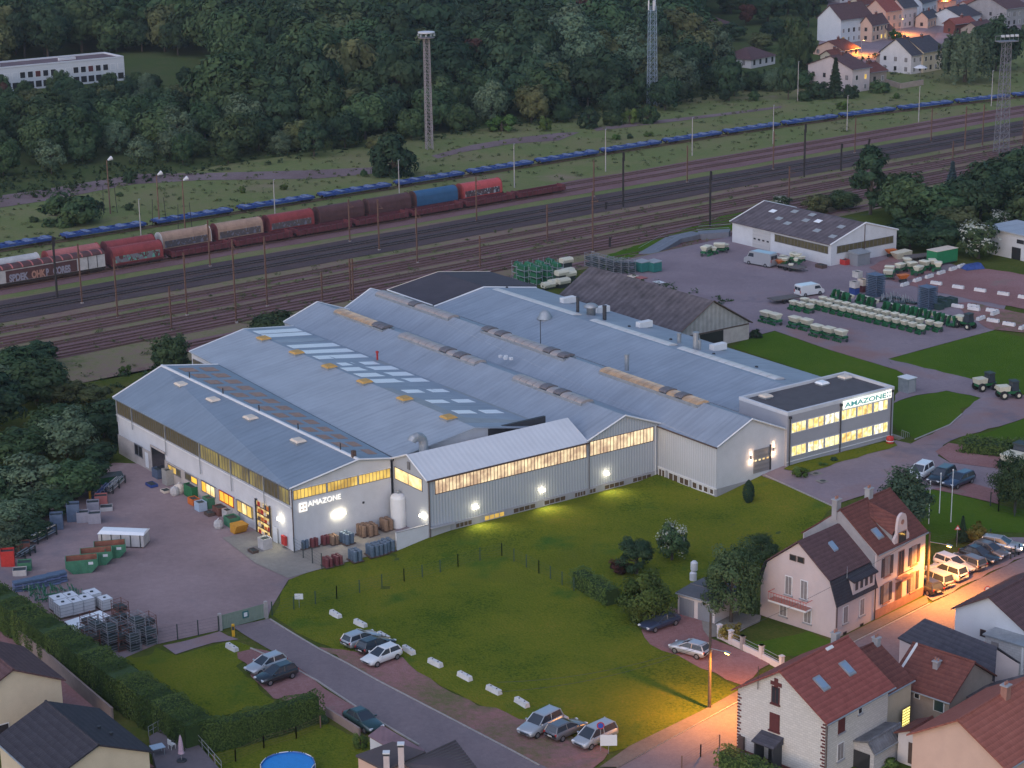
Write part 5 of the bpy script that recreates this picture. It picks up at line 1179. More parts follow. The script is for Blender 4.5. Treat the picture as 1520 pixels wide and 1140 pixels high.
# ------------------------------------------------------------------ hedges
def hedge(name,pxs,width,height,label,dens=26,leaf=0.24,wob=0.12,key='hedge',seed=0,rise=None):
    rs = np.random.RandomState(seed); P = [G(*p) for p in pxs]; root = empty(name,P[0],0,label,'hedge'); o0 = P[0]; acc = [[],[],[],[]]; core = MB()
    for i,(p,q) in enumerate(zip(P[:-1],P[1:])):
        d = q-p; L = float(np.linalg.norm(d[:2])); d = d/L; nr = np.array([-d[1],d[0],0])
        h0 = height if rise is None else rise[i]; h1 = height if rise is None else rise[i+1]
        a,c = p-o0+(d*.3 if i == 0 else 0),q-o0-(d*.3 if i == len(P)-2 else 0); w = width/2-0.16
        core.hexa([a-nr*w-[0,0,.3],c-nr*w-[0,0,.3],c+nr*w-[0,0,.3],a+nr*w-[0,0,.3],a-nr*w+[0,0,h0-.14],c-nr*w+[0,0,h1-.14],c+nr*w+[0,0,h1-.14],a+nr*w+[0,0,h0-.14]])
        per = width+2*height; n = int(L*per*dens); u = rs.uniform(-0.15,L+0.15,n); s = rs.uniform(0,per,n); hh = h0+(h1-h0)*u/L
        hh = hh*(1+0.05*np.sin(u*1.7)+0.04*np.sin(u*0.53+1))
        side = np.where(s < height,-1,np.where(s > height+width,1,0)); f = np.where(s < height,s/height,np.where(s > height+width,(per-s)/height,1.0)); cx_ = np.where(side == 0,s-height-width/2,side*width/2)
        bul = 1+0.10*np.sin(f*math.pi)+0.08*np.sin(u*2.3+side)
        C = (p-o0)+np.outer(u,d)+np.outer(cx_*np.where(side != 0,bul,0.96),nr); C[:,2] += np.where(side == 0,hh+0.06*np.cos(cx_/width*3.14),f*hh); C += rs.normal(size=(n,3))*wob*0.5
        Nn = np.outer(side.astype(float),nr); Nn[:,2] += np.where(side == 0,1.0,0.2); Nn += rs.normal(size=(n,3))*0.28; Nn /= np.linalg.norm(Nn,axis=1)[:,None]
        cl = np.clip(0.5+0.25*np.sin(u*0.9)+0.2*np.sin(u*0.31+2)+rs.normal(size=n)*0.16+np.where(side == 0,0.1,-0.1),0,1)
        for k,v in zip(acc,(C,Nn,rs.uniform(0.6,1.4,n)*leaf,cl)): k.append(v)
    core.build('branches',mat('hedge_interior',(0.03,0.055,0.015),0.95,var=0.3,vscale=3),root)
    me = quads_mesh('foliage',*[np.concatenate(a) for a in acc],LF[key],1.3,seed); ob = bpy.data.objects.new('foliage',me); COL.objects.link(ob); ob.parent = root
    return root
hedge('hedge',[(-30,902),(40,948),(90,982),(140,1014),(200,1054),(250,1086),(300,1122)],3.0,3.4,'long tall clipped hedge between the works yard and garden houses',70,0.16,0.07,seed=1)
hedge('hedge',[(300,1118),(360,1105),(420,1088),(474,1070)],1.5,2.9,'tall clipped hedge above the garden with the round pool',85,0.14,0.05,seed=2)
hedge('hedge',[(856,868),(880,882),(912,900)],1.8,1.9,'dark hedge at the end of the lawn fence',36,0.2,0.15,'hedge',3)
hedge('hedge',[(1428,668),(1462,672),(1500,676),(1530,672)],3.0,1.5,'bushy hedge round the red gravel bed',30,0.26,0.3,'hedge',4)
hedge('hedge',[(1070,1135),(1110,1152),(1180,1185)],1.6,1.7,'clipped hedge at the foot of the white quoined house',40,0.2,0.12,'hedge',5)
# ------------------------------------------------------------------ rolling stock
M_blue = mat('blue_wagon_paint',(0.030,0.060,0.210),0.6,var=0.3,vscale=1.5)
M_bluel = mat('worn_blue_deck',(0.13,0.165,0.29),0.7,var=0.35,vscale=2.0)
M_wheel = mat('wagon_wheel_steel',(0.045,0.035,0.032),0.7,0.3)
M_wred = mat('wagon_red_hood',(0.235,0.045,0.045),0.6,var=0.2,vscale=0.8)
M_wred2 = mat('wagon_bright_red_hood',(0.42,0.075,0.075),0.6,var=0.12,vscale=0.8)
M_wdred = mat('wagon_dark_red_steel',(0.110,0.030,0.036),0.7,var=0.25,vscale=1.2)
M_wbeige = mat('wagon_faded_beige_hood',(0.33,0.215,0.155),0.75,var=0.2,vscale=0.8)
M_wbrown = mat('wagon_brown_hood',(0.085,0.040,0.040),0.7,var=0.2,vscale=0.8)
M_wblue = mat('wagon_blue_hood',(0.035,0.095,0.185),0.55,var=0.1,vscale=0.8)
M_wpink = mat('wagon_faded_red_hood',(0.36,0.12,0.11),0.7,var=0.2,vscale=0.8)
M_wwhite = mat('wagon_white_roof',(0.42,0.40,0.39),0.7,var=0.2,vscale=0.8)
def graffiti_mat(name,base,c1,c2,sc=1.3):
    m = bpy.data.materials.new(name); nt,b = nodes(m); L = nt.links; N = nt.nodes.new
    tc = N('ShaderNodeTexCoord'); mp = N('ShaderNodeMapping'); mp.inputs['Scale'].default_value = (1.0,1.0,0.6); L.new(tc.outputs['Object'],mp.inputs[0])
    v = N('ShaderNodeTexVoronoi'); v.feature = 'DISTANCE_TO_EDGE'; v.inputs['Scale'].default_value = sc; L.new(mp.outputs[0],v.inputs['Vector'])
    n = N('ShaderNodeTexNoise'); n.inputs['Scale'].default_value = 0.7; L.new(tc.outputs['Object'],n.inputs['Vector'])
    r = N('ShaderNodeValToRGB'); r.color_ramp.interpolation = 'CONSTANT'; e = r.color_ramp.elements; e[0].position = 0; e[0].color = tuple(base)+(1,); e[1].position = 0.10; e[1].color = tuple(c1)+(1,); L.new(v.outputs['Distance'],r.inputs[0])
    mr = N('ShaderNodeMapRange'); mr.inputs['From Min'].default_value = 0.45; mr.inputs['From Max'].default_value = 0.5; L.new(n.outputs['Fac'],mr.inputs[0])
    mx = N('ShaderNodeMix'); mx.data_type = 'RGBA'; L.new(mr.outputs[0],mx.inputs[0]); L.new(r.outputs[0],mx.inputs[6]); mx.inputs[7].default_value = tuple(c2)+(1,)
    L.new(mx.outputs[2],b.inputs['Base Color']); b.inputs['Roughness'].default_value = 0.6; MATS[name] = m; return m
G_silver = graffiti_mat('silver_graffiti',(0.05,0.04,0.05),(0.30,0.30,0.32),(0.09,0.05,0.05))
G_green = graffiti_mat('green_graffiti',(0.10,0.03,0.03),(0.10,0.32,0.24),(0.16,0.15,0.17))
G_dark = graffiti_mat('dark_graffiti',(0.10,0.07,0.06),(0.15,0.15,0.19),(0.085,0.07,0.075))
def bogies(root,L,two=True,m=M_wheel):
    for s in (-1,1):
        x = MB(); c = s*(L/2-2.2)
        for w in (-0.9,0.9):
            for y in (-0.75,0.75): x.tube((c+w,y-0.07,0.82),(c+w,y+0.07,0.82),0.46,n=12)
        for y in (-1.0,1.0): x.box(c-1.5,c+1.5,y-0.08,y+0.08,0.62,1.0)
        o = x.build('bogie',m,root)
def buffers(root,L,m):
    for s in (-1,1):
        for y in (-0.88,0.88):
            x = MB(); x.tube((s*(L/2-0.6),y,1.1),(s*(L/2-0.05),y,1.1),0.12,0.12,8); x.tube((s*(L/2-0.10),y,1.1),(s*(L/2-0.02),y,1.1),0.24,0.24,8); x.build('buffer',m,root)
# blue flat wagon
bw = empty('flat_wagon',(0,0,0)); bw['category'] = 'wagon'; LB = 18.5
for y in (-1.25,1.25): BX(bw,'side_beam',M_blue,-LB/2+.5,LB/2-.5,y-0.12,y+0.12,0.95,1.42)
BX(bw,'centre_beam',M_blue,-LB/2+.5,LB/2-.5,-0.22,0.22,0.85,1.35)
for i in range(11): 
    x = MB(); c = -LB/2+.9+i*(LB-1.8)/10; x.box(c-0.28,c+0.28,-1.13,1.13,1.20,1.40); x.build('cross_beam',M_bluel if i % 2 else M_blue,bw)
for c in (-7.6,-3.9,0.2,3.9,7.6):
    BX(bw,'bolster',M_bluel,c-0.5,c+0.5,-1.42,1.42,1.425,1.56)
for s in (-1,1): BX(bw,'headstock',M_blue,s*(LB/2-.62)-.14,s*(LB/2-.62)+.14,-1.35,1.35,0.95,1.5)
bogies(bw,LB); buffers(bw,LB,M_wheel); BW = Proto(bw)
u0 = UV(onplane(86,364,RW(0,354.5),rV))[0]
for i in range(-2,18):
    u = u0+20.05*(i+0.5)
    a = RW(u-9,vblue(u-9)); b = RW(u+9,vblue(u+9)); c = (a+b)/2; c[2] = terrain(c[0],c[1])+0.36-0.36
    q = proj(c)
    if q[0] < -120 or q[0] > 1640: continue
    BW.get((c[0],c[1],c[2]),math.atan2(b[1]-a[1],b[0]-a[0]),None,'blue low flat wagon in the long train on the meadow track','blue flat wagons of the long train')
# coil wagons with a rounded telescopic hood
def coil(hood,band,end,label):
    o = empty('covered_wagon',(0,0,0),0,label,'wagon'); L = 12.0; K = 9
    BX(o,'underframe',M_wdred,-L/2+.5,L/2-.5,-1.3,1.3,0.95,1.3)
    prof = [(1.42,1.3),(1.45,2.2),(1.38,3.0)]+[(1.38*math.cos(t),3.0+1.25*math.sin(t)) for t in np.linspace(0.25,math.pi-0.25,K)]+[(-1.38,3.0),(-1.45,2.2),(-1.42,1.3)]
    EX(o,'hood',hood,prof,(-L/2+.75,0,0),(0,1,0),(0,0,1),(L-1.5,0,0))
    for s in (-1,1): EX(o,'end_wall',end,[(p[0]*1.04,1.3+(p[1]-1.3)*1.03) for p in prof],(s*(L/2-.72)-.06,0,0),(0,1,0),(0,0,1),(0.12,0,0))
    if band:
        HX(o,'graffiti',band,[(-L/2+1.2,-1.50,1.5),(L/2-1.4,-1.50,1.5),(L/2-1.4,-1.46,1.5),(-L/2+1.2,-1.46,1.5),(-L/2+1.2,-1.47,2.75),(L/2-1.4,-1.47,2.75),(L/2-1.4,-1.42,2.75),(-L/2+1.2,-1.42,2.75)])
    bogies(o,L); buffers(o,L,M_wheel); return o
def upl(px,py,v): return UV(onplane(px,py,RW(0,v),rV))[0]
rear = [(-60,400,M_wwhite,None,M_wwhite,'covered wagon with a pale ribbed roof behind the graffitied van'),(62,390,M_wpink,None,M_wred,'covered wagon with a faded light red hood behind the graffitied van'),(150,378,M_wred,None,M_wdred,'covered wagon with a dark red hood behind the green graffitied wagon'),(231,368,M_wbeige,G_dark,M_wwhite,'beige hooded wagon with a white end wall and dark graffiti'),(313,353,M_wbeige,G_dark,M_wdred,'beige hooded wagon with silver graffiti beside the reddish wagon'),(390,340,M_wred,G_dark,M_wdred,'reddish brown hooded wagon between the beige and dark brown wagons'),(465,328,M_wbrown,None,M_wbrown,'dark brown hooded wagon beside the reddish hooded wagon'),(539,316,M_wbrown,None,M_wbrown,'dark brown hooded wagon beside the blue hooded wagon'),(608,303,M_wblue,None,M_wbrown,'blue hooded wagon between a brown and a red wagon'),(678,292,M_wred2,G_silver,M_wred,'bright red hooded wagon at the end of its row')]
ux = [upl(p[0],p[1],331) for p in rear]+[upl(743,285,331)]
for i,p in enumerate(rear):
    o = coil(*p[2:]); uc = (ux[i]+ux[i+1])/2; w = RW(uc,331.0); o.location = (w[0],w[1],0.0); o.rotation_euler = (0,0,RTH); o.scale = ((ux[i+1]-ux[i])/12.0,1,1)
ua,ub = upl(158,398,325.6),upl(242,380,325.6); o = coil(M_wred,G_green,M_wdred,'red hooded wagon with green graffiti beside the long graffitied van'); w = RW((ua+ub)/2,325.6); o.location = (w[0],w[1],0); o.rotation_euler = (0,0,RTH); o.scale = ((ub-ua)/12.0,1,1)
# long sliding wall van with graffiti
ua,ub = upl(-40,425,325.6),upl(156,398,325.6); L = ub-ua
van = empty('sliding_wall_wagon',RW((ua+ub)/2,325.6),RTH,'long goods van with white ends and lettered graffiti along its side','wagon')
BX(van,'underframe',M_wheel,-L/2+.5,L/2-.5,-1.3,1.3,0.9,1.3)
BX(van,'wall',M_wwhite,-L/2+.6,L/2-.6,-1.35,1.35,1.3,3.6)
x = MB(); x.extrude([(1.45,3.6)]+[(1.45*math.cos(t),3.6+0.75*math.sin(t)) for t in np.linspace(0.2,math.pi-.2,7)]+[(-1.45,3.6)],(-L/2+.5,0,0),(0,1,0),(0,0,1),(L-1.0,0,0)); rf = x.build('roof',M_wbrown,van)
for i in range(13): x = MB(); c = -L/2+1.2+i*(L-2.4)/12; x.extrude([(1.48*math.cos(t),3.62+0.78*math.sin(t)) for t in np.linspace(0.15,math.pi-.15,7)]+[(-1.40,3.6),(1.40,3.6)],(c-.12,0,0),(0,1,0),(0,0,1),(0.24,0,0)); x.build('roof_rib',M_wpink,rf)
x = MB(); x.box(-L/2+5.6,L/2-6.2,-1.40,-1.36,1.35,3.4); gp_ = x.build('graffiti',M_wbrown,van)
for gi,(gt,gu,gw,gm) in enumerate((('SPDEK',0.03,0.30,mat('silver_spray',(0.24,0.23,0.28),0.7)),('OHK',0.34,0.17,mat('orange_spray',(0.36,0.19,0.14),0.7)),('P',0.54,0.05,MATS.get('silver_spray') or mat('silver_spray',(0.24,0.23,0.28),0.7)),('CORES',0.64,0.27,MATS.get('silver_spray') or mat('silver_spray',(0.24,0.23,0.28),0.7)))):
    tw = (L-11.8); text_mesh(gt,1.0,'graffiti_lettering',gm,van,frame_M((-L/2+5.8+tw*gu,-1.415,1.45),(1,0,0),(0,0,1)) @ Matrix.Diagonal((tw*gw/(0.68*len(gt)),1.7,1,1)),0.008,0.05)
for c in (-L/2+2.0,-L/2+4.0,L/2-4.0,L/2-2.2): BX(van,'door_post',M_wheel,c-.05,c+.05,-1.42,-1.36,1.35,3.55)
bogies(van,L); 
# low dark red flats along the front track
fw = empty('flat_wagon',(0,0,0)); fw['category'] = 'wagon'; LF_ = 13.4
BX(fw,'deck',M_wdred,-LF_/2+.4,LF_/2-.4,-1.3,1.3,1.0,1.3)
for y in (-1.32,1.32): BX(fw,'side_board',M_wdred,-LF_/2+.4,LF_/2-.4,y-.08,y+.08,0.85,1.75)
for s in (-1,1): BX(fw,'end_board',M_wdred,s*(LF_/2-.5)-.1,s*(LF_/2-.5)+.1,-1.3,1.3,1.0,2.0)
for i in range(9): 
    x = MB(); c = -LF_/2+1.2+i*(LF_-2.4)/8; x.box(c-.07,c+.07,-1.46,-1.30,0.9,2.0); x.build('stanchion',M_wbrown,fw)
bogies(fw,LF_); buffers(fw,LF_,M_wheel); FW = Proto(fw)
uf0,uf1 = upl(246,383,325.6),upl(836,291,325.6); nf = int(round((uf1-uf0)/13.6)); pf = (uf1-uf0)/nf
for i in range(nf):
    w = RW(uf0+pf*(i+.5),325.6); FW.get((w[0],w[1],0),RTH,(pf/13.6,1,1),'low dark red flat wagon in front of the hooded wagons' if i < nf-2 else 'low dark red flat wagon standing past the bright red hooded wagon','dark red flat wagons' if i < nf-2 else 'dark red flat wagons at the row end')
# old low rake on the scrub, small stack of red sleepers
# ------------------------------------------------------------------ masts and poles
M_rust = mat('rusty_mast_steel',(0.165,0.095,0.072),0.8,0.2,var=0.2,vscale=1.0)
M_pale = mat('pale_concrete_pole',(0.34,0.31,0.30),0.8,var=0.12,vscale=1.0)
M_darkpole = mat('dark_signal_steel',(0.040,0.034,0.034),0.7,0.2)
def pole(kind):
    """10 m tall, scaled in z when placed"""
    o = empty({'rust': 'catenary_mast','pale': 'lighting_pole','dark': 'signal_mast'}[kind],(0,0,0)); o['category'] = {'rust': 'mast','pale': 'pole','dark': 'mast'}[kind]
    m = {'rust': M_rust,'pale': M_pale,'dark': M_darkpole}[kind]
    if kind == 'rust':
        x = MB(); x.box(-.16,.16,-.02,.02,0,10); x.box(-.18,-.14,-.15,.15,0,10); x.box(.14,.18,-.15,.15,0,10); x.build('mast',m,o)
        x = MB(); x.tube((0,0,8.2),(0.0,-2.6,8.5),0.05); x.tube((0,0,9.4),(0,-2.4,8.5),0.03); x.build('bracket_arm',m,o)
        BX(o,'footing',M_pale,-.35,.35,-.35,.35,-.2,0.25)
    elif kind == 'pale':
        TB(o,'shaft',m,(0,0,-.2),(0,0,10),0.22,0.13,8)
        CB(o,'lamp_head',M_zinc,(0.25,0,10.05),0.7,0.22,0.14)
    else:
        BX(o,'mast',m,-.20,.20,-.20,.20,-.2,10)
        BX(o,'signal_board',m,-.45,.45,-.25,-.20,8.4,9.9)
        BX(o,'ladder',m,-.28,.28,.2,.26,0.5,9.0)
    return Proto(o)
PO = dict(rust=pole('rust'),pale=pole('pale'),dark=pole('dark'))
PL = [(1027.4,175,231.6,'pale'),(899,192,255,'pale'),(763.7,214,279,'pale'),(1147.4,156.6,214,'pale'),(1147.8,195,252,'rust'),(881.6,238,292,'rust'),(925.3,226,308,'dark'),(1020,216,271,'rust'),(1054,254,338,'dark'),
      (1257,142,196,'pale'),(1268.7,175,227.6,'rust'),(1193.7,184,263,'dark'),(1248.4,213,254,'dark'),(1289,206,240,'dark'),(1363.4,129,181.6,'pale'),(1381.8,160,212,'rust'),(1471.3,105,158,'pale'),(1431.8,158,224,'rust'),(1458,155,218,'rust'),(1414,209,238,'rust'),(1171,247,300,'rust'),(1184,92,150,'pale'),(1518,168,216,'rust'),
      (593,238,295,'pale'),(408.4,267,322,'pale'),(707.6,263,329,'rust'),(209.7,296,355,'pale'),(85.5,351,443,'dark'),(122,362,451,'rust'),(175,384,473,'rust'),(255,425,490.5,'rust'),(278,375,469,'rust'),(312,327,396,'rust'),(351,355,480,'rust'),(397,351,456,'rust'),(519.5,296,359,'rust'),(563,296,372,'rust'),(619.5,309,390.5,'rust'),(713,350,398,'rust'),(478.7,404,448,'rust'),(521,384,447,'rust'),(525,384,448,'rust'),(812.6,304,359,'rust'),(880,283,375,'rust'),(899.5,300,311.6,'dark'),(905.5,352,367,'dark')]
def between(v):
    return ('on the meadow beyond the blue wagons' if v > 356 else 'beside the blue wagon track' if v > 343 else 'between the blue and hooded wagons' if v > 333 else 'between the hooded wagons and main line' if v > 316 else 'beside the dark ballast of the main line' if v > 302 else 'among the rusty sidings near the halls')
for (x_,yt,yb,kd) in PL:
    w = G(x_,yb); h = height_to(w,yt); v = UV(w)[1]
    nm = {'rust': 'slender rusty catenary mast','pale': 'pale grey lighting pole','dark': 'dark steel signal mast'}[kd]
    PO[kd].get(w,RTH,(0.62,0.62,h/10),nm+' '+between(v),nm.replace('slender ','')+'s '+between(v))
# floodlight poles with pale heads on the left meadow
for (x_,yt,yb) in ((164,238,318),(237,260,336),(275,268,343)):
    w = G(x_,yb); h = height_to(w,yt); o = empty('floodlight_pole',w,RTH,'pole carrying a pale floodlight bowl on the meadow before the wood','lamp post','floodlight poles on the meadow')
    TB(o,'shaft',M_rust,(0,0,-.2),(0,0,h),0.16,0.11,8); TB(o,'bowl',M_wall_w,(0.25,0,h),(1.2,0,h+.35),0.15,0.48,10)
    TB(o,'bracket',M_rust,(0,0,h-.1),(0.3,0,h),0.07)
    for k in (-1.6,1.6): TB(o,'stay',M_darkpole,(k,0,0),(k*.8,0,h*.55),0.06)
def lattice(base_px,top_px,label,m,wb,wt,head,name='lattice_mast'):
    w = G(*base_px); h = height_to(w,top_px[1]); o = empty(name,w,0.3,label,'mast')
    legs = [(-1,-1),(1,-1),(1,1),(-1,1)]; n = 16
    for (sx,sy) in legs: TB(o,'leg',m,(sx*wb/2,sy*wb/2,-.2),(sx*wt/2,sy*wt/2,h-1.5),0.10,0.08,5)
    for k in range(n):
        t0,t1 = k/n,(k+1)/n; z0,z1 = t0*(h-1.5),t1*(h-1.5); a0,a1 = (wb+(wt-wb)*t0)/2,(wb+(wt-wb)*t1)/2; x = MB()
        for i in range(4):
            p,q = legs[i],legs[(i+1) % 4]
            x.tube((p[0]*a0,p[1]*a0,z0),(q[0]*a1,q[1]*a1,z1),0.042,n=4); x.tube((q[0]*a0,q[1]*a0,z0),(p[0]*a1,p[1]*a1,z1),0.042,n=4); x.tube((p[0]*a1,p[1]*a1,z1),(q[0]*a1,q[1]*a1,z1),0.05,n=4)
        x.build('bracing',m,o)
    if head == 'ring':
        LT(o,'platform',m,[(1.9,h-1.5),(2.0,h-1.4),(2.0,h-1.3),(0.3,h-1.25)],n=14)
        LT(o,'lamp_ring',M_wall_w,[(1.95,h-.35),(2.05,h-.25),(2.05,h-.05),(1.95,h)],n=14)
        for i in range(10): x = MB(); t = 6.283*i/10; x.cbox((2.0*math.cos(t),2.0*math.sin(t),h-.75),0.35,0.35,0.5,t); x.build('floodlight',M_zinc,o)
    elif head == 'antenna':
        for i in range(3): x = MB(); t = 2.094*i+.5; x.cbox((1.0*math.cos(t),1.0*math.sin(t),h-1.2),0.3,0.5,2.6,t); x.build('antenna_panel',M_wall_w,o)
        LT(o,'platform',m,[(0.9,h-2.7),(0.9,h-2.6)],n=8)
        BX(o,'equipment_cabinet',M_zinc,1.6,3.4,-1,1,-.2,2.0)
    else:
        BX(o,'platform',m,-2.4,2.4,-1.2,1.2,h-1.5,h-1.3)
        x = MB(); 
        for sx in (-2.3,0,2.3):
            for sy in (-1.1,1.1): x.tube((sx,sy,h-1.3),(sx,sy,h-.2),0.05)
        x.box(-2.4,2.4,-1.15,-1.05,h-.3,h-.2); x.box(-2.4,2.4,1.05,1.15,h-.3,h-.2); x.build('railing',m,o)
        for sx in (-1.8,-.6,.6,1.8): CB(o,'floodlight',M_wall_w,(sx,-1.2,h-.05),0.7,0.5,0.5)
lattice((637.4,222),(632.6,47),'pale lattice lighting mast with a ring of floodlights before the wood',mat('pale_pink_lattice',(0.27,0.24,0.25),0.7,var=0.1,vscale=1),1.5,1.2,'ring')
lattice((967.9,157),(967.4,1),'blue grey lattice radio mast with white antenna panels',mat('blue_grey_lattice',(0.20,0.26,0.32),0.6,var=0.1,vscale=1),2.2,1.7,'antenna')
lattice((1485.8,228),(1495,52),'grey lattice lighting mast with a square platform beside the sidings',mat('grey_lattice',(0.17,0.165,0.185),0.7,var=0.1,vscale=1),2.6,1.5,'platform')
# ------------------------------------------------------------------ houses
def tile_mat(name,c,c2,rough=0.85):
    m = bpy.data.materials.new(name); nt,b = nodes(m); L = nt.links; N = nt.nodes.new
    tc = N('ShaderNodeTexCoord'); w = N('ShaderNodeTexWave'); w.bands_direction = 'Z'; w.wave_profile = 'SAW'; w.inputs['Scale'].default_value = 3.6*2*math.pi/20; w.inputs['Distortion'].default_value = 0.35; w.inputs['Detail Scale'].default_value = 2
    w2 = N('ShaderNodeTexWave'); w2.bands_direction = 'X'; w2.inputs['Scale'].default_value = 3.3*2*math.pi/20
    L.new(tc.outputs['Object'],w.inputs['Vector']); L.new(tc.outputs['Object'],w2.inputs['Vector'])
    n = N('ShaderNodeTexNoise'); n.inputs['Scale'].default_value = 1.4; n.inputs['Detail'].default_value = 8; n.inputs['Roughness'].default_value = 0.75; L.new(tc.outputs['Object'],n.inputs['Vector'])
    r = N('ShaderNodeValToRGB'); r.color_ramp.elements[0].position = 0.3; r.color_ramp.elements[1].position = 0.7; r.color_ramp.elements[0].color = tuple(c)+(1,); r.color_ramp.elements[1].color = tuple(c2)+(1,); L.new(n.outputs['Fac'],r.inputs[0])
    mx = N('ShaderNodeMix'); mx.data_type = 'RGBA'; mx.blend_type = 'MULTIPLY'; mx.inputs[0].default_value = 0.28; L.new(r.outputs[0],mx.inputs[6]); L.new(w.outputs['Color'],mx.inputs[7])
    L.new(mx.outputs[2],b.inputs['Base Color']); b.inputs['Roughness'].default_value = rough; b.inputs['Specular IOR Level'].default_value = 0.2
    ad = N('ShaderNodeMath'); ad.operation = 'ADD'; L.new(w.outputs['Fac'],ad.inputs[0]); L.new(w2.outputs['Fac'],ad.inputs[1])
    bp = N('ShaderNodeBump'); bp.inputs['Strength'].default_value = 0.5; bp.inputs['Distance'].default_value = 0.04; L.new(ad.outputs[0],bp.inputs['Height']); L.new(bp.outputs[0],b.inputs['Normal'])
    MATS[name] = m; return m
T_red = tile_mat('red_clay_tiles',(0.21,0.058,0.050),(0.32,0.105,0.085)); T_dred = tile_mat('dark_red_tiles',(0.115,0.040,0.034),(0.20,0.078,0.062)); T_brown = tile_mat('brown_purple_tiles',(0.082,0.046,0.050),(0.140,0.080,0.082)); T_grey = tile_mat('slate_grey_tiles',(0.050,0.048,0.062),(0.088,0.084,0.100)); T_dark = tile_mat('anthracite_tiles',(0.036,0.034,0.044),(0.060,0.056,0.068)); T_orange = tile_mat('orange_red_tiles',(0.27,0.085,0.060),(0.38,0.135,0.100))
def stone_mat(name,c,sx=0.45,sy=0.22):
    m = bpy.data.materials.new(name); nt,b = nodes(m); L = nt.links; N = nt.nodes.new; tc = N('ShaderNodeTexCoord')
    sp = N('ShaderNodeSeparateXYZ'); cb = N('ShaderNodeCombineXYZ'); ad = N('ShaderNodeMath'); L.new(tc.outputs['Object'],sp.inputs[0]); L.new(sp.outputs['X'],ad.inputs[0]); L.new(sp.outputs['Y'],ad.inputs[1]); L.new(ad.outputs[0],cb.inputs['X']); L.new(sp.outputs['Z'],cb.inputs['Y'])
    br = N('ShaderNodeTexBrick'); br.inputs['Scale'].default_value = 1.0; br.inputs['Brick Width'].default_value = sx; br.inputs['Row Height'].default_value = sy; br.inputs['Mortar Size'].default_value = 0.02; br.inputs['Color1'].default_value = tuple(c)+(1,); br.inputs['Color2'].default_value = tuple(v*0.88 for v in c)+(1,); br.inputs['Mortar'].default_value = tuple(v*0.72 for v in c)+(1,)
    L.new(cb.outputs[0],br.inputs['Vector']); L.new(br.outputs['Color'],b.inputs['Base Color']); b.inputs['Roughness'].default_value = 0.9
    bp = N('ShaderNodeBump'); bp.inputs['Strength'].default_value = 0.4; bp.inputs['Distance'].default_value = 0.03; bp.invert = True; L.new(br.outputs['Fac'],bp.inputs['Height']); L.new(bp.outputs[0],b.inputs['Normal']); MATS[name] = m; return m
W_stone = stone_mat('white_painted_stone',(0.56,0.53,0.49)); W_white = mat('white_house_render',(0.55,0.52,0.52),0.9,var=0.06,vscale=0.6); W_cream = mat('cream_house_render',(0.50,0.43,0.32),0.9,var=0.07,vscale=0.6); W_peach = mat('peach_house_render',(0.55,0.37,0.29),0.9,var=0.05,vscale=0.6); W_pink = mat('pale_pink_render',(0.50,0.42,0.41),0.9,var=0.06,vscale=0.5); W_grey = mat('grey_house_render',(0.27,0.26,0.27),0.9,var=0.12,vscale=0.6); W_tan = mat('tan_house_render',(0.30,0.24,0.205),0.9,var=0.12,vscale=0.7); W_block = stone_mat('whitewashed_block',(0.46,0.45,0.45),0.5,0.25); W_bluew = mat('bluish_white_render',(0.50,0.52,0.55),0.9,var=0.04,vscale=0.5)
M_brick = stone_mat('dark_red_brick',(0.16,0.055,0.045),0.3,0.12); M_shut = mat('dark_shutter',(0.060,0.050,0.055),0.7,var=0.1,vscale=3); M_shutred = mat('maroon_shutter',(0.10,0.028,0.028),0.7,var=0.1,vscale=3); M_curtain = mat('curtained_window',(0.22,0.20,0.20),0.4,var=0.15,vscale=2); M_sandst = mat('pink_sandstone',(0.30,0.155,0.12),0.9,var=0.15,vscale=1.5)
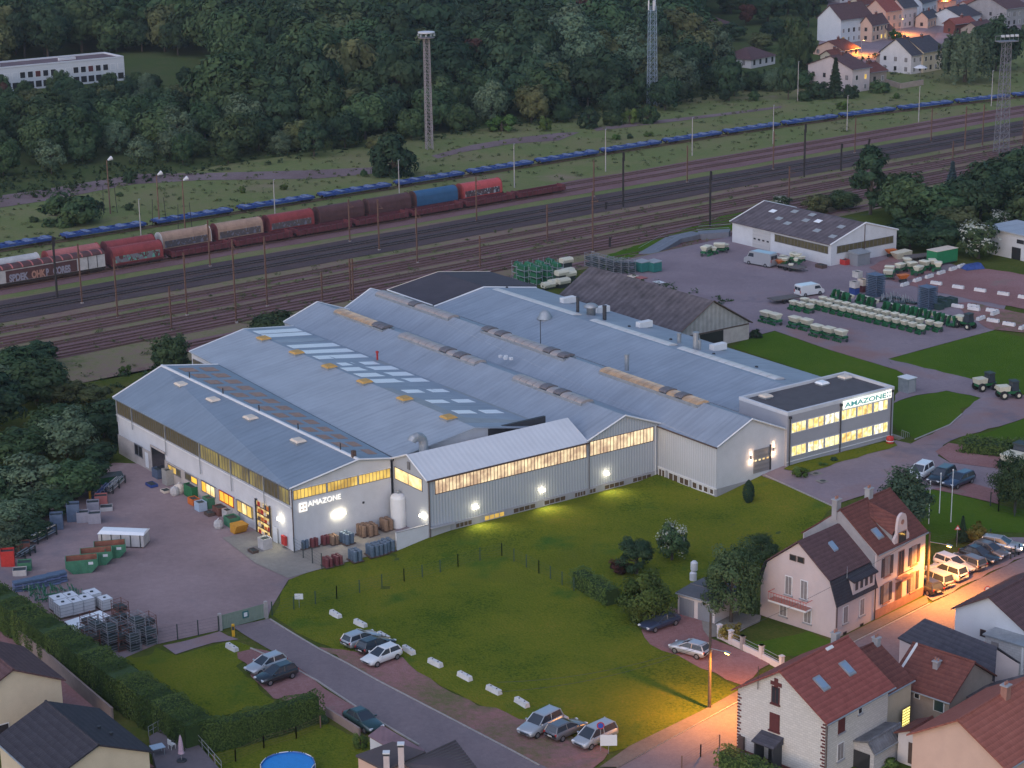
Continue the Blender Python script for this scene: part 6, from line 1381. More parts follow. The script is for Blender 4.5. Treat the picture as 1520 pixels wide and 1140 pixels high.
class House:
    """local x along the ridge, local y across; front gable at x=0 (facing -x), right wall at y=0 (facing -y)"""
    def __init__(s,name,origin,rz,L,W,ze,zr,wall,roof,label,yr=None,over=0.45,overx=0.4,cat='house',zb=-0.6,gable=True,roofs=True,group=None,zeL=None):
        s.o = np.array(origin,float); s.rz = rz; s.L,s.W,s.ze,s.zr = L,W,ze,zr; s.yr = W/2 if yr is None else yr; s.zeL = ze if zeL is None else zeL
        s.ux = np.array([math.cos(rz),math.sin(rz),0]); s.uy = np.array([-math.sin(rz),math.cos(rz),0])
        s.r = empty(name,origin,rz,label,cat,group); s.over,s.overx = over,overx
        x = MB(); yr = s.yr
        F = [(0,0,zb),(0,W,zb),(0,W,s.zeL),(0,yr,zr),(0,0,ze)]; B = [(L,p[1],p[2]) for p in F]
        x.poly(list(reversed(F)) if False else [F[1],F[0],F[4],F[3],F[2]]); x.poly([B[0],B[1],B[2],B[3],B[4]]); x.quad(F[0],B[0],B[4],F[4]); x.quad(B[1],F[1],F[2],B[2])
        s.wall = x.build('wall',wall,s.r)
        if roofs: s.gable_roof(roof)
    def gable_roof(s,roof,th=0.16):
        L,W,yr = s.L,s.W,s.yr; kR = (s.zr-s.ze)/yr; kL = (s.zr-s.zeL)/(W-yr); a,b = -s.overx,L+s.overx; up = 0.06
        e = s.over
        for (y0,z0,y1,z1) in ((-e,s.ze-e*kR,yr,s.zr),(W+e,s.zeL-e*kL,yr,s.zr)):
            x = MB(); P = [(a,y0,z0+up),(b,y0,z0+up),(b,y1,z1+up),(a,y1,z1+up)]; Q = [(p[0],p[1],p[2]+th) for p in P]
            if y0 > y1: P.reverse(); Q.reverse()
            x.hexa(P+Q); x.build('roof',roof,s.r)
        TB(s.r,'ridge_tiles',roof,(a,yr,s.zr+th+.03),(b,yr,s.zr+th+.03),0.13,n=6)
        TB(s.r,'gutter',M_zinc,(a,-e-.06,s.ze-e*kR+.10),(b,-e-.06,s.ze-e*kR+.10),0.08,n=6)
    def loc(s,w): d = np.array(w)-s.o; return float(d@s.ux),float(d@s.uy),float(d[2])
    def F(s,px,py): return s.loc(onplane(px,py,s.o,s.ux))[1:]
    def Rr(s,px,py,y=0.0): q = s.loc(onplane(px,py,s.o+s.uy*y,s.uy)); return q[0],q[2]
    def winF(s,y,zc,w,h,pane=None,shut=None,frame=None,sill=True,name='window',x0=0.0,n=2):
        m = MB(); d = 0.05; m.box(x0-d,x0+.02,y-w/2-.07,y+w/2+.07,zc-h/2-.07,zc+h/2+.07); o = m.build(name,frame or M_white,s.r)
        for i in range(n): 
            p = MB(); w_ = w/n; p.box(x0-d-.015,x0-d+.005,y-w/2+i*w_+.03,y-w/2+(i+1)*w_-.03,zc-h/2,zc+h/2); p.build('pane',pane or M_dark_glass_gap,o)
        if sill: BX(o,'sill',M_base if sill is True else sill,x0-.16,x0,y-w/2-.15,y+w/2+.15,zc-h/2-.20,zc-h/2-.08)
        if shut:
            for t in (-1,1): p = MB(); c = y+t*(w/2+w*.27+.05); p.box(x0-.10,x0-.02,c-w*.25,c+w*.25,zc-h/2,zc+h/2); p.build('shutter',shut,o)
        return o
    def winR(s,xc,zc,w,h,pane=None,shut=None,frame=None,sill=True,name='window',y0=0.0,n=2):
        m = MB(); d = 0.05; m.box(xc-w/2-.07,xc+w/2+.07,y0-d,y0+.02,zc-h/2-.07,zc+h/2+.07); o = m.build(name,frame or M_white,s.r)
        for i in range(n):
            p = MB(); w_ = w/n; p.box(xc-w/2+i*w_+.03,xc-w/2+(i+1)*w_-.03,y0-d-.015,y0-d+.005,zc-h/2,zc+h/2); p.build('pane',pane or M_dark_glass_gap,o)
        if sill: BX(o,'sill',M_base if sill is True else sill,xc-w/2-.15,xc+w/2+.15,y0-.16,y0,zc-h/2-.20,zc-h/2-.08)
        if shut:
            for t in (-1,1): p = MB(); c = xc+t*(w/2+w*.27+.05); p.box(c-w*.25,c+w*.25,y0-.10,y0-.02,zc-h/2,zc+h/2); p.build('shutter',shut,o)
        return o
    def wF(s,px,py,w,h,**k): y,zc = s.F(px,py); return s.winF(y,zc,w,h,**k)
    def wR(s,px,py,w,h,**k): xx,zc = s.Rr(px,py); return s.winR(xx,zc,w,h,**k)
    def slope_pt(s,x,t,side=0):
        """t 0 eave .. 1 ridge on the right slope (side 0) or left slope (1)"""
        if side == 0: return (x,s.yr*t,s.ze+(s.zr-s.ze)*t)
        return (x,s.W-(s.W-s.yr)*t,s.zeL+(s.zr-s.zeL)*t)
    def skylight(s,x,t,w,h,side=0,m=None):
        dt = h/math.hypot(s.yr,s.zr-s.ze)
        P = [s.slope_pt(x-w/2,t-dt/2,side),s.slope_pt(x+w/2,t-dt/2,side),s.slope_pt(x+w/2,t+dt/2,side),s.slope_pt(x-w/2,t+dt/2,side)]
        if side: P = [P[1],P[0],P[3],P[2]]
        b = MB(); b.hexa([(p[0],p[1],p[2]+.15) for p in P]+[(p[0],p[1],p[2]+.34) for p in P]); o = b.build('skylight',M_zinc,s.r)
        c = MB(); q = [lerp(P[i],P[(i+2) % 4],0.13) for i in range(4)]; c.hexa([(p[0],p[1],p[2]+.341) for p in q]+[(p[0],p[1],p[2]+.37) for p in q]); c.build('pane',m or mat('skylight_glass',(0.20,0.27,0.36),0.1,spec=0.7),o); return o
    def chimney(s,x,t,w=0.6,h=1.2,m=None,side=0,d=0.6):
        p = s.slope_pt(x,t,side); b = MB(); b.box(p[0]-w/2,p[0]+w/2,p[1]-d/2,p[1]+d/2,p[2]-.5,p[2]+h); o = b.build('chimney',m or M_brick,s.r)
        BX(o,'cap',M_base,p[0]-w/2-.08,p[0]+w/2+.08,p[1]-d/2-.08,p[1]+d/2+.08,p[2]+h,p[2]+h+.1)
        for k in (-.15,.15): TB(o,'pot',M_sandst,(p[0]+k,p[1],p[2]+h+.1),(p[0]+k,p[1],p[2]+h+.4),0.09,n=8)
        return o
    def box(s,name,x0,x1,y0,y1,z0,z1,m,parent=None): b = MB(); b.box(min(x0,x1),max(x0,x1),min(y0,y1),max(y0,y1),z0,z1); return b.build(name,m,parent or s.r)
ST = R_(45.6); r2 = lambda x,y: (1180+x/5.182,730+y/5.182); r3_ = lambda x,y: (1080+x/5.43,930+y/5.43); r4_ = lambda x,y: (1260+x/4.385,880+y/4.385); r7_ = lambda x,y: (x/4.75,900+y/4.75)
# ---- white quoined house
oq = G(*r3_(790,755),6.0); oq[2] = 0
hq = House('white_stone_house',oq,ST,9.4,9.4,6.0,9.05,W_stone,T_red,'white painted stone house with dark quoins and a red tiled roof')
hq.skylight(*[hq.Rr(*r3_(755,450),y=2.4)[0],0.50],1.0,1.5); hq.skylight(hq.Rr(*r3_(970,335),y=2.4)[0],0.52,1.0,1.5)
hq.wF(*r3_(388,553),0.75,1.45,frame=M_shutred,sill=M_shutred); hq.wF(*r3_(380,770),0.95,1.5,pane=M_shutred,frame=M_shutred,sill=M_shutred)
yc,zc = hq.F(*r3_(393,465)); ho = hq.box('cross_ornament',-.05,.01,yc-.2,yc+.2,zc-.55,zc+.55,M_shutred); hq.box('cross_arm',-.055,.01,yc-.6,yc+.6,zc-.15,zc+.2,M_shutred,ho)
for k in range(20):
    z0 = 0.05+k*0.3
    if z0 > 5.7: break
    w = 0.42 if k % 2 else 0.26
    hq.box('quoin',-.04,.02,-.03,w,z0,z0+.15,M_shutred); hq.box('quoin',-.04,.02,9.4-w,9.43,z0,z0+.15,M_shutred)
y1,z1 = hq.F(*r3_(365,900)); y0_,_ = hq.F(*r3_(440,980)); yl,_ = hq.F(*r3_(285,930)); pw = (yl-y0_); pc = (yl+y0_)/2
pr = hq.box('porch',-1.3,-.02,pc-pw/2,pc-pw/2+.15,-.4,2.3,M_darkmetal); hq.box('porch_side',-1.3,-.02,pc+pw/2-.15,pc+pw/2,-.4,2.3,M_darkmetal,pr); HX(pr,'porch_roof',T_grey,[(-1.5,pc-pw/2-.15,2.3),(-.01,pc-pw/2-.15,2.3),(-.01,pc+pw/2+.15,2.3),(-1.5,pc+pw/2+.15,2.3),(-1.5,pc-pw/2-.15,2.42),(-.01,pc-pw/2-.15,2.95),(-.01,pc+pw/2+.15,2.95),(-1.5,pc+pw/2+.15,2.42)]); hq.box('door',-.06,-.01,pc-.5,pc+.4,0,2.1,M_dark_glass_gap,pr)
hq.wR(*r3_(918,775),0.85,1.7,pane=M_shutred,frame=M_shutred,n=1); hq.wR(*r3_(908,1005),0.85,1.5,pane=M_curtain,n=2); hq.wR(*r3_(1067,650),0.5,1.1,pane=M_dark_glass_gap,n=1)
TB(hq.r,'downpipe',M_brown,(.1,-.12,0),(.1,-.12,5.8),0.06)
hq.box('plinth',-.05,.03,0.0,9.4,-.6,.35,M_brick); b = MB(); p = hq.F(*r3_(257,415)); b.tube((-.2,p[0],p[1]-1),(-.2,p[0],p[1]+1.2),0.04); b.build('aerial',M_brown,hq.r)
m_ = MB(); yb,zb_ = hq.F(*r3_(118,940)); m_.box(-.25,-.02,yb-.3,yb+.3,zb_-.7,zb_+.7); m_.build('meter_cabinet',M_brown,hq.r)
hq.chimney(9.2,0.80,0.55,1.0,M_base,1); HX(hq.r,'flashing',M_white,[hq.slope_pt(6.2,.93),hq.slope_pt(7.2,.93),hq.slope_pt(7.2,.99),hq.slope_pt(6.2,.99)]+[(p[0],p[1],p[2]+.30) for p in (hq.slope_pt(6.2,.93),hq.slope_pt(7.2,.93),hq.slope_pt(7.2,.99),hq.slope_pt(6.2,.99))])
# link and rear wing with darker tiles
lk0 = oq+hq.ux*9.4+hq.uy*0.6
hl = House('rear_extension',lk0,ST,4.6,7.6,4.9,7.3,W_cream,T_dred,'rear extension of the white stone house with dark red tiles and a zinc valley',over=0.3,overx=0.05)
hl.chimney(4.2,.95,.5,.8,M_base)
wr0 = G(*r4_(315,590),3.6); wr1 = G(*r4_(655,700),3.6); lw0 = float(np.linalg.norm((wr1-wr0)[:2])); wrz = ST-math.pi/2
hw = House('rear_wing',wr1*np.array([1,1,0])-np.array([math.cos(wrz),math.sin(wrz),0])*(lw0+.6),wrz,lw0+.6,7.2,3.6,6.0,W_tan,T_dred,'low tan wing with a dark red roof behind the white stone house',over=0.35,overx=0.3)
hw.wR(*r4_(587,730),1.0,1.2,pane=mat('dark_green_window',(0.02,0.045,0.05),0.3),n=1,sill=False); hw.wR(*r4_(445,660),0.5,0.7,n=1,sill=False)
TB(hw.r,'valley_flashing',M_white,(.2,-.3,3.55),(.2,3.6,6.25),0.13,n=5)
hw.chimney(3.2,.62,.5,.7,W_grey)
# balcony under a zinc canopy, outhouse
ob_ = G(*r4_(250,735),2.9); bal = empty('balcony',(ob_[0],ob_[1],0),ST,'small balcony with laundry under a zinc canopy behind the stone house','balcony')
BX(bal,'floor',M_brown,-1.2,1.4,-.2,2.0,2.6,2.8); HX(bal,'canopy',M_roof_b,[(-1.3,-.5,4.9),(1.5,-.5,4.9),(1.5,2.0,5.3),(-1.3,2.0,5.3),(-1.3,-.5,5.0),(1.5,-.5,5.0),(1.5,2.0,5.4),(-1.3,2.0,5.4)])
for xx in (-1.2,1.3): TB(bal,'post',M_white,(xx,-.3,0),(xx,-.3,4.9),.05)
b = MB(); b.box(-1.2,1.4,-.25,-.2,3.6,3.68); [b.tube((-1.2+k*.26,-.22,2.8),(-1.2+k*.26,-.22,3.6),.02,n=4) for k in range(11)]; b.build('railing',M_zinc,bal)
for i,xx in enumerate((-.7,-.1,.6)): BX(bal,'laundry',[M_white,M_wpink,M_wblue][i],xx,xx+.4,-.30,-.26,3.0,3.65)
ow = G(*r4_(365,885),0.6); lw_ = empty('lit_window',(ow[0],ow[1],ow[2]),ST,'brightly lit yellow shuttered glass door beneath the balcony','window')
BX(lw_,'frame',M_brown,-.62,.62,-.06,0,0,2.1)
for s_ in (-1,1):
    b = MB(); b.box(min(s_*.04,s_*.56),max(s_*.04,s_*.56),-.08,-.062,.06,2.04); leaf_ = b.build('leaf',emit('bright_yellow_window',(1.0,0.80,0.22),1.6),lw_)
    for k in range(7): BX(leaf_,'louvre',M_brown,min(s_*.04,s_*.56),max(s_*.04,s_*.56),-.10,-.081,.2+k*.27,.27+k*.27)
oo = G(*r4_(160,1180),0.0); oh = House('outhouse',oo,ST,4.6,3.6,2.0,2.75,W_block,mat('old_corrugated_sheet',(0.14,0.14,0.15),0.8,var=0.35,vscale=1.0,wave=('X',3,.6)),'whitewashed outhouse with a worn corrugated roof below the balcony',over=.15,overx=.2,yr=0.6)
oh.box('opening',-.05,-.01,.4,2.6,0,1.7,M_dark_glass_gap)
# ---- dark shed and neighbours to the right of it
os_ = G(*r4_(495,165),5.0); se = G(*r4_(315,290),3.2)
hs_ = House('dark_roofed_barn',(os_[0],os_[1],0),R_(-49.5),11.8,0.1,3.0,3.0,W_pink,T_grey,'long low barn under a plain slate grey roof beside the street',roofs=False,cat='barn')
bpy.data.objects.remove(hs_.wall)
def barn():
    P = [G(*r4_(495,165),5.0),G(*r4_(965,350),5.0),G(*r4_(950,572),3.2),G(*r4_(318,290),3.2)]
    L_ = [np.array(hs_.loc(p)) for p in P]; HX(hs_.r,'roof',T_grey,[tuple(L_[k]-np.array([0,0,.15])) for k in (3,2,1,0)]+[tuple(L_[k]) for k in (3,2,1,0)])
    n_ = (L_[0]-L_[3]); n_ = n_-np.array([0,0,n_[2]]); Q = [L_[0],L_[1],L_[1]+n_*.9-np.array([0,0,1.8]),L_[0]+n_*.9-np.array([0,0,1.8])]; HX(hs_.r,'roof',T_grey,[tuple(Q[k]-np.array([0,0,.15])) for k in (0,1,2,3)]+[tuple(Q[k]) for k in (0,1,2,3)])
    c = (L_[0]+L_[1]+L_[2]+L_[3])/4; e = [q+(c-q)*.04 for q in L_]; f = [q+(c-q)*.02 for q in Q]; b = MB()
    ring = [e[3],e[2],e[1],f[2],f[3],e[0]]
    for i in range(6): a,d = ring[i],ring[(i+1) % 6]; b.quad((a[0],a[1],-.5),(d[0],d[1],-.5),(d[0],d[1],d[2]-.2),(a[0],a[1],a[2]-.2))
    b.build('wall',W_pink,hs_.r)
barn()
wn0 = G(*r4_(1140,235),4.4); ap = G(*r4_(965,65),6.6)
nw = House('white_gabled_house',(wn0[0],wn0[1],0),ST,11,7.6,4.4,6.6,W_bluew,T_brown,'plain white gabled house with one tiny window beside the barn',over=.3)
nw.wF(*r4_(873,262),0.5,0.6,frame=M_brown,sill=False,n=1)
bl0 = G(*r4_(1118,525),0.8); bb = empty('block_garage',(bl0[0],bl0[1],0),ST,'whitewashed concrete block garage beside the plain white gabled house','garage')
BX(bb,'wall',W_block,0,8,-1.0,4.0,-.5,3.6); BX(bb,'roof',M_zinc,-.2,8.2,-1.2,4.2,3.6,3.75); BX(bb,'window',M_curtain,-.06,-.005,2.5,3.3,2.4,3.2); BX(bb,'downpipe',M_white,-.08,0,-.2,.0,0,3.6)
fl0 = [G(*r4_(*p),3.0) for p in ((720,668),(1150,740),(1180,520),(960,575))]; fr = empty('lean_to',(fl0[0][0],fl0[0][1],0),0,'low lean-to with a flat grey corrugated roof beside the peach house','shed')
b = MB(); q = [tuple(p-np.array([fl0[0][0],fl0[0][1],0])) for p in fl0]; b.hexa([(p[0],p[1],2.85) for p in q]+[(p[0],p[1],3.0) for p in q]); b.build('roof',M_roof_fibro,fr); b = MB(); c = np.mean(q,axis=0); e = [np.array(p)+(c-np.array(p))*.05 for p in q]; b.prism([(p[0],p[1]) for p in e],-.4,2.84); b.build('wall',W_tan,fr)
# ---- peach house
pe = G(*r4_(1020,1132),4.3); pap = G(*r4_(752,857),7.0)
hp = House('peach_house',(pe[0],pe[1],0),ST,12,9.0,4.3,7.0,W_peach,T_orange,'peach rendered house with a bright red tiled roof beside the lean-to',over=.4)
hp.chimney(6.6,.92,.7,1.3,M_sandst)
# annex with brown door
an = G(*r4_(480,1140),0.3); ha = House('small_annex',an,ST,3.0,2.6,2.5,3.1,W_white,T_dred,'tiny annex with a brown door under dark red tiles',over=.3,overx=.3); ha.box('door',-.05,-.01,.6,1.5,0,2.0,M_brown)
# ---- mansard villa and tall terraced house
t0_ = G(*r2(610,985),0.0)
rid = G(*r2(400,165),10.6)
ht = House('terraced_villa',t0_,ST,9.0,9.2,7.2,10.7,W_pink,T_dred,'tall pink villa with sandstone window surrounds and a curved dormer gable',over=.25,overx=.05)
gw = ht.box('party_wall',-.08,-.01,.2,9.0,-.4,7.1,W_grey); b = MB(); b.poly([(-.05,.0,7.1),(-.05,4.6,10.85),(-.05,9.2,7.1)]); b.build('party_gable',W_grey,ht.r); ht.chimney(.2,.86,.8,1.6,W_grey,1); ht.chimney(5.2,.98,.7,1.2,M_base,1)
for (p,w,h) in ((r2(708,570),.95,2.0),(r2(698,775),.95,2.0),(r2(915,485),.95,2.0),(r2(905,690),.95,2.0)): ht.wR(*p,w,h,shut=M_shut,frame=M_sandst,pane=M_curtain,sill=M_sandst)
xx,zz = ht.Rr(*r2(815,545)); ht.winR(xx,zz,1.0,2.6,frame=M_sandst,pane=M_dark_glass_gap,sill=False); xx2,_ = ht.Rr(*r2(795,780)); dd = ht.winR(xx2,1.5,1.1,2.8,frame=M_sandst,pane=M_brown,sill=False,name='door')
bc_ = ht.box('balcony',xx-.95,xx+.95,-.95,-.01,3.35,3.5,M_sandst); 
for k in range(9): TB(bc_,'baluster',M_shut,(xx-.9+k*.225,-.9,3.5),(xx-.9+k*.225,-.9,4.3),.02,n=4)
ht.box('handrail',xx-.95,xx+.95,-.93,-.87,4.3,4.36,M_shut,bc_)
ht.box('plinth',0,9.0,-.08,-.005,-.3,1.0,M_sandst)
xx,zz = ht.Rr(*r2(820,345)); dm = MB(); prof = [(-1.35,6.9),(1.35,6.9),(1.35,7.9),(.95,8.4),(.85,9.3)]+[(.75*math.cos(t),9.7+.75*math.sin(t)) for t in np.linspace(.2,math.pi-.2,8)]+[(-.85,9.3),(-.95,8.4),(-1.35,7.9)]
dm.extrude(prof,(xx,-.05,0),(1,0,0),(0,0,1),(0,.30,0)); dg = dm.build('dormer_gable',W_pink,ht.r)
b = MB(); b.hexa([(xx-1.4,.25,8.3),(xx,.25,9.7),(xx,4.2,10.6),(xx-1.4,3.0,9.6)]+[(xx-1.4,.25,8.4),(xx,.25,9.85),(xx,4.2,10.75),(xx-1.4,3.0,9.75)]); b.hexa([(xx,.25,9.7),(xx+1.4,.25,8.3),(xx+1.4,3.0,9.6),(xx,4.2,10.6)]+[(xx,.25,9.85),(xx+1.4,.25,8.4),(xx+1.4,3.0,9.75),(xx,4.2,10.75)]); b.build('dormer_roof',T_dred,ht.r)
b = MB(); b.quad((xx-1.3,.25,7.0),(xx-1.3,3.0,9.5),(xx-1.3,.3,8.4),(xx-1.3,.25,8.3)); b.build('dormer_cheek',M_zinc,dg)
b = MB(); b.box(xx-.75,xx+.75,-.10,-.051,7.2,8.5); wd = b.build('dormer_window',M_sandst,dg)
for k in range(3): ht.box('pane',xx-.68+k*.46,xx-.24+k*.46,-.125,-.101,7.3,8.4,M_dark_glass_gap,wd)
b = MB(); b.lathe([(.28,-.02),(.28,.02)],(0,0,0),12); o = b.build('round_window',M_sandst,dg); o.matrix_local = Matrix.Translation((xx,-.06,9.5)) @ Matrix.Rotation(math.pi/2,4,'X')
ht.skylight(ht.Rr(*r2(620,360),y=1.6)[0],.30,1.0,1.3)
m0 = t0_-ht.ux*6.9
hm = House('mansard_villa',m0,ST,6.85,9.4,3.6,3.6,W_pink,T_brown,'pale pink villa with a dark mansard roof and a small balcony on its gable',roofs=False)
bpy.data.objects.remove(hm.wall)
def mansard():
    L_,W_ = 6.85,9.4; prof = [(0,-.6),(0,3.7),(0.75,6.1),(4.7,9.2),(8.65,6.1),(9.4,3.7),(9.4,-.6)]
    EX(hm.r,'wall',W_pink,prof,(.02,0,0),(0,1,0),(0,0,1),(L_-.04,0,0))
    seg = [(-.22,3.6),(.68,6.15),(4.7,9.3),(8.72,6.15),(9.62,3.6)]
    for i,((y0,z0),(y1,z1)) in enumerate(zip(seg[:-1],seg[1:])):
        b = MB(); n = Vector((0,-(z1-z0),(y1-y0))).normalized()*.14; P = [(-.25,y0,z0),(L_+.02,y0,z0),(L_+.02,y1,z1),(-.25,y1,z1)]; Q = [(p[0],p[1]+n.y,p[2]+n.z) for p in P]; b.hexa(P+Q); b.build('roof',T_dark if i in (0,3) else T_brown,hm.r)
    # shed dormer with four small windows
    b = MB(); b.hexa([(2.6,-.20,4.0),(6.4,-.20,4.0),(6.4,.9,4.0),(2.6,.9,4.0),(2.6,-.20,5.55),(6.4,-.20,5.55),(6.4,.9,5.95),(2.6,.9,5.95)]); d = b.build('dormer',W_pink,hm.r)
    HX(d,'dormer_roof',T_dark,[(2.35,-.5,5.45),(6.6,-.5,5.45),(6.6,1.0,6.0),(2.35,1.0,6.0),(2.35,-.5,5.6),(6.6,-.5,5.6),(6.6,1.0,6.25),(2.35,1.0,6.25)])
    for k in range(4): hm.box('dormer_window',3.0+k*.85,3.45+k*.85,-.24,-.201,4.45,5.25,M_shut,d)
mansard()
hm.skylight  # skylight set below with the upper slope
HX(hm.r,'skylight',MATS['skylight_glass'],[(3.2,2.6,7.85),(3.9,2.6,7.85),(3.9,3.4,8.5),(3.2,3.4,8.5),(3.2,2.6,8.05),(3.9,2.6,8.05),(3.9,3.4,8.7),(3.2,3.4,8.7)])
r1_ = lambda x,y: (1080+x/6.909,720+y/6.909)
for (p,w,h) in ((r1_(672,745),.7,.5),(r1_(752,768),.7,.5)): hm.wF(*p,w,h,frame=M_brown,sill=False,n=1)
for (p,w,h,pn) in ((z('q',193,110),.8,1.9,M_curtain),(z('q',280,135),.8,1.9,M_curtain),(z('q',163,235),.85,1.7,M_curtain),(z('q',300,275),.85,1.7,M_curtain)): hm.wF(*p,w,h,pane=pn,frame=M_white)
hm.wF(*z('q',148,348),.6,.8,frame=M_brown,sill=False,n=1)
yb0,zb0 = hm.F(*z('q',112,170)); yb1,zb1 = hm.F(*z('q',325,225)); yb0,yb1 = max(yb0,yb1),min(yb0,yb1); zbal = (zb0+zb1)/2-.15
bo = hm.box('balcony',-1.1,-.01,yb1,yb0,zbal-.2,zbal,M_white); hm.box('balcony_floor',-1.08,-.03,yb1+.03,yb0-.03,zbal,zbal+.04,M_sandst,bo)
for k in range(15): b = MB(); yy = yb1+(yb0-yb1)*k/14; b.tube((-1.05,yy,zbal),(-1.05,yy,zbal+.85),.02,n=4); b.build('baluster',M_red,bo)
b = MB(); b.tube((-1.05,yb1,zbal+.85),(-1.05,yb0,zbal+.85),.03); b.tube((-1.05,yb1,zbal+.85),(0,yb1,zbal+.85),.03); b.tube((-1.05,yb0,zbal+.85),(0,yb0,zbal+.85),.03); b.build('handrail',M_red,bo)
for (p,w,h) in ((r2(388,945),.75,1.7),(r2(515,885),.75,1.7)): hm.wR(*p,w,h,pane=M_curtain,frame=M_white)
for p in (r2(382,1095),r2(512,1030)): xq,zq = hm.Rr(*p); hm.winR(xq,zq,.45,.4,frame=M_brown,sill=False,n=1)
TB(hm.r,'downpipe',M_brown,(.1,-.1,0),(.1,-.1,3.6),.06); TB(hm.r,'downpipe',M_brown,(6.8,-.1,0),(6.8,-.1,3.6),.06)
TB(hm.r,'finial',M_zinc,(2.2,.3,5.9),(2.2,.3,7.2),.05,.01)
# garden wall of the villa, garage, gate pillars
def wall_run(name,pxs,h,t,m,label,posts=None,cat='wall',capm=None,rail=False):
    P = [G(*p) for p in pxs]; o = empty(name,P[0],0,label,cat)
    for p,q in zip(P[:-1],P[1:]):
        d = q-p; L_ = np.linalg.norm(d[:2]); n_ = np.array([-d[1],d[0],0])/L_*t/2; a,c = p-P[0],q-P[0]
        HX(o,'wall',m,[a-n_-[0,0,.3],c-n_-[0,0,.3],c+n_-[0,0,.3],a+n_-[0,0,.3],a-n_+[0,0,h],c-n_+[0,0,h],c+n_+[0,0,h],a+n_+[0,0,h]])
        if capm: b = MB(); n2 = n_*1.4; b.hexa([a-n2+[0,0,h],c-n2+[0,0,h],c+n2+[0,0,h],a+n2+[0,0,h],a-n2+[0,0,h+.08],c-n2+[0,0,h+.08],c+n2+[0,0,h+.08],a+n2+[0,0,h+.08]]); b.build('coping',capm,o)
        if posts:
            k_ = max(1,int(round(L_/posts)))
            for i in range(k_+1): c_ = a+(c-a)*i/k_; b = MB(); b.cbox((c_[0],c_[1],c_[2]+(h+.75)/2),.38,.38,h+.75,math.atan2(d[1],d[0])); b.cbox((c_[0],c_[1],c_[2]+h+.80),.48,.48,.1,math.atan2(d[1],d[0])); b.build('pillar',m,o)
            if rail:
                for zz in (h+.25,h+.6): TB(o,'rail',M_zinc,a+[0,0,zz],c+[0,0,zz],.025)
    return o
wall_run('garden_wall',[(1068,948),(1102,965),(1130,979),(1160,995)],.7,.25,W_white,'low white garden wall with pillars and rails round the villa garden',2.3,rail=True)
gg = G(1040,922); ga = House('garage',G(1006,912),R_(-40),4.6,5.0,2.3,2.4,W_white,mat('felt_roof',(.10,.10,.11),.9,var=.1,vscale=1),'low white double garage with grey doors behind the laurel',cat='garage',over=.15,overx=.15)
for k in range(2): ga.box('garage_door',.25+k*2.3,2.05+k*2.3,-.06,-.005,0,2.0,mat('grey_garage_door',(.20,.22,.25),.6,wave=('X',3,.4)))
w = G(1029,862); gi = empty('gas_tank',w,0,'two white gas canisters standing by the trees behind the garage','tank')
for k in range(2): LT(gi,'canister',M_wall_w,[(.35,0),(.4,.1),(.4,.9),(.2,1.1),(0,1.12)],(k*.1,k*.1,k*1.15),12)

# ---- houses along the garden side (lower left)
HD = R_(-54.2)
def back_house(name,pr,pa,ze,zr,L_,W_,wall,roof,label):
    """ridge along the garden direction; the visible gable is its far-right... the end at +x"""
    c = G(*pr,ze)          # right end corner of the visible gable, at eave height
    rz = HD                 # local +x runs towards the street
    ux = np.array([math.cos(rz),math.sin(rz),0]); o = np.array([c[0],c[1],0])-ux*L_
    uy = np.array([-math.sin(rz),math.cos(rz),0]); o = o-uy*W_
    return House(name,o,rz,L_,W_,ze,zr,wall,roof,label,over=.35,overx=.3)
hc = back_house('cream_house',r7_(430,520),None,5.2,7.4,9.0,9.0,W_cream,T_brown,'large cream house with a purple brown tiled roof beside the tall hedge')
def end_window(h,px,w,hh,m=None):
    q = h.loc(onplane(*px,h.o+h.ux*h.L,h.ux)); b = MB(); b.box(h.L-.02,h.L+.06,q[1]-w/2-.07,q[1]+w/2+.07,q[2]-hh/2-.07,q[2]+hh/2+.07); o = b.build('window',M_white,h.r); BX(o,'pane',m or M_dark_glass_gap,h.L+.06,h.L+.075,q[1]-w/2,q[1]+w/2,q[2]-hh/2,q[2]+hh/2)
end_window(hc,r7_(22,862),1.0,.8)
hd = back_house('anthracite_roofed_house',r7_(1050,1028),None,4.4,6.4,10.2,9.2,W_cream,T_dark,'cream house under a large anthracite tiled roof beside the terrace')
for (x_,t) in ((6.0,.55),(7.4,.45)): p = hd.slope_pt(x_,t,1); LT(hd.r,'roof_vent',M_darkmetal,[(.14,0),(.14,.4),(.2,.42),(.2,.5)],p,8)
# concrete boundary wall along the hedge, strip of garden ground
psheet('driveway',[(-20,905),(40,945),(165,1075),(230,1140),(60,1160),(-60,1000)],0.10,M_redgravel)
wall_run('boundary_wall',[(30,958),(60,980),(110,1024),(168,1074)],1.6,.2,mat('brown_concrete_wall',(.20,.16,.145),.95,var=.15,vscale=.6),'brown concrete boundary wall below the long hedge')
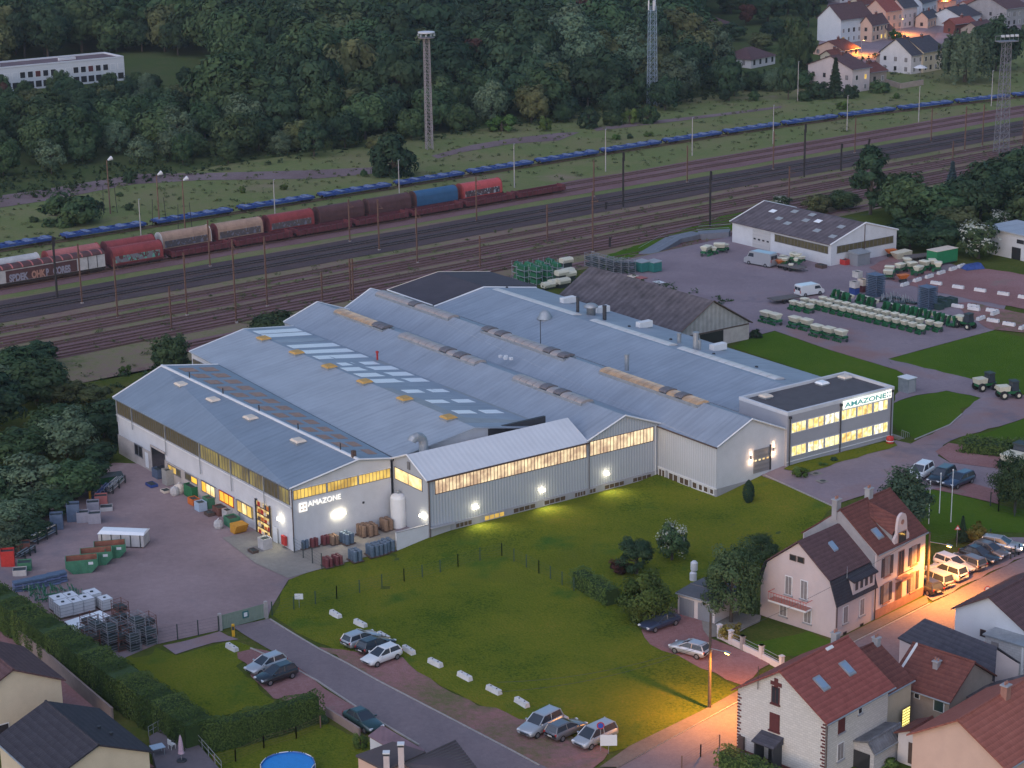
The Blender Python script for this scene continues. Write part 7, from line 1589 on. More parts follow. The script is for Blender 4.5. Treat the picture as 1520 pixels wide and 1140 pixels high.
# terrace with furniture
tp = [G(*p) for p in ((222,1108),(250,1092),(292,1116),(330,1160),(235,1165))]
tr = empty('terrace',tp[0],0,'raised terrace with railings behind the anthracite roofed house','terrace'); b = MB(); b.prism([tuple((p-tp[0])[:2]) for p in reversed(tp)],-.3,1.0); b.build('floor',mat('terrace_tiles',(.13,.11,.12),.8,var=.1,vscale=2),tr)
b = MB(); rr_ = [p-tp[0]+[0,0,1.0] for p in tp[:4]]
for p,q in zip(rr_[:-1],rr_[1:]):
    for zz in (.5,.95): b.tube(p+[0,0,zz],q+[0,0,zz],.025,n=4)
    for k in range(5): c = p+(q-p)*k/4; b.tube(c,c+[0,0,.95],.03,n=4)
b.build('railing',M_zinc,tr)
def on_terrace(px): w = G(*px,1.0); return w
w = on_terrace(z('m',890,1062)); tb = empty('garden_table',w,.5,'pale blue square garden table on the terrace','table'); BX(tb,'table_top',mat('pale_blue_plastic',(.33,.42,.52),.5),-.6,.6,-.5,.5,.72,.77)
for sx in (-.5,.5):
    for sy in (-.4,.4): TB(tb,'leg',M_zinc,(sx,sy,0),(sx,sy,.72),.025)
w = on_terrace(z('m',1025,1100)); pa = empty('parasol',w,0,'closed pinkish garden parasol on a dark base on the terrace','parasol'); LT(pa,'base',M_darkmetal,[(.45,0),(.45,.08),(.1,.12)],n=12); TB(pa,'pole',M_zinc,(0,0,.1),(0,0,2.4),.03); LT(pa,'canopy',mat('pink_canvas',(.42,.30,.36),.9,var=.2,vscale=4),[(.30,.75),(.24,1.0),(.20,1.7),(.10,2.3),(.02,2.5)],n=8)
w = on_terrace(z('m',970,1030)); chh = empty('garden_chair',w,2.4,'white plastic garden chair beside the closed parasol','chair'); BX(chh,'seat',M_white,-.25,.25,-.25,.25,.42,.46); BX(chh,'backrest',M_white,-.25,.25,.22,.27,.46,.95)
for sx in (-.22,.22):
    for sy in (-.22,.22): TB(chh,'leg',M_white,(sx,sy,0),(sx,sy,.42),.025)
# round pool and its lawn
psheet('lawn',[(300,1120),(380,1104),(474,1072),(560,1108),(540,1150),(330,1170)],0.12,M_lawn)
w = G(*z('n',182,1195)); w = G(428,1150); po = empty('round_pool',w,0,'round blue garden pool with a white rim below the hedge','pool'); rp = 2.35
LT(po,'pool_wall',mat('blue_pool_liner',(.03,.13,.36),.5),[(rp,0),(rp,1.05),(rp-.06,1.05),(rp-.06,.1)],n=28)
LT(po,'water',mat('pool_water_cover',(.03,.22,.55),.35,var=.08,vscale=2),[(rp-.07,.9),(rp-.07,.92)],n=28)
for k in range(12):
    t = 6.283*k/12; TB(po,'upright',M_white,(rp*1.02*math.cos(t),rp*1.02*math.sin(t),0),(rp*1.02*math.cos(t),rp*1.02*math.sin(t),1.08),.035)
    TB(po,'rim',M_white if k % 2 else M_bluel,(rp*math.cos(t+.08),rp*math.sin(t+.08),1.07),(rp*math.cos(t+.44),rp*math.sin(t+.44),1.07),.04)
# houses at the bottom edge of the side road
R8_ = lambda x,y: (490+x/5.846,1020+y/5.846)
bp_ = [G(*R8_(*p),hz) for p,hz in (((222,588),3.0),((545,470),3.6),((830,560),3.6),((480,720),3.0))]; hb_ = empty('flat_roofed_bungalow',(bp_[0][0],bp_[0][1],0),0,'bungalow with a shallow dark brown roof and white chimneys at the side road','house'); q = [p-np.array([bp_[0][0],bp_[0][1],0]) for p in bp_]
HX(hb_,'roof',mat('brown_flat_roof',(.075,.062,.066),.9,var=.1,vscale=1),[tuple(p-np.array([0,0,.18])) for p in (q[0],q[3],q[2],q[1])]+[tuple(p) for p in (q[0],q[3],q[2],q[1])])
c = np.mean(q,axis=0); e = [p+(c-p)*.07 for p in q]; b = MB(); b.prism([(p[0],p[1]) for p in (e[0],e[3],e[2],e[1])],-.4,2.8); b.build('wall',W_peach,hb_)
for (p,hh) in ((R8_(620,690),1.9),(R8_(492,700),1.2)):
    w = G(*p,3.0); q = w-bp_[0]; x_,y_ = q[0],q[1]; c_ = BX(hb_,'chimney',W_pink,x_-.25,x_+.25,y_-.25,y_+.25,2.0,3.0+hh); BX(c_,'dark_band',M_darkmetal,x_-.25,x_+.25,y_-.25,y_+.25,3.0+hh,3.2+hh); BX(c_,'cap',M_white,x_-.3,x_+.3,y_-.3,y_+.3,3.2+hh,3.3+hh)  # dark band between chimney shaft and white cap
sl = [G(*R8_(*p),hz) for p,hz in (((640,660),3.4),((1085,455),4.2),((1290,720),3.0),((800,800),2.4))]; sr = empty('slatted_roof_shed',(sl[0][0],sl[0][1],0),0,'shed with a dark standing seam roof beside the bungalow','shed')
q = [p-np.array([sl[0][0],sl[0][1],0]) for p in sl]; HX(sr,'roof',M_roof_dark,[tuple(p-np.array([0,0,.1])) for p in (q[0],q[3],q[2],q[1])]+[tuple(p) for p in (q[0],q[3],q[2],q[1])])
for k in range(12):
    a = q[0]+(q[3]-q[0])*(k+.5)/12; c = q[1]+(q[2]-q[1])*(k+.5)/12; TB(sr,'seam',M_darkmetal,a+[0,0,.05],c+[0,0,.05],.06,n=4)
b = MB(); c = np.mean(q,axis=0); e = [p+(c-p)*.05 for p in q]; b.prism([(p[0],p[1]) for p in (e[0],e[3],e[2],e[1])],-.4,2.3); b.build('wall',W_pink,sr)
gl = [G(*R8_(*p),hz) for p,hz in (((330,420),2.2),((450,330),2.5),((820,545),2.5),((700,640),2.2))]; sg_ = empty('pink_roofed_shed',(gl[0][0],gl[0][1],0),0,'low shed under faded pink roofing beside the parked green car','shed')
q = [p-np.array([gl[0][0],gl[0][1],0]) for p in gl]; HX(sg_,'roof',mat('faded_pink_roofing',(.19,.12,.135),.9,var=.15,vscale=1,wave=('X',2,.3)),[tuple(p-np.array([0,0,.1])) for p in (q[0],q[3],q[2],q[1])]+[tuple(p) for p in (q[0],q[3],q[2],q[1])]); b = MB(); c = np.mean(q,axis=0); e = [p+(c-p)*.06 for p in q]; b.prism([(p[0],p[1]) for p in (e[0],e[3],e[2],e[1])],-.4,2.1); b.build('wall',W_bluew,sg_)
wall_run('boundary_wall',[(484,1062),(512,1080),(534,1094)],.9,.2,mat('pinkish_block_wall',(.24,.18,.165),.95,var=.12,vscale=.8),'pinkish block wall between the hedge and the parked green car')

# ---- far town across the railway
r5_ = lambda x,y: (1180+x/4.47,y/4.47)
def far_house(name,corner,left,right,eave_y,rise,wall,roof,label,wins=(),over=.5,hip=False,chim=True,Lm=None,Wm=None,lit=0.3,rz=None):
    C,Lp,Rp = G(*corner),G(*left),G(*right); d = Rp-C; rz_ = math.atan2(d[1],d[0]) if rz is None else rz
    ux = np.array([math.cos(rz_),math.sin(rz_),0]); uy = np.array([-ux[1],ux[0],0]); L_ = Lm or float(d@ux); W_ = Wm or max(4.0,float((Lp-C)@uy)); ze = height_to(C,eave_y)
    h = House(name,C,rz_,L_,W_,ze,ze+rise,wall,roof,label,over=over,overx=.4)
    r = random.Random(int(corner[0]*7+corner[1]))
    n_f = max(1,int(ze/2.8))
    for k in range(n_f):
        zc = 1.4+k*2.75
        if zc+.6 > ze: zc = ze-.8
        nx = max(1,int(L_/2.6))
        for i in range(nx):
            lit_ = r.random(); pn = M_lit_yellow if lit_ < 0.06*lit*3 else (M_curtain if lit_ < .55 else M_dark_glass_gap); h.winR((i+.5)*L_/nx,zc,.95,1.25,pane=pn,sill=False,n=1,frame=M_brown if r.random() < .4 else M_white)
        ny = max(0,int(W_/3.6))
        if wins != 'blank':
            for i in range(ny): h.winF((i+.5)*W_/ny,zc,.85,1.1,pane=M_dark_glass_gap if r.random() < .5 else M_curtain,sill=False,n=1,frame=M_brown)
    if chim: h.chimney(L_*.6,.95,.7,1.1,M_brick)
    return h
far_house('apartment_house',r5_(302,292),r5_(112,272),r5_(508,262),130/4.47,4.2,W_bluew,T_brown,'big white three storey house with a blank bluish gable','blank')
far_house('rendered_house',r5_(508,282),r5_(440,270),r5_(610,258),165/4.47,2.6,W_peach,T_brown,'lamplit cream house adjoining the big white three storey house')
far_house('rendered_house',r5_(612,262),r5_(560,255),r5_(656,248),203/4.47,1.6,W_cream,T_brown,'small lamplit yellow annex at the end of the cream house')
far_house('rendered_house',r5_(600,205),r5_(490,180),r5_(712,186),75/4.47,3.6,W_peach,T_red,'lamplit house with a bright red roof beside the big white house')
far_house('rendered_house',r5_(714,190),r5_(660,170),r5_(806,175),50/4.47,2.6,W_pink,T_grey,'terraced house with a dark timber balcony facing the town street')
far_house('rendered_house',r5_(840,150),r5_(800,120),r5_(935,118),20/4.47,2.6,W_bluew,T_grey,'grey white terraced house beside the street lamp up the town street')
far_house('rendered_house',r5_(945,95),r5_(900,80),r5_(1068,75),8/4.47,3.0,W_peach,T_red,'orange lit house at the far end of the town street')
far_house('rendered_house',r5_(322,385),r5_(160,350),r5_(420,365),335/4.47,2.4,W_peach,T_dred,'low lamplit house with a dark red roof below the big white house')
far_house('rendered_house',r5_(250,400),r5_(150,392),r5_(330,385),372/4.47,1.4,W_cream,T_dred,'low cream extension with a dark red roof behind the pink house')
far_house('pink_house',r5_(378,618),r5_(195,560),r5_(492,600),462/4.47,3.0,W_pink,T_brown,'pink two storey house behind the garden spruce')
far_house('rendered_house',r5_(500,560),r5_(470,520),r5_(606,545),480/4.47,1.8,W_tan,T_dred,'low wing with a dark red roof and skylights joined to the pink house')
far_house('white_house',r5_(768,495),r5_(575,465),r5_(848,482),365/4.47,4.2,W_white,T_grey,'white gabled house with dark grey roof behind the garden umbrella')
far_house('white_house',r5_(848,485),r5_(760,440),r5_(980,460),345/4.47,3.4,W_cream,T_grey,'cream house wing with a garage joined to the white gabled house')
far_house('rendered_house',r5_(1110,190),r5_(955,150),r5_(1230,160),120/4.47,3.0,W_bluew,T_grey,'white gabled house with a blue grey roof across the town street')
far_house('rendered_house',r5_(1060,230),r5_(1010,215),r5_(1190,212),160/4.47,1.5,M_brick,T_red,'brick outbuilding beside the blue grey roofed house')
far_house('rendered_house',r5_(1180,130),r5_(1120,100),r5_(1290,110),60/4.47,2.4,W_pink,T_orange,'house with a bright orange red roof behind the blue grey roofed house')
far_house('rendered_house',r5_(1400,180),r5_(1265,120),r5_(1540,160),60/4.47,4.0,W_grey,T_brown,'dark grey gabled house above the big round tree')
far_house('rendered_house',r5_(300,20),r5_(240,5),r5_(480,0),-10,2.0,W_white,T_dred,'partly hidden white house behind the big white three storey house')
far_house('rendered_house',r5_(1290,50),r5_(1200,35),r5_(1480,20),20/4.47,2.4,W_white,T_brown,'pale house at the far edge of the town')
for (c_,l_,r_,e_,rs_,wm,rm,lb) in (((430,110),(380,95),(540,88),30,2.6,W_cream,T_dred,'cream house with a dark red roof tucked behind the big white house'),((640,440),(575,420),(720,425),385,1.6,W_tan,T_red,'low shed row with red roofing between pink and white houses'),((1230,262),(1130,240),(1330,240),200,2.2,W_tan,T_brown,'brown roofed barn beside the big round tree'),((760,70),(700,50),(860,45),5,2.5,W_cream,T_red,'red roofed cream house up the town street'),((1390,80),(1330,60),(1500,50),10,2.5,W_pink,T_orange,'orange roofed house beyond the dark grey gabled house'),((880,190),(820,175),(950,165),120,1.8,W_peach,T_grey,'small lamplit house at the bend of the town street')):
    far_house('town_house',r5_(*c_),r5_(*l_),r5_(*r_),e_/4.47,rs_,wm,rm,lb)
# bungalow with hipped roof
def hip_house(name,corner,right,L_,W_,ze,zr,wall,roof,label):
    C,Rp = G(*corner),G(*right); d = Rp-C; rz_ = math.atan2(d[1],d[0]); o = empty(name,C,rz_,label,'house'); e = .6
    BX(o,'wall',wall,0,L_,0,W_,-.5,ze)
    b = MB(); A = [(-e,-e,ze),(L_+e,-e,ze),(L_+e,W_+e,ze),(-e,W_+e,ze)]; r0,r1 = (W_/2-.5,W_/2,zr),(L_-W_/2+.5,W_/2,zr)
    b.quad(A[0],A[1],r1,r0); b.quad(A[2],A[3],r0,r1); b.poly([A[1],A[2],r1]); b.poly([A[3],A[0],r0]); b.poly([A[3],A[2],A[1],A[0]]); b.build('roof',roof,o)
    for i in range(4): m = MB(); c = (i+.5)*L_/4; m.box(c-.5,c+.5,-.06,.0,.9,ze-.25); m.build('window',M_dark_glass_gap,o)
    for i in range(2): m = MB(); c = (i+.5)*W_/2; m.box(-.06,0,c-.5,c+.5,.9,ze-.25); m.build('window',M_curtain,o)
    return o
hip_house('bungalow',(1115,102),(1164,92),13,11,2.7,5.6,W_white,T_brown,'white bungalow under a wide dark hipped roof beside the wood')
hip_house('bungalow',(1052,55),(1100,48),14,10,2.8,5.4,W_white,T_brown,'older white bungalow with a reddish hipped roof among garden trees')
wall_run('garden_wall',[(1160,131),(1185,124),(1208,117),(1225,112)],1.8,.25,W_white,'long white garden wall leading to the pink house')
w = G(*r5_(830,510)); um = empty('garden_umbrella',w,0,'open white garden umbrella before the white gabled house','parasol'); TB(um,'pole',M_zinc,(0,0,0),(0,0,3.2),.06); LT(um,'canopy',M_white,[(2.1,2.7),(1.0,3.3),(.05,3.6)],n=8)
wall_run('garden_wall',[r5_(600,560),r5_(700,590),r5_(850,565)],1.6,.3,W_tan,'brown garden wall below the white gabled house with umbrella'); psheet('street',[r5_(560,330),r5_(700,270),r5_(830,235),r5_(900,180),r5_(960,130),r5_(1040,120),r5_(960,190),r5_(930,250),r5_(760,290),r5_(600,400)],0.15,M_road)
# far white flat roofed building on the left edge
fb0 = G(187,125); fb1 = G(0,143)
fz = G(186,119)
rzf = math.atan2((fz-G(-40,141))[1],(fz-G(-40,141))[0]); Lf = 62.0
ux = np.array([math.cos(rzf),math.sin(rzf),0]); of = fz-ux*Lf; fbld = empty('office_block',of,rzf,'long white flat roofed two storey block with coloured window panels in the trees','building'); zt = 6.4
BX(fbld,'wall',W_bluew,0,Lf,0,13,-.5,zt); BX(fbld,'roof',mat('reddish_roof_felt',(.13,.085,.09),.9,var=.2,vscale=.3),.5,Lf-.5,.5,12.5,zt,zt+.06)
for (a,c,d,e) in ((0,Lf,-.05,.5),(0,Lf,12.5,13.05),(-.05,.5,.5,12.5),(Lf-.5,Lf+.05,.5,12.5)): BX(fbld,'parapet',W_bluew,a,c,d,e,zt+.07,zt+.5)
pm = [M_dark_glass_gap,mat('teal_panel',(.08,.18,.24),.5),M_dark_glass_gap,W_bluew,M_shutred,M_dark_glass_gap,mat('pale_blue_panel',(.25,.33,.40),.5)]
for i in range(27):
    c = 1.0+i*(Lf-2)/26.5; b = MB(); b.box(c,c+1.7,-.06,.0,3.3,5.1); wv = b.build('window',M_white,fbld); BX(wv,'pane',pm[(i*i*3+i) % 7],c+.12,c+1.58,-.08,-.061,3.4,5.0)
    BX(fbld,'window',M_dark_glass_gap,c,c+1.7,-.06,.0,.6,2.3)
BX(fbld,'roof_plant',W_bluew,24,27,5,7,zt,zt+1.4); BX(fbld,'roof_plant',W_bluew,45,50,6,7,zt,zt+.7)
# ---- street lamps: the concrete pole on the pavement, the lamp at the villa corner, the ones in the town
SOD = (1.0,0.37,0.06)
M_sod = emit('sodium_lamp',(1.0,0.55,0.10),40.0)
def street_lamp(px,base,top,label,energy,wires=True,arm=1.2,rz=0.0,group=None,thin=False,ext=.8):
    w = G(px,base); h = height_to(w,top); o = empty('street_lamp',w,rz,label,'street lamp',group)
    TB(o,'pole',M_bark if not thin else M_pale,(0,0,-.2),(0,0,h+(0 if thin else ext)),.17 if not thin else .1,.10 if not thin else .07,8)
    TB(o,'arm',M_zinc,(0,0,h-.3),(arm,0,h),.04); CB(o,'lamp_head',M_zinc,(arm+.2,0,h),.7,.26,.14); CB(o,'bulb',M_sod,(arm+.2,0,h-.10),.5,.2,.06)
    spot_light('lamp_glow',(arm+.2,0,h-.2),energy,SOD,o,172); return o,h
street_lamp(1053,1053,958,'tall street lamp pole carrying wires at the lawn corner',4300,rz=R_(-50),ext=3.2,arm=2.0)
street_lamp(1376,884,800,'street lamp glowing at the corner of the tall pink villa',5600,rz=R_(-50),arm=2.4)
for (px,b_,t_,e,lb) in ((r5_(440,375),0,0,4500,'lit town lamp below the big white house'),(r5_(826,150),0,0,4500,'lit town lamp between terraced houses'),(r5_(700,235),0,0,6000,'lit town lamp near the bright red roofed house'),(r5_(985,90),0,0,6000,'lit town lamp at the orange lit house')):
    street_lamp(px[0],px[1],px[1]-24,lb,e,thin=True,rz=1.0)
# ------------------------------------------------------------------ cars
M_tyre = mat('tyre_rubber',(0.02,0.02,0.022),0.9); M_rim = mat('wheel_rim',(0.30,0.30,0.32),0.4,0.7); M_carglass = mat('car_glass',(0.035,0.042,0.055),0.22,spec=0.6); M_tail = mat('tail_lamp',(0.35,0.02,0.02),0.3); M_headl = mat('head_lamp',(0.62,0.63,0.65),0.15); M_plate = mat('number_plate',(0.5,0.5,0.48),0.6)
def paint(name,c,rough=0.28,metal=0.0):
    m = mat(name,c,rough,metal,spec=0.6); m.node_tree.nodes['Principled BSDF'].inputs['Coat Weight'].default_value = 0.5; return m
PT = dict(white=paint('white_car_paint',(0.62,0.62,0.62)),silver=paint('silver_car_paint',(0.42,0.43,0.45),.3,.4),black=paint('black_car_paint',(0.022,0.022,0.026)),grey=paint('grey_car_paint',(0.14,0.14,0.155),.3,.3),dgreen=paint('dark_green_car_paint',(0.022,0.045,0.045)),brown=paint('brown_grey_car_paint',(0.16,0.135,0.125),.3,.3),blue=paint('dark_blue_car_paint',(0.03,0.04,0.075)))
CK = dict(hatch=(4.15,1.76,1.46,.24,.00,-.40,-.475,.96,.78),estate=(4.65,1.80,1.48,.20,-.02,-.44,-.485,.96,.80),suv=(4.60,1.88,1.72,.22,.04,-.43,-.485,1.08,.82),mpv=(4.40,1.82,1.66,.32,.12,-.43,-.485,1.02,.80),sedan=(4.60,1.80,1.43,.19,-.03,-.28,-.36,.94,.78))
def make_car(kind,col,label,lights=False,group=None,plate=True):
    L,W,H,cowl,rf,rr,rb,belt,tum = CK[kind]; body = PT[col]; o = empty('parked_car',(0,0,0),0,label,'car',group); w = W/2
    S = [(-.5,.90,.48,belt*.80),(-.485,.97,.34,belt*.95),(-.42,1.0,.26,belt),(-.1,1.0,.24,belt),(cowl-.02,1.0,.24,belt*.97),(.36,.99,.25,belt*.86),(.46,.95,.30,belt*.76),(.49,.88,.36,belt*.68),(.5,.82,.44,belt*.60)]
    b = MB(); rings = []
    for fx,fw,zl,zh in S:
        x,hw = fx*L,w*fw; zm = zl+(zh-zl)*.55
        rings.append([(x,-hw*.86,zl),(x,-hw*.98,zl+.10),(x,-hw,zm),(x,-hw*.93,zh-.05),(x,-hw*.80,zh),(x,hw*.80,zh),(x,hw*.93,zh-.05),(x,hw,zm),(x,hw*.98,zl+.10),(x,hw*.86,zl)])
    n = 10; k0 = len(b.v)
    for r in rings: b.v += r
    for i in range(len(rings)-1):
        for k in range(n): b.f.append((k0+i*n+k,k0+i*n+(k+1) % n,k0+(i+1)*n+(k+1) % n,k0+(i+1)*n+k)); b.m.append(0)
    b.f.append(tuple(k0+k for k in range(n))); b.f.append(tuple(k0+(len(rings)-1)*n+k for k in reversed(range(n)))); b.m += [0,0]
    b.build('body',body,o,True)
    g = [(rb*L,w*.86),(cowl*L,w*.86)]; t = [(rr*L,w*tum*.86),(rf*L,w*tum*.86)]; zb,zt = belt-.06,H-.05
    P = [(g[0][0],-g[0][1],zb),(g[1][0],-g[1][1],zb),(g[1][0],g[1][1],zb),(g[0][0],g[0][1],zb),(t[0][0],-t[0][1],zt),(t[1][0],-t[1][1],zt),(t[1][0],t[1][1],zt),(t[0][0],t[0][1],zt)]
    b = MB(); b.hexa(P); gh = b.build('greenhouse',M_carglass,o)
    e = .03; HX(o,'roof',body,[(t[0][0]-.06,-t[0][1]-e,zt-.02),(t[1][0]+.04,-t[1][1]-e,zt-.02),(t[1][0]+.04,t[1][1]+e,zt-.02),(t[0][0]-.06,t[0][1]+e,zt-.02),(t[0][0]+.12,-t[0][1]+.10,zt+.06),(t[1][0]-.15,-t[1][1]+.10,zt+.06),(t[1][0]-.15,t[1][1]-.10,zt+.06),(t[0][0]+.12,t[0][1]-.10,zt+.06)])
    for s in (0,3): TB(o,'pillar',body,P[s],P[s+4],.07,.06,5)
    for s in (1,2): TB(o,'pillar',body,P[s],P[s+4],.05,.05,5)
    for sy in (-1,1):
        b = MB(); xm = (g[0][0]+g[1][0])/2-.05; b.tube((xm,sy*(g[0][1]+.005),zb),(xm-.04,sy*(t[0][1]+.01),zt),.045,.04,4); b.build('pillar',body,o)
        CB(o,'mirror',body,(cowl*L-.25,sy*(w+.06),belt+.04),.14,.2,.12)
        for fx in (-.31,.305):
            b = MB(); b.tube((fx*L,sy*(w-.17),.31),(fx*L,sy*(w+.015),.31),.315,n=14); wh = b.build('wheel',M_tyre,o); TB(wh,'rim',M_rim,(fx*L,sy*(w-.01),.31),(fx*L,sy*(w+.025),.31),.20,n=10)
        CB(o,'headlight',emit('lit_headlight',(1,.85,.6),12.0) if lights else M_headl,(.478*L,sy*w*.68,belt*.66),.20,.32,.14,-sy*.35)
        CB(o,'tail_light',M_tail,(-.487*L,sy*w*.80,belt*.80),.10,.20,.24)
    CB(o,'number_plate',M_plate,(-.503*L,0,.58),.03,.52,.12); CB(o,'grille',M_darkmetal,(.497*L,0,.50),.05,.8,.14)
    return o
def put_car(rear,front,kind,col,label,**k):
    a,b = G(*rear),G(*front); o = make_car(kind,col,label,**k); c = (a+b)/2; o.location = (c[0],c[1],c[2]+.13); o.rotation_euler = (0,0,math.atan2(b[1]-a[1],b[0]-a[0])); return o
CARS = [((514,965),(558,949),'hatch','silver','silver hatchback parked nose to a concrete block on the lawn verge'),((536,975),(580,958),'hatch','black','black car squeezed between two light hatchbacks on the lawn verge'),((590,974),(543,992),'hatch','white','white hatchback facing the side road on the lawn verge'),
        ((418,988),(372,1004),'hatch','silver','silver car beside a black car on red gravel by the left lawn'),((433,1003),(388,1018),'hatch','black','black hatchback parked on red gravel by the left lawn'),((522,1068),(558,1090),'sedan','dgreen','dark green car parked beside the pink roofed shed'),
        ((826,1074),(778,1098),'suv','silver','silver off-road car at the end of the gravel verge'),((818,1102),(862,1082),'hatch','grey','grey hatchback between two silver cars at the gravel verge'),((904,1094),(862,1113),'mpv','silver','silver people carrier beside the road sign'),
        ((1046,978),(1003,966),'hatch','silver','silver hatchback on the red driveway by the garden wall'),((996,926),(962,938),'sedan','blue','dark blue saloon parked before the garage beside the laurel'),
        ((1466,812),(1509,822),'estate','silver','silver estate car with its headlights on at the row end'),((1450,818),(1490,834),'hatch','brown','brown grey car between the lit silver estate and black saloon'),((1432,823),(1477,842),'sedan','black','black saloon in the row of cars along the street'),((1452,850),(1416,834),'estate','grey','dark grey estate car between black saloon and white estate'),((1396,838),(1436,856),'estate','white','white estate car behind the white off-road car'),((1426,866),(1384,850),'suv','white','white off-road car nearest the street in the parked row'),((1406,877),(1368,860),'mpv','silver','silver people carrier beside the pink villa corner'),((1390,886),(1358,870),'hatch','black','black car half hidden behind the pink villa corner'),
        ((1378,702),(1353,718),'suv','white','white car on the forecourt beside two dark cars'),((1411,708),(1383,724),'suv','black','black off-road car between the white and grey forecourt cars'),((1440,714),(1405,728),'estate','blue','dark grey blue estate car at the forecourt edge by the flagpoles')]
for c in CARS: put_car(*c,lights='headlights on' in c[4])
# vans
def make_van(L,W,H,col,label,hood=.17):
    o = empty('parked_van',(0,0,0),0,label,'van'); body = PT[col]; w = W/2
    prof = [(-L/2,.45),(-L/2+.02,H*.55),(-L/2+.12,H-.1),(-L/2+.35,H),(L*(.5-hood)-.55,H),(L*(.5-hood)-.25,H-.08),(L*(.5-hood)+.30,H*.58),(L/2-.10,H*.47),(L/2,H*.36),(L/2-.02,.38),(L/2-.2,.28),(-L/2+.1,.28)]
    EX(o,'body',body,prof,(0,-w,0),(1,0,0),(0,0,1),(0,W,0))
    xa = L*(.5-hood); HX(o,'windscreen',M_carglass,[(xa+.24,-w*.88,H*.60),(xa+.30,-w*.88,H*.60),(xa+.30,w*.88,H*.60),(xa+.24,w*.88,H*.60),(xa-.24,-w*.82,H-.12),(xa-.18,-w*.82,H-.12),(xa-.18,w*.82,H-.12),(xa-.24,w*.82,H-.12)])
    for sy in (-1,1):
        b = MB(); y0,y1 = sorted((sy*w,sy*(w+.012))); b.hexa([(xa-1.15,y0,H*.60),(xa+.12,y0,H*.60),(xa+.12,y1,H*.60),(xa-1.15,y1,H*.60),(xa-1.15,y0,H*.86),(xa-.25,y0,H*.86),(xa-.25,y1,H*.86),(xa-1.15,y1,H*.86)]); b.build('side_window',M_carglass,o)
        for fx in (-.30,.31): b = MB(); b.tube((fx*L,sy*(w-.2),.34),(fx*L,sy*(w+.02),.34),.34,n=14); wh = b.build('wheel',M_tyre,o); TB(wh,'rim',M_rim,(fx*L,sy*w,.34),(fx*L,sy*(w+.03),.34),.2,n=10)
        CB(o,'tail_light',M_tail,(-L/2+.01,sy*w*.86,H*.48),.06,.16,.5); CB(o,'headlight',M_headl,(L/2-.05,sy*w*.72,H*.40),.1,.35,.2)
        BX(o,'rear_window',M_carglass,-L/2-.01,-L/2+.06,min(sy*.08,sy*w*.8),max(sy*.08,sy*w*.8),H*.58,H*.84)
    return o
def put(o,a,b,dz=.13): A,B = G(*a),G(*b); c = (A+B)/2; o.location = (c[0],c[1],c[2]+dz); o.rotation_euler = (0,0,math.atan2(B[1]-A[1],B[0]-A[0])); return o
put(make_van(4.8,1.9,1.95,'white','white van parked behind the rows of seed drills'),(1188,441),(1214,437)); put(make_van(5.9,2.0,2.5,'silver','large silver van parked before the workshop door'),(1148,398),(1110,391))
# ------------------------------------------------------------------ farm machines
M_mgreen = mat('machine_green',(0.018,0.115,0.045),.5,var=.15,vscale=3,objvar=.2); M_mcream = mat('hopper_cream',(0.56,0.52,0.40),.6,var=.06,vscale=2,objvar=.06); M_mdark = mat('machine_dark_steel',(0.05,0.06,0.06),.6,.3)
def drill(name='seed_drill',w=1.3,d=1.05,h=1.35,tall=False):
    o = empty(name,(0,0,0)); o['category'] = 'seed drill'
    HX(o,'hopper',M_mcream,[(-w*.42,-d*.25,h*.52),(w*.42,-d*.25,h*.52),(w*.42,d*.25,h*.52),(-w*.42,d*.25,h*.52),(-w/2,-d/2,h*.92),(w/2,-d/2,h*.92),(w/2,d/2,h*.92),(-w/2,d/2,h*.92)])
    HX(o,'lid',M_mcream,[(-w/2-.04,-d/2-.04,h*.922),(w/2+.04,-d/2-.04,h*.922),(w/2+.04,d/2+.04,h*.922),(-w/2-.04,d/2+.04,h*.922),(-w*.42,-d*.36,h),(w*.42,-d*.36,h),(w*.42,d*.36,h),(-w*.42,d*.36,h)])
    b = MB(); b.box(-w*.55,w*.55,-d*.40,-d*.28,h*.30,h*.42); b.box(-w*.55,w*.55,d*.28,d*.40,h*.30,h*.42); b.box(-w*.55,-w*.45,-d*.4,d*.4,h*.30,h*.5); b.box(w*.45,w*.55,-d*.4,d*.4,h*.30,h*.5); b.build('frame',M_mgreen,o)
    for k in range(5): b = MB(); x = -w*.45+k*w*.225; b.tube((x-.03,-d*.62,.2),(x+.03,-d*.62,.2),.2,n=8); b.tube((x,-d*.62,.2),(x,-d*.3,h*.34),.035,n=4); b.build('coulter',M_mgreen,o)
    for s in (-1,1): TB(o,'wheel',M_mdark,(s*w*.60,d*.1,.28),(s*w*.66,d*.1,.28),.28,n=10)
    return Proto(o)
SD = drill(); LD = drill(w=2.1,d=1.4,h=1.8)
hrow = lambda pts: [z('h',*p) for p in pts]
ORI = R_(-55)
def put_drills(P,pts,label,group,dy=0,rz=None,sc=None):
    for p in pts: w = G(p[0],p[1]+dy); P.get((w[0],w[1],w[2]+.13),ORI+rnd.uniform(-.05,.05) if rz is None else rz,sc,label,group)
put_drills(SD,hrow([(372,658),(412,668),(455,680),(498,690),(541,698),(582,708),(618,718),(660,727),(705,738),(750,748),(798,758),(845,768),(890,780),(938,793)]),'cream hopper seed drill in the row facing the lawn strip','outer row of seed drills',8,sc=(.80,1.05,1.1))
put_drills(SD,hrow([(385,632),(425,643),(470,655),(515,664),(560,675),(605,683),(650,694),(695,704),(740,715),(790,724),(835,735),(880,745),(930,757),(985,768),(1035,780)]),'cream hopper seed drill in the inner row before the folded machines','inner row of seed drills',8,sc=(.80,1.05,1.1))
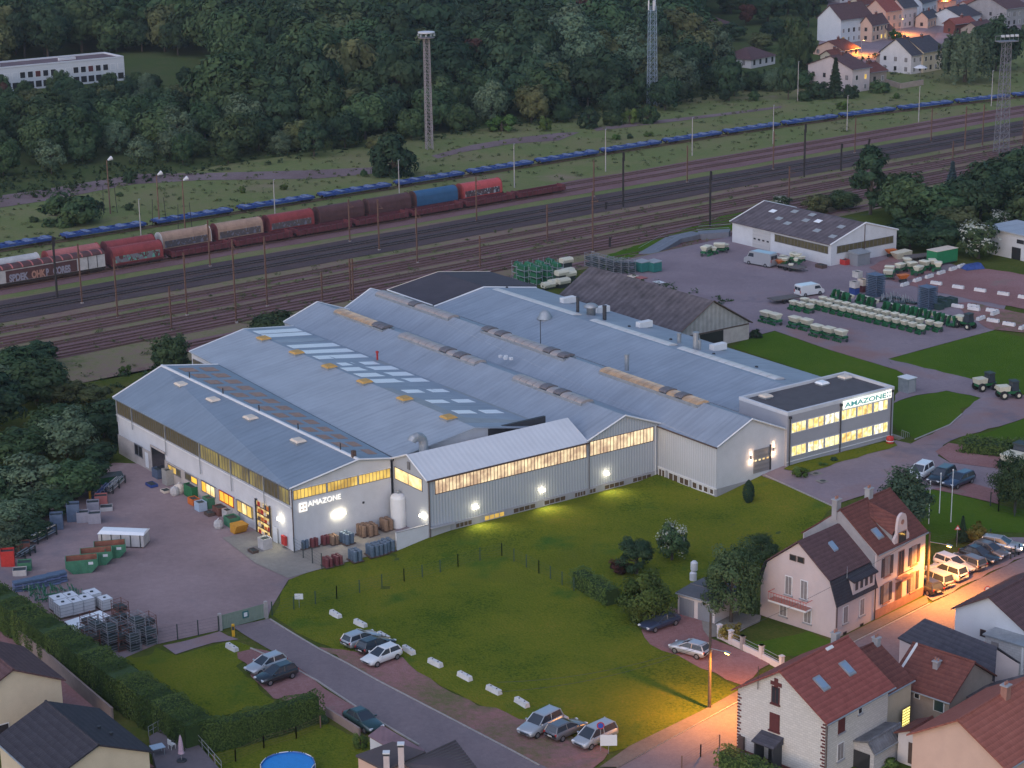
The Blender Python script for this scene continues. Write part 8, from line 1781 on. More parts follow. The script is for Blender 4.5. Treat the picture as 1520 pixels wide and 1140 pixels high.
put_drills(SD,hrow([(220,655),(262,664),(310,674),(282,640),(330,650)]),'cream hopper seed drill in the cluster next to the white van','seed drills by the van',8,sc=(.85,1.1,1.1))
yz = lambda x,y: (1120+x/8.444,415+y/8.444)
put_drills(LD,[yz(145,540),yz(262,570),yz(505,610),yz(650,640),yz(780,715),yz(930,745),yz(1080,780)],'large seed drill with a cream ridged hopper beside the lawn strip','large drills by the lawn strip',sc=(.85,1,1))
# folded green machines behind the rows
def folded():
    o = empty('folded_cultivator',(0,0,0)); o['category'] = 'cultivator'
    BX(o,'frame',M_mgreen,-.8,.8,-.5,.5,.35,.55)
    for s in (-1,1):
        HX(o,'wing',M_mgreen,[(s*.75-.08,-.5,.5),(s*.75+.08,-.5,.5),(s*.75+.08,.5,.5),(s*.75-.08,.5,.5),(s*.35-.08,-.4,1.9),(s*.35+.08,-.4,1.9),(s*.35+.08,.4,1.9),(s*.35-.08,.4,1.9)])
        for k in range(3): TB(o,'disc',M_mdark,(s*(.95-.1*k),-.3+.3*k,.6+.4*k),(s*(1.05-.1*k),-.3+.3*k,.6+.4*k),.24,n=8)
        TB(o,'wheel',M_mdark,(s*.6,-.2,.26),(s*.72,-.2,.26),.26,n=10)
    HX(o,'hopper',M_mcream,[(-.7,.5,.9),(.7,.5,.9),(.7,1.1,.9),(-.7,1.1,.9),(-.8,.4,1.45),(.8,.4,1.45),(.8,1.2,1.45),(-.8,1.2,1.45)]); TB(o,'drawbar',M_mgreen,(0,-.5,.45),(0,-1.3,.45),.07)
    return Proto(o)
FC = folded()
for p in hrow([(460,618),(515,636),(600,646),(655,664),(745,688),(800,698),(850,708),(900,718),(950,728),(1000,742),(1050,754),(1110,770)]): w = G(p[0],p[1]+4); FC.get((w[0],w[1],w[2]+.13),ORI+rnd.uniform(-.2,.2),.95,'dark green folded cultivator behind the seed drill rows','folded cultivators behind the drills')
def cab_machine(label,cream=True):
    o = empty('self_propelled_sprayer',(0,0,0),0,label,'farm machine')
    BX(o,'chassis',M_mgreen,-1.5,1.5,-.5,.5,.7,1.1); HX(o,'cab_glass',M_carglass,[(.1,-.65,1.1),(1.2,-.65,1.1),(1.2,.65,1.1),(.1,.65,1.1),(.25,-.55,2.3),(1.1,-.55,2.3),(1.1,.55,2.3),(.25,.55,2.3)]); BX(o,'cab_roof',M_mdark,.15,1.2,-.65,.65,2.3,2.45)
    HX(o,'tank',M_mcream if cream else M_mgreen,[(-1.6,-.6,1.1),(-.1,-.6,1.1),(-.1,.6,1.1),(-1.6,.6,1.1),(-1.7,-.7,1.8),(-.05,-.7,1.8),(-.05,.7,1.8),(-1.7,.7,1.8)])
    for sx,r in ((-1.0,.6),(1.1,.5)):
        for sy in (-1,1): b = MB(); b.tube((sx,sy*.6,r),(sx,sy*.9,r),r,n=14); wh = b.build('wheel',M_tyre,o); TB(wh,'rim',M_mcream,(sx,sy*.82,r),(sx,sy*.91,r),r*.5,n=10)
    return o
for (p,rz,lb) in (((1462,580),.4,'green cab machine with cream tank on the path by the lawn'),((1497,592),.2,'cream and green machine on the path beside the cab machine'),((1432,488),-.9,'dark green cab machine at the end of the drill rows')): o = cab_machine(lb); w = G(*p); o.location = (w[0],w[1],w[2]+.13); o.rotation_euler = (0,0,rz)
def trailer(label,L=5.0,W=2.2,box=None,low=True):
    o = empty('flat_trailer',(0,0,0),0,label,'trailer'); BX(o,'deck',mat('weathered_deck',(.12,.105,.10),.9,var=.2,vscale=2),-L/2,L/2,-W/2,W/2,.65,.82)
    for s in (-1,1):
        for x in (-.6,.5): TB(o,'wheel',M_tyre,(x,s*(W/2-.15),.32),(x,s*(W/2+.05),.32),.32,n=12)
    TB(o,'drawbar',M_mdark,(L/2,0,.55),(L/2+1.2,0,.5),.06); return o
for (a,b_,lb) in (((1146,452),(1180,447),'empty flat trailer standing behind the seed drills'),((1352,388),(1376,385),'empty flat trailer on red gravel behind the workshop'),((1156,398),(1194,406),'loaded flat trailer beside the silver van')): put(trailer(lb),a,b_)
lt = [z('h',*p) for p in ((150,425),(170,440),(190,410),(215,420),(205,450),(235,440),(245,405),(265,430),(160,400),(228,425))]
for i,p in enumerate(lt):
    w = G(p[0],p[1]+3); P_ = SD if i % 3 else LD; P_.get((w[0],w[1],w[2]+.85 if i % 2 else w[2]+.13),rnd.uniform(0,6),.8,'used seed drill crowded beside the silver van','used drills by the silver van')
for p in ((1320,408),(1336,404),(1346,396),(1353,402),(1363,408),(1372,400),(1384,398),(1392,402),(1318,414)): w = G(p[0],p[1]+2); SD.get((w[0],w[1],w[2]+.17),rnd.uniform(0,6),1.25,'used cream hopper drill on the gravel behind the concrete blocks','used drills on the gravel')
for p,lb in (((1340,420),'orange spreader behind the concrete blocks on the gravel'),((1322,382),'orange spreader standing at the workshop end'),((1160,398),'orange spreader beside the silver van')):
    w = G(*p); o = empty('orange_spreader',(w[0],w[1],w[2]+.15),.4,lb,'spreader'); HX(o,'hopper',M_orange_box,[(-.5,-.3,.6),(.5,-.3,.6),(.5,.3,.6),(-.5,.3,.6),(-1.0,-.6,1.3),(1.0,-.6,1.3),(1.0,.6,1.3),(-1.0,.6,1.3)]); b = MB(); b.box(-.6,.6,-.4,.4,.25,.4); b.tube((0,0,.3),(0,0,.7),.2,n=8); b.build('frame',M_mdark,o)
    for s in (-1,1): TB(o,'wheel',M_tyre,(s*.55,0,.25),(s*.65,0,.25),.25,n=10)
# green box trailer, cream tank, blue machine
w = G(1398,392); o = empty('box_container',(w[0],w[1],w[2]),R_(35),'green box container with a pale roof under the trees','container'); BX(o,'body',mat('container_green',(.02,.17,.07),.6,var=.08,vscale=2,wave=('X',3,.4)),-2.6,2.6,-1.2,1.2,.5,2.7); BX(o,'roof',M_sky_cream,-2.65,2.65,-1.25,1.25,2.7,2.78); BX(o,'skid',M_mdark,-2.6,2.6,-1.1,1.1,.3,.5)
w = G(1340,384); o = empty('cream_hopper',(w[0],w[1],w[2]),R_(30),'large cream hopper lying beside the orange spreader','hopper'); HX(o,'tank',M_mcream,[(-1.6,-.6,.1),(1.6,-.6,.1),(1.9,.7,.1),(-1.3,.7,.1),(-2.2,-1,1.3),(1.3,-1,1.5),(1.3,1,1.5),(-2.2,1,1.3)]); BX(o,'feet',M_mdark,-1.2,1.2,-.4,.4,0,.1)
w = G(1444,400); o = empty('blue_implement',(w[0],w[1],w[2]),R_(20),'blue implement lying at the edge of the red gravel','farm machine'); HX(o,'cover',M_blue,[(-1.8,-1,.2),(1.8,-1,.2),(1.8,1,.2),(-1.8,1,.2),(-1.2,-.6,.9),(1.3,-.5,1.1),(1.3,.5,1.1),(-1.2,.6,.9)]); BX(o,'frame',M_mdark,-1.9,1.9,-1.1,1.1,.05,.2)
# blue stillage stacks, pallets
def stack_tower(label,n,wx,wy,hz,m,name='stillage_stack'):
    o = empty(name,(0,0,0),0,label,'stack')
    for k in range(n): BX(o,'frame',m,-wx/2,wx/2,-wy/2,wy/2,k*hz+.03,k*hz+hz*.45)
    for sx in (-1,1):
        for sy in (-1,1): BX(o,'post',m,sx*wx/2-.06 if sx > 0 else -wx/2-.0,sx*wx/2 if sx > 0 else -wx/2+.06,sy*wy/2-.06 if sy > 0 else -wy/2,sy*wy/2 if sy > 0 else -wy/2+.06,0,n*hz+.1)
    return o
M_stil = mat('blue_grey_stillage',(.10,.135,.20),.6,.2,var=.15,vscale=2)
for (p,lb) in (((1299,440),'tall blue grey stillage stack beside the white drums'),((1376,459),'tall blue grey stillage stack beside the green crates')): o = stack_tower(lb,13,2.4,2.0,.29,M_stil); w = G(*p); o.location = (w[0],w[1],w[2]+.15); o.rotation_euler = (0,0,ORI)
def crate(w_,d_,h_,m,label,name='crate',cat='crate',group=None,slats=4):
    o = empty(name,(0,0,0),0,label,cat,group); BX(o,'base',m,-w_/2,w_/2,-d_/2,d_/2,0,.12)
    for s in (-1,1):
        BX(o,'side',m,-w_/2,w_/2,min(s*d_/2,s*(d_/2-.05)),max(s*d_/2,s*(d_/2-.05)),.12,h_); BX(o,'side',m,min(s*w_/2,s*(w_/2-.05)),max(s*w_/2,s*(w_/2-.05)),-d_/2+.05,d_/2-.05,.12,h_)
    BX(o,'contents',M_mdark,-w_/2+.06,w_/2-.06,-d_/2+.06,d_/2-.06,h_*.55,h_*.88); return o
cr = Proto(crate(1.6,1.3,1.0,mat('green_crate_steel',(.03,.06,.055),.7,var=.2,vscale=2),'dark green steel crate beside the blue stillage stack'))
for p in ((1392,460),(1402,456),(1412,452),(1396,451)): w = G(*p); cr.get((w[0],w[1],w[2]+.15),ORI,1.0,'dark green steel crate beside the blue stillage stack','green crates by the stillages')
for i,(p,zz) in enumerate((((1268,438),0),((1268,438),1.15),((1272,432),0),((1280,434),0),((1280,434),1.1),((1272,432),2.2))):
    w = G(*p); o = crate(1.3,1.1,1.05,[M_blue,M_wwhite,M_wpink,M_wdred,M_sky_cream,M_wwhite][i],['dark blue box under white box beside the stillage stack','pale box upon the dark blue box beside the stillage stack','pinkish box behind the dark blue box','dark red box against the stillage stack','cream box upon the dark red box by the stillage stack','white wrapped box topmost beside the stillage stack'][i],'storage_box','box'); o.location = (w[0],w[1],w[2]+.15+zz); o.rotation_euler = (0,0,ORI)
# steel parts laid on the yard between the stacks
for i,p in enumerate(((1318,446),(1330,445),(1342,449),(1352,452),(1335,452),(1322,451),(1310,448))):
    w = G(*p); o = empty('steel_implement',(w[0],w[1],w[2]+.15),rnd.uniform(0,3),'grey steel implement part lying between the two stillage stacks','machine part','steel parts between the stacks'); BX(o,'frame',M_mdark,-1,1,-.5,.5,.1,.3)
    for k in range(5): TB(o,'tine',M_zinc,(-.8+k*.4,0,.3),(-.7+k*.4,.1*(k % 3),.9+.3*(k % 2)),.05,n=5)
# racks and machines behind the old shed
RK = lambda x,y: (750+x/4.47,360+y/4.47)
for i,(x_,y_) in enumerate(((90,245),(160,250),(230,240),(300,225),(200,275),(270,268),(340,250),(120,270))):
    w = G(*RK(x_,y_)); o = empty('machine_rack',(w[0],w[1],w[2]),ORI,'rack stacked with dark green machines behind the dark roofed hall','rack','racks of green machines')
    for k in range(3):
        BX(o,'shelf',M_zinc,-1.2,1.2,-.6,.6,k*1.1+.1,k*1.1+.2); HX(o,'machine',M_mgreen,[(-1.0,-.5,k*1.1+.22),(1.0,-.5,k*1.1+.22),(1.0,.5,k*1.1+.22),(-1.0,.5,k*1.1+.22),(-.9,-.3,k*1.1+.9),(.8,-.35,k*1.1+.8),(.8,.35,k*1.1+.85),(-.9,.3,k*1.1+.95)])
    for sx in (-1.2,1.2):
        for sy in (-.6,.6): TB(o,'post',M_zinc,(sx,sy,0),(sx,sy,3.3),.05,n=4)
for (x_,y_,zz) in ((405,190,1.6),(415,225,.6),(285,310,.4),(330,300,.6),(385,300,.8),(375,275,1.6),(425,265,1.2)):
    w = G(*RK(x_,y_)); o = empty('cream_hopper',(w[0],w[1],w[2]+zz),ORI+1.57,'cream hopper stacked among the racks of green machines','hopper','cream hoppers by the racks'); EX(o,'tank',M_mcream,[(-.6,0),(.6,0),(.75,.5),(.5,.85),(-.5,.85),(-.75,.5)],(-1.1,0,0),(0,1,0),(0,0,1),(2.2,0,0)); BX(o,'stand',M_mdark,-1.0,1.0,-.4,.4,-zz,-.005)
def cage(label,group,m,w_=1.5,d_=1.2,h_=1.1):
    o = empty('wire_cage',(0,0,0),0,label,'cage',group); BX(o,'base',m,-w_/2,w_/2,-d_/2,d_/2,.08,.14)
    for sx in (-1,1):
        for sy in (-1,1): TB(o,'post',m,(sx*w_/2,sy*d_/2,0),(sx*w_/2,sy*d_/2,h_),.045,n=4)
    for zz in (h_*.35,h_*.62,h_*.95):
        b = MB()
        for s in (-1,1): b.tube((-w_/2,s*d_/2,zz),(w_/2,s*d_/2,zz),.025,n=4); b.tube((s*w_/2,-d_/2,zz),(s*w_/2,d_/2,zz),.025,n=4)
        b.build('rail',m,o)
    BX(o,'load',M_mdark,-w_/2+.1,w_/2-.1,-d_/2+.1,d_/2-.1,.14,h_*.5); return o
M_cage = mat('galvanised_cage',(.25,.25,.27),.6,.4,var=.2,vscale=3); M_cagered = mat('rusty_cage',(.16,.07,.055),.8,.2,var=.25,vscale=3)
CG = Proto(cage('galvanised wire cage',None,M_cage)); CR = Proto(cage('rusty wire cage',None,M_cagered))
for i,(x_,y_) in enumerate(((570,165),(620,178),(670,190),(720,200),(770,205),(820,205),(600,140),(660,150),(720,165),(790,180))):
    w = G(*RK(x_,y_))
    for k in range(2 if i < 6 else 1): CG.get((w[0],w[1],w[2]+.14+k*1.12),ORI,1.25,'galvanised wire cage stacked behind the old storage shed','wire cages behind the shed')
for (x_,lb) in ((905,'teal green bin nearer the cages behind the old shed'),(985,'teal green bin nearer the ramp behind the old shed')):
    w = G(*RK(x_,195)); o = empty('waste_bin',(w[0],w[1],w[2]+.14),ORI,lb,'bin'); BX(o,'body',mat('teal_bin',(.03,.16,.14),.6,var=.1,vscale=2),-1.1,1.1,-.9,.9,.1,1.7); HX(o,'lid',M_sky_dull,[(-1.15,-.95,1.7),(1.15,-.95,1.7),(1.15,.95,1.7),(-1.15,.95,1.7),(-1.15,-.95,1.76),(1.15,-.95,1.76),(1.15,.95,1.95),(-1.15,.95,1.95)])
# loading ramp along the slope
ra = [G(960,378),G(1000,362),G(1035,355),G(1083,352)]
ro = empty('loading_ramp',ra[0],0,'long grey loading ramp on the grassy slope beside the upper yard','ramp')
for i,(p,q) in enumerate(zip(ra[:-1],ra[1:])):
    d = q-p; L_ = np.linalg.norm(d[:2]); n_ = np.array([-d[1],d[0],0])/L_*1.6; a,c = p-ra[0],q-ra[0]; h0,h1 = (.1,1.1,1.2,1.2)[i],(.1,1.1,1.2,1.2)[i+1]
    HX(ro,'deck',mat('ramp_deck',(.16,.165,.19),.7,.1,var=.1,vscale=1),[a-n_,c-n_,c+n_,a+n_,a-n_+[0,0,h0+.1],c-n_+[0,0,h1+.1],c+n_+[0,0,h1+.1],a+n_+[0,0,h0+.1]])
    b = MB(); 
    for s in (-1,1): b.tube(a+n_*s+[0,0,h0+1.0],c+n_*s+[0,0,h1+1.0],.03,n=4)
    b.build('railing',M_zinc,ro)
for i,p in enumerate(((1048,380),(1058,378),(1068,376),(1076,374))): w = G(*p); (SD if i % 2 else LD).get((w[0],w[1],w[2]+.13),1.0+i,1.0,'green drill parked at the end of the loading ramp','drills at the ramp')
for i,p in enumerate(((940,412),(952,414),(978,421))): w = G(*p); o = empty('pallet',(w[0],w[1],w[2]+.14),ORI,['pale wooden pallet on the yard beside the old shed roof','pinkish wooden pallet on the yard beside the old shed roof','white sheet lying on the yard past the pallets'][i],'pallet'); BX(o,'boards',[M_sky_cream,M_wpink,M_white][i],-.9,.9,-.7,.7,.08,.16); BX(o,'runner',M_brown,-.85,.85,-.6,.6,0,.08)
# things along the workshop wall
for i,(p,h_,m_,lb) in enumerate(((z('h',215,380),1.5,M_wdred,'red crate stacked along the workshop wall'),(z('h',262,392),1.4,M_bluel,'pale blue wrapped crate along the workshop wall'),(z('h',300,400),1.6,M_wwhite,'white sack on a crate along the workshop wall'),(z('h',345,408),1.6,M_stil,'grey stillage along the workshop wall'),(z('h',385,420),1.3,M_stil,'grey stillage at the workshop corner'),(z('h',375,450),.6,M_brown,'low heap of pallets before the workshop corner'),(z('h',505,430),.9,M_red,'small red box beside the workshop gable'),(z('h',270,345),.9,M_brown,'brown pallet cage before the workshop door'))):
    w = G(*p); o = crate(1.7,1.2,h_,m_,lb); o.location = (w[0],w[1],w[2]+.14); o.rotation_euler = (0,0,ORI)
w = G(*z('h',590,430)); o = empty('grey_cabin',(w[0],w[1],w[2]+.1),TH,'grey corrugated cabin leaning on the workshop gable','cabin'); BX(o,'body',mat('grey_corrugated',(.24,.25,.27),.6,.2,wave=('Y',3,.5)),-1.1,1.1,-1.5,1.5,0,2.1); HX(o,'roof',M_zinc,[(-1.2,-1.6,2.1),(1.3,-1.6,2.1),(1.3,1.6,2.1),(-1.2,1.6,2.1),(-1.2,-1.6,2.5),(1.3,-1.6,2.2),(1.3,1.6,2.2),(-1.2,1.6,2.5)])
w = G(1346,582); o = empty('transformer_cabinet',(w[0],w[1],w[2]),TH,'grey metal transformer cabinet on the lawn behind the office','cabinet'); BX(o,'body',M_zinc,-.9,.9,-.8,.8,0,2.1); BX(o,'roof',M_white,-1.0,1.0,-.9,.9,2.1,2.2); BX(o,'door',M_base,.9,.93,-.6,.6,.2,1.9)
# cream machine body by the right tree
w = G(1510,694); o = cab_machine('cream topped machine half hidden by the leafy tree'); o.location = (w[0],w[1],w[2]); o.rotation_euler = (0,0,.8); o.scale = (1.5,1.5,1.2)
# ------------------------------------------------------------------ works yard
M_skip = mat('skip_green',(.060,.185,.105),.7,var=.2,vscale=1.5,objvar=.15); M_rustin = mat('rusty_interior',(.26,.105,.07),.9,var=.3,vscale=1.2)
def skip():
    o = empty('waste_skip',(0,0,0)); o['category'] = 'skip'; L_,W_,H_ = 3.4,1.8,1.5
    prof = [(-L_/2,.75),(-L_/2+.75,.0),(L_/2-.75,.0),(L_/2,.75),(L_/2,H_),(L_/2-.07,H_),(L_/2-.07,.80),(L_/2-.80,.08),(-L_/2+.80,.08),(-L_/2+.07,.80),(-L_/2+.07,H_),(-L_/2,H_)]
    EX(o,'body',M_skip,prof,(0,-W_/2,0),(1,0,0),(0,0,1),(0,W_,0))
    sp = [(-L_/2,.75),(-L_/2+.75,0),(L_/2-.75,0),(L_/2,.75),(L_/2,H_),(-L_/2,H_)]
    for s in (-1,1): EX(o,'side',M_skip,sp,(0,s*W_/2-.03,0),(1,0,0),(0,0,1),(0,.06,0)); EX(o,'lining',M_rustin,[(p[0]*.97,.03+p[1]*.97) for p in sp],(0,s*(W_/2-.06)-.01,0),(1,0,0),(0,0,1),(0,.02,0))
    BX(o,'scrap',M_rustin,-L_/2+.3,L_/2-.3,-W_/2+.1,W_/2-.1,.5,.75)
    for s in (-.5,.5): BX(o,'rib',M_skip,s-.06,s+.06,-W_/2-.08,-W_/2-.03,.05,1.2)
    BX(o,'label_plate',M_white,.7,1.2,-W_/2-.05,-W_/2-.032,.95,1.25); return Proto(o)
SK = skip(); LY = lambda x,y: (x/6.705,690+y/6.705)
ydir = lambda a,b: math.atan2((G(*b)-G(*a))[1],(G(*b)-G(*a))[0])
for (p,lb) in ((LY(820,1062),'green waste skip at the front of the row in the works yard'),(LY(965,985),'green waste skip second in the row in the works yard'),(LY(1100,915),'green waste skip next to the covered white container')): w = G(*p); SK.get((w[0],w[1],w[2]+.12),R_(12),1.05,lb,'waste skips in the works yard')
w = G(*LY(1240,800)); o = empty('covered_container',(w[0],w[1],w[2]+.12),R_(-8),'white open container covered with a grey sheet behind the skips','container'); BX(o,'body',M_wwhite,-2.7,2.7,-1.1,1.1,.15,1.6); HX(o,'cover_sheet',M_skylight,[(-2.8,-1.2,1.6),(2.8,-1.2,1.6),(2.8,1.2,1.6),(-2.8,1.2,1.6),(-2.6,-.6,1.85),(2.7,-.7,1.8),(2.7,.6,1.8),(-2.6,.6,1.85)])
for k in range(5): b = MB(); x_ = -2.3+k*1.15; b.box(x_-.05,x_+.05,-1.16,-1.1,.15,1.6); b.build('rib',M_mdark,o)
# pallet cages and stacks by the trees
for (p,h_,m_,lb) in ((LY(735,560),2.2,M_stil,'tall stack of grey plastic trays by the thicket'),(LY(830,570),1.3,mat('grey_wrapped',(.27,.26,.30),.7,var=.1,vscale=2),'grey wrapped pallet beside the tray stack'),(LY(945,580),1.3,MATS['grey_wrapped'],'grey wrapped pallet nearest the middle of the yard'),(LY(930,460),1.2,MATS['grey_wrapped'],'grey wrapped pallet behind two others by the thicket'),(LY(1010,405),1.3,M_wpink,'red and white boxed pallet behind the grey pallets'),(LY(570,640),1.9,M_stil,'blue box in a steel rack beside the tray stack'),(LY(1060,455),.5,M_wwhite,'white framed tray lying on the yard'),(LY(250,1050),1.0,M_skip,'green crate at the yard edge by the hedge'),(LY(85,1010),1.9,M_red,'red crate stack at the yard edge'),(LY(200,1100),.7,M_wwhite,'white bag on the yard by the hedge'),(LY(240,880),1.3,M_cagered,'rusty crate beside the red crate stack')):
    w = G(*p); o = crate(1.5,1.3,h_,m_,lb); o.location = (w[0],w[1],w[2]+.12); o.rotation_euler = (0,0,R_(10))
w = G(*LY(900,350)); o = empty('yellow_post',w,0,'yellow post standing before the thicket','post'); LT(o,'shaft',mat('yellow_paint',(.55,.30,.02),.6),[(.18,0),(.18,1.7),(.12,1.8)],n=8); BX(o,'foot',M_base,-.3,.3,-.3,.3,0,.12)
def bar_rack(a,b_,label,m,n=9,h=1.3):
    A,B = G(*a),G(*b_); d = B-A; L_ = float(np.linalg.norm(d[:2])); o = empty('bar_rack',A,math.atan2(d[1],d[0]),label,'rack')
    for x in (.3,L_*.5,L_-.3): b = MB(); b.box(x-.06,x+.06,-.7,.7,.35,.45); b.box(x-.06,x+.06,-.7,-.58,0,h); b.box(x-.06,x+.06,.58,.7,0,h); b.box(x-.06,x+.06,-.7,.7,h*.75,h*.82); b.build('stand',M_mdark,o)
    r = random.Random(int(a[0]))
    for k in range(n): b = MB(); y = -.5+(k % 5)*.25; zz = .5 if k < 5 else h*.87; e = r.uniform(-.4,.5); b.tube((-.2+e*.3,y,zz+.05),(L_+e,y,zz+.05),.06,n=5); b.build('bar',m[k % len(m)],o)
    return o
bar_rack(LY(320,800),LY(540,690),'rack of long grey steel bars beside the hedge end of the yard',[M_zinc,M_stil,M_sky_cream],10,1.5); bar_rack(LY(960,370),LY(1060,270),'rack of blue steel bars before the thicket',[M_blue,M_bluel],8); bar_rack(LY(1070,300),LY(1210,180),'rack of white and grey bars at the back of the works yard',[M_wwhite,M_zinc],9,1.2); bar_rack(LY(190,950),LY(320,870),'rack of dark bars beside the red crate stack',[M_mdark,M_zinc],8,1.0)
w = G(*LY(1080,185)); o = empty('green_bin',(w[0],w[1],w[2]),R_(20),'dark green open bin behind the bar racks','bin'); HX(o,'body',M_mgreen,[(-1.6,-.7,.1),(1.6,-.7,.1),(1.6,.7,.1),(-1.6,.7,.1),(-1.8,-.9,1.1),(1.8,-.9,1.1),(1.8,.9,1.1),(-1.8,.9,1.1)]); BX(o,'rim',M_mdark,-1.85,1.85,-.95,.95,1.1,1.16)
# white tank cages (IBC), stillages along the hedge
def ibc():
    o = empty('tank_cage',(0,0,0)); o['category'] = 'tank'; BX(o,'tank',mat('milky_plastic',(.58,.58,.60),.5,var=.05,vscale=3),-.56,.56,-.48,.48,.16,1.08); BX(o,'pallet',M_brown,-.6,.6,-.5,.5,0,.14)
    for zz in (.35,.6,.85,1.08):
        b = MB()
        for s in (-1,1): b.tube((-.6,s*.5,zz),(.6,s*.5,zz),.015,n=4); b.tube((s*.6,-.5,zz),(s*.6,.5,zz),.015,n=4)
        b.build('cage_bar',M_zinc,o)
    for x_ in (-.6,-.2,.2,.6):
        for s in (-1,1): TB(o,'cage_upright',M_zinc,(x_,s*.5,.14),(x_,s*.5,1.1),.015,n=4)
    LT(o,'cap',M_mdark,[(.12,1.08),(.12,1.14)],n=10); return Proto(o)
IB = ibc(); HZ = lambda x,y: (x/5.846,840+y/5.846)
for i,(x_,y_) in enumerate(((515,400),(555,445),(610,380),(645,425),(745,400),(805,355),(915,385))): w = G(*HZ(x_,y_)); IB.get((w[0],w[1],w[2]+.12),R_(-54),1.5 if i != 6 else 1.25,'white caged liquid tank standing beside the long hedge' if i < 5 else ['taller white caged tank standing apart from the hedge row','white caged tank beside the rusty cages'][i-5],'caged tanks by the hedge' if i < 5 else None)
sh = [G(*HZ(*p),.2) for p in ((560,475),(660,555),(1005,440),(880,375))]; o = empty('sheet_stack',(sh[0][0],sh[0][1],sh[0][2]-.9),0,'long stack of pale metal sheets between tanks and cages','stack'); q = [p-sh[0] for p in sh]
for k in range(5): b = MB(); b.prism([(p[0]*(1-.01*k),p[1]*(1-.01*k)) for p in (q if tri_area_poly([(v[0],v[1]) for v in q]) > 0 else q[::-1])],.02+k*.17,.02+k*.17+.12); b.build('sheet',M_skylight if k % 2 == 0 else M_stil,o)
for i,(x_,y_,k,m_) in enumerate(((780,560,2,CR),(850,590,2,CR),(860,680,3,CG),(950,640,2,CR),(960,700,3,CG),(1040,600,2,CG),(1050,690,2,CR),(1110,640,2,CR),(1130,540,1,CR),(1060,520,2,CR),(980,550,2,CR),(1200,640,3,CG),(1220,560,2,CG),(1290,640,2,CG),(1290,560,2,CR),(1050,440,2,CR),(760,640,2,CG),(800,700,2,CR),(1150,700,2,CG))):
    w = G(*HZ(x_,y_+40))
    for t in range(k): m_.get((w[0],w[1],w[2]+.12+t*1.12),R_(-50)+rnd.uniform(-.05,.05),1.0,'rusty wire cage stacked between hedge and yard fence' if m_ is CR else 'galvanised wire cage stacked between hedge and yard fence','rusty cages by the fence' if m_ is CR else 'galvanised cages by the fence')
for i,(x_,y_) in enumerate(((200,200),(260,190),(320,180),(380,160),(440,150),(500,130))):
    w = G(*HZ(x_,y_+20)); o = empty('steel_profile_stack',(w[0],w[1],w[2]+.12),R_(30),'bluish stack of steel profiles beside the hedge','stack','steel profile stacks'); 
    for k in range(4): BX(o,'layer',M_stil if k % 2 else M_bluel,-1.0,1.0,-.5,.5,k*.3+.05,k*.3+.25)
for i in range(26):
    x_,y_ = 250+(i % 9)*50+rnd.uniform(-12,12),235+(i//9)*42+rnd.uniform(-8,8)
    w = G(*HZ(x_+ (i//9)*30,y_)); o = empty('green_tine_frame',(w[0],w[1],w[2]+.12),rnd.uniform(0,3),'green tine frame in the heap beside the caged tanks','machine part','heap of green tine frames')
    BX(o,'beam',M_mgreen,-.5,.5,-.06,.06,.3,.42)
    for k in range(3): TB(o,'tine',M_skip if k else M_zinc,(-.4+k*.4,0,0),(-.35+k*.4,.25,.9),.045,n=4)
# along the hall wall
HW = lambda x,y: (200+x/6.705,660+y/6.705)
for (p,w_,d_,h_,m_,lb) in ((HW(250,330),1.6,1.4,1.2,M_stil,'grey stillage before the open doorway of the hall'),(HW(345,400),1.3,1.3,2.0,mat('grey_trays',(.30,.29,.27),.8,var=.1,vscale=3),'tall stack of grey trays below the first lit window'),(HW(170,420),1.6,1.0,.35,M_blue,'low blue trolley on the yard before the doorway'),(HW(310,480),1.2,1.0,.3,M_sky_cream,'pale pallet lying beside the tray stack'),(HW(590,520),2.2,1.6,1.5,M_mgreen,'dark green container against the hall wall'),(HW(590,600),1.4,1.0,.8,M_orange_box,'orange brown crate beside the green container'),(HW(660,660),1.3,1.1,1.1,MATS['pale_blue_plastic'],'pale blue bin before the green container'),(HW(745,630),1.4,1.1,1.3,M_skip,'green bin beside the pale blue bin'),(HW(745,710),1.2,.9,.4,M_brown,'brown pallet on the yard before the wire baskets'),(HW(850,700),1.6,1.2,1.0,M_cagered,'red wire basket below the orange window'),(HW(930,730),1.2,1.0,1.0,M_wwhite,'white box beside the red wire basket'),(HW(970,810),1.6,1.4,1.1,M_skip,'green tipping bin beside the yellow skip'),(HW(1300,1040),1.3,1.2,1.3,M_wwhite,'white box standing on the apron before the gate'),(HW(1180,1080),1.2,.8,.3,M_brown,'brown pallet lying at the edge of the apron')):
    w = G(*p); o = crate(w_,d_,h_,m_,lb); o.location = (w[0],w[1],w[2]+.14); o.rotation_euler = (0,0,TH)
for (p,s_,lb) in ((HW(400,510),1.0,'white bulk bags beside the green container'),(HW(445,490),1.1,'pinkish bulk bag against the green container'),(HW(835,840),.95,'white bulk bag standing alone on the yard')):
    w = G(*p); o = empty('bulk_bag',(w[0],w[1],w[2]+.14),.3,lb,'bag'); LT(o,'body',M_wwhite if 'pink' not in lb else M_sky_cream,[(.5*s_,0),(.62*s_,.3*s_),(.58*s_,.7*s_),(.45*s_,.95*s_),(.15*s_,1.05*s_)],n=9); TB(o,'strap',M_white,(-.3,0,.9*s_),(.1,.1,1.25*s_),.04)
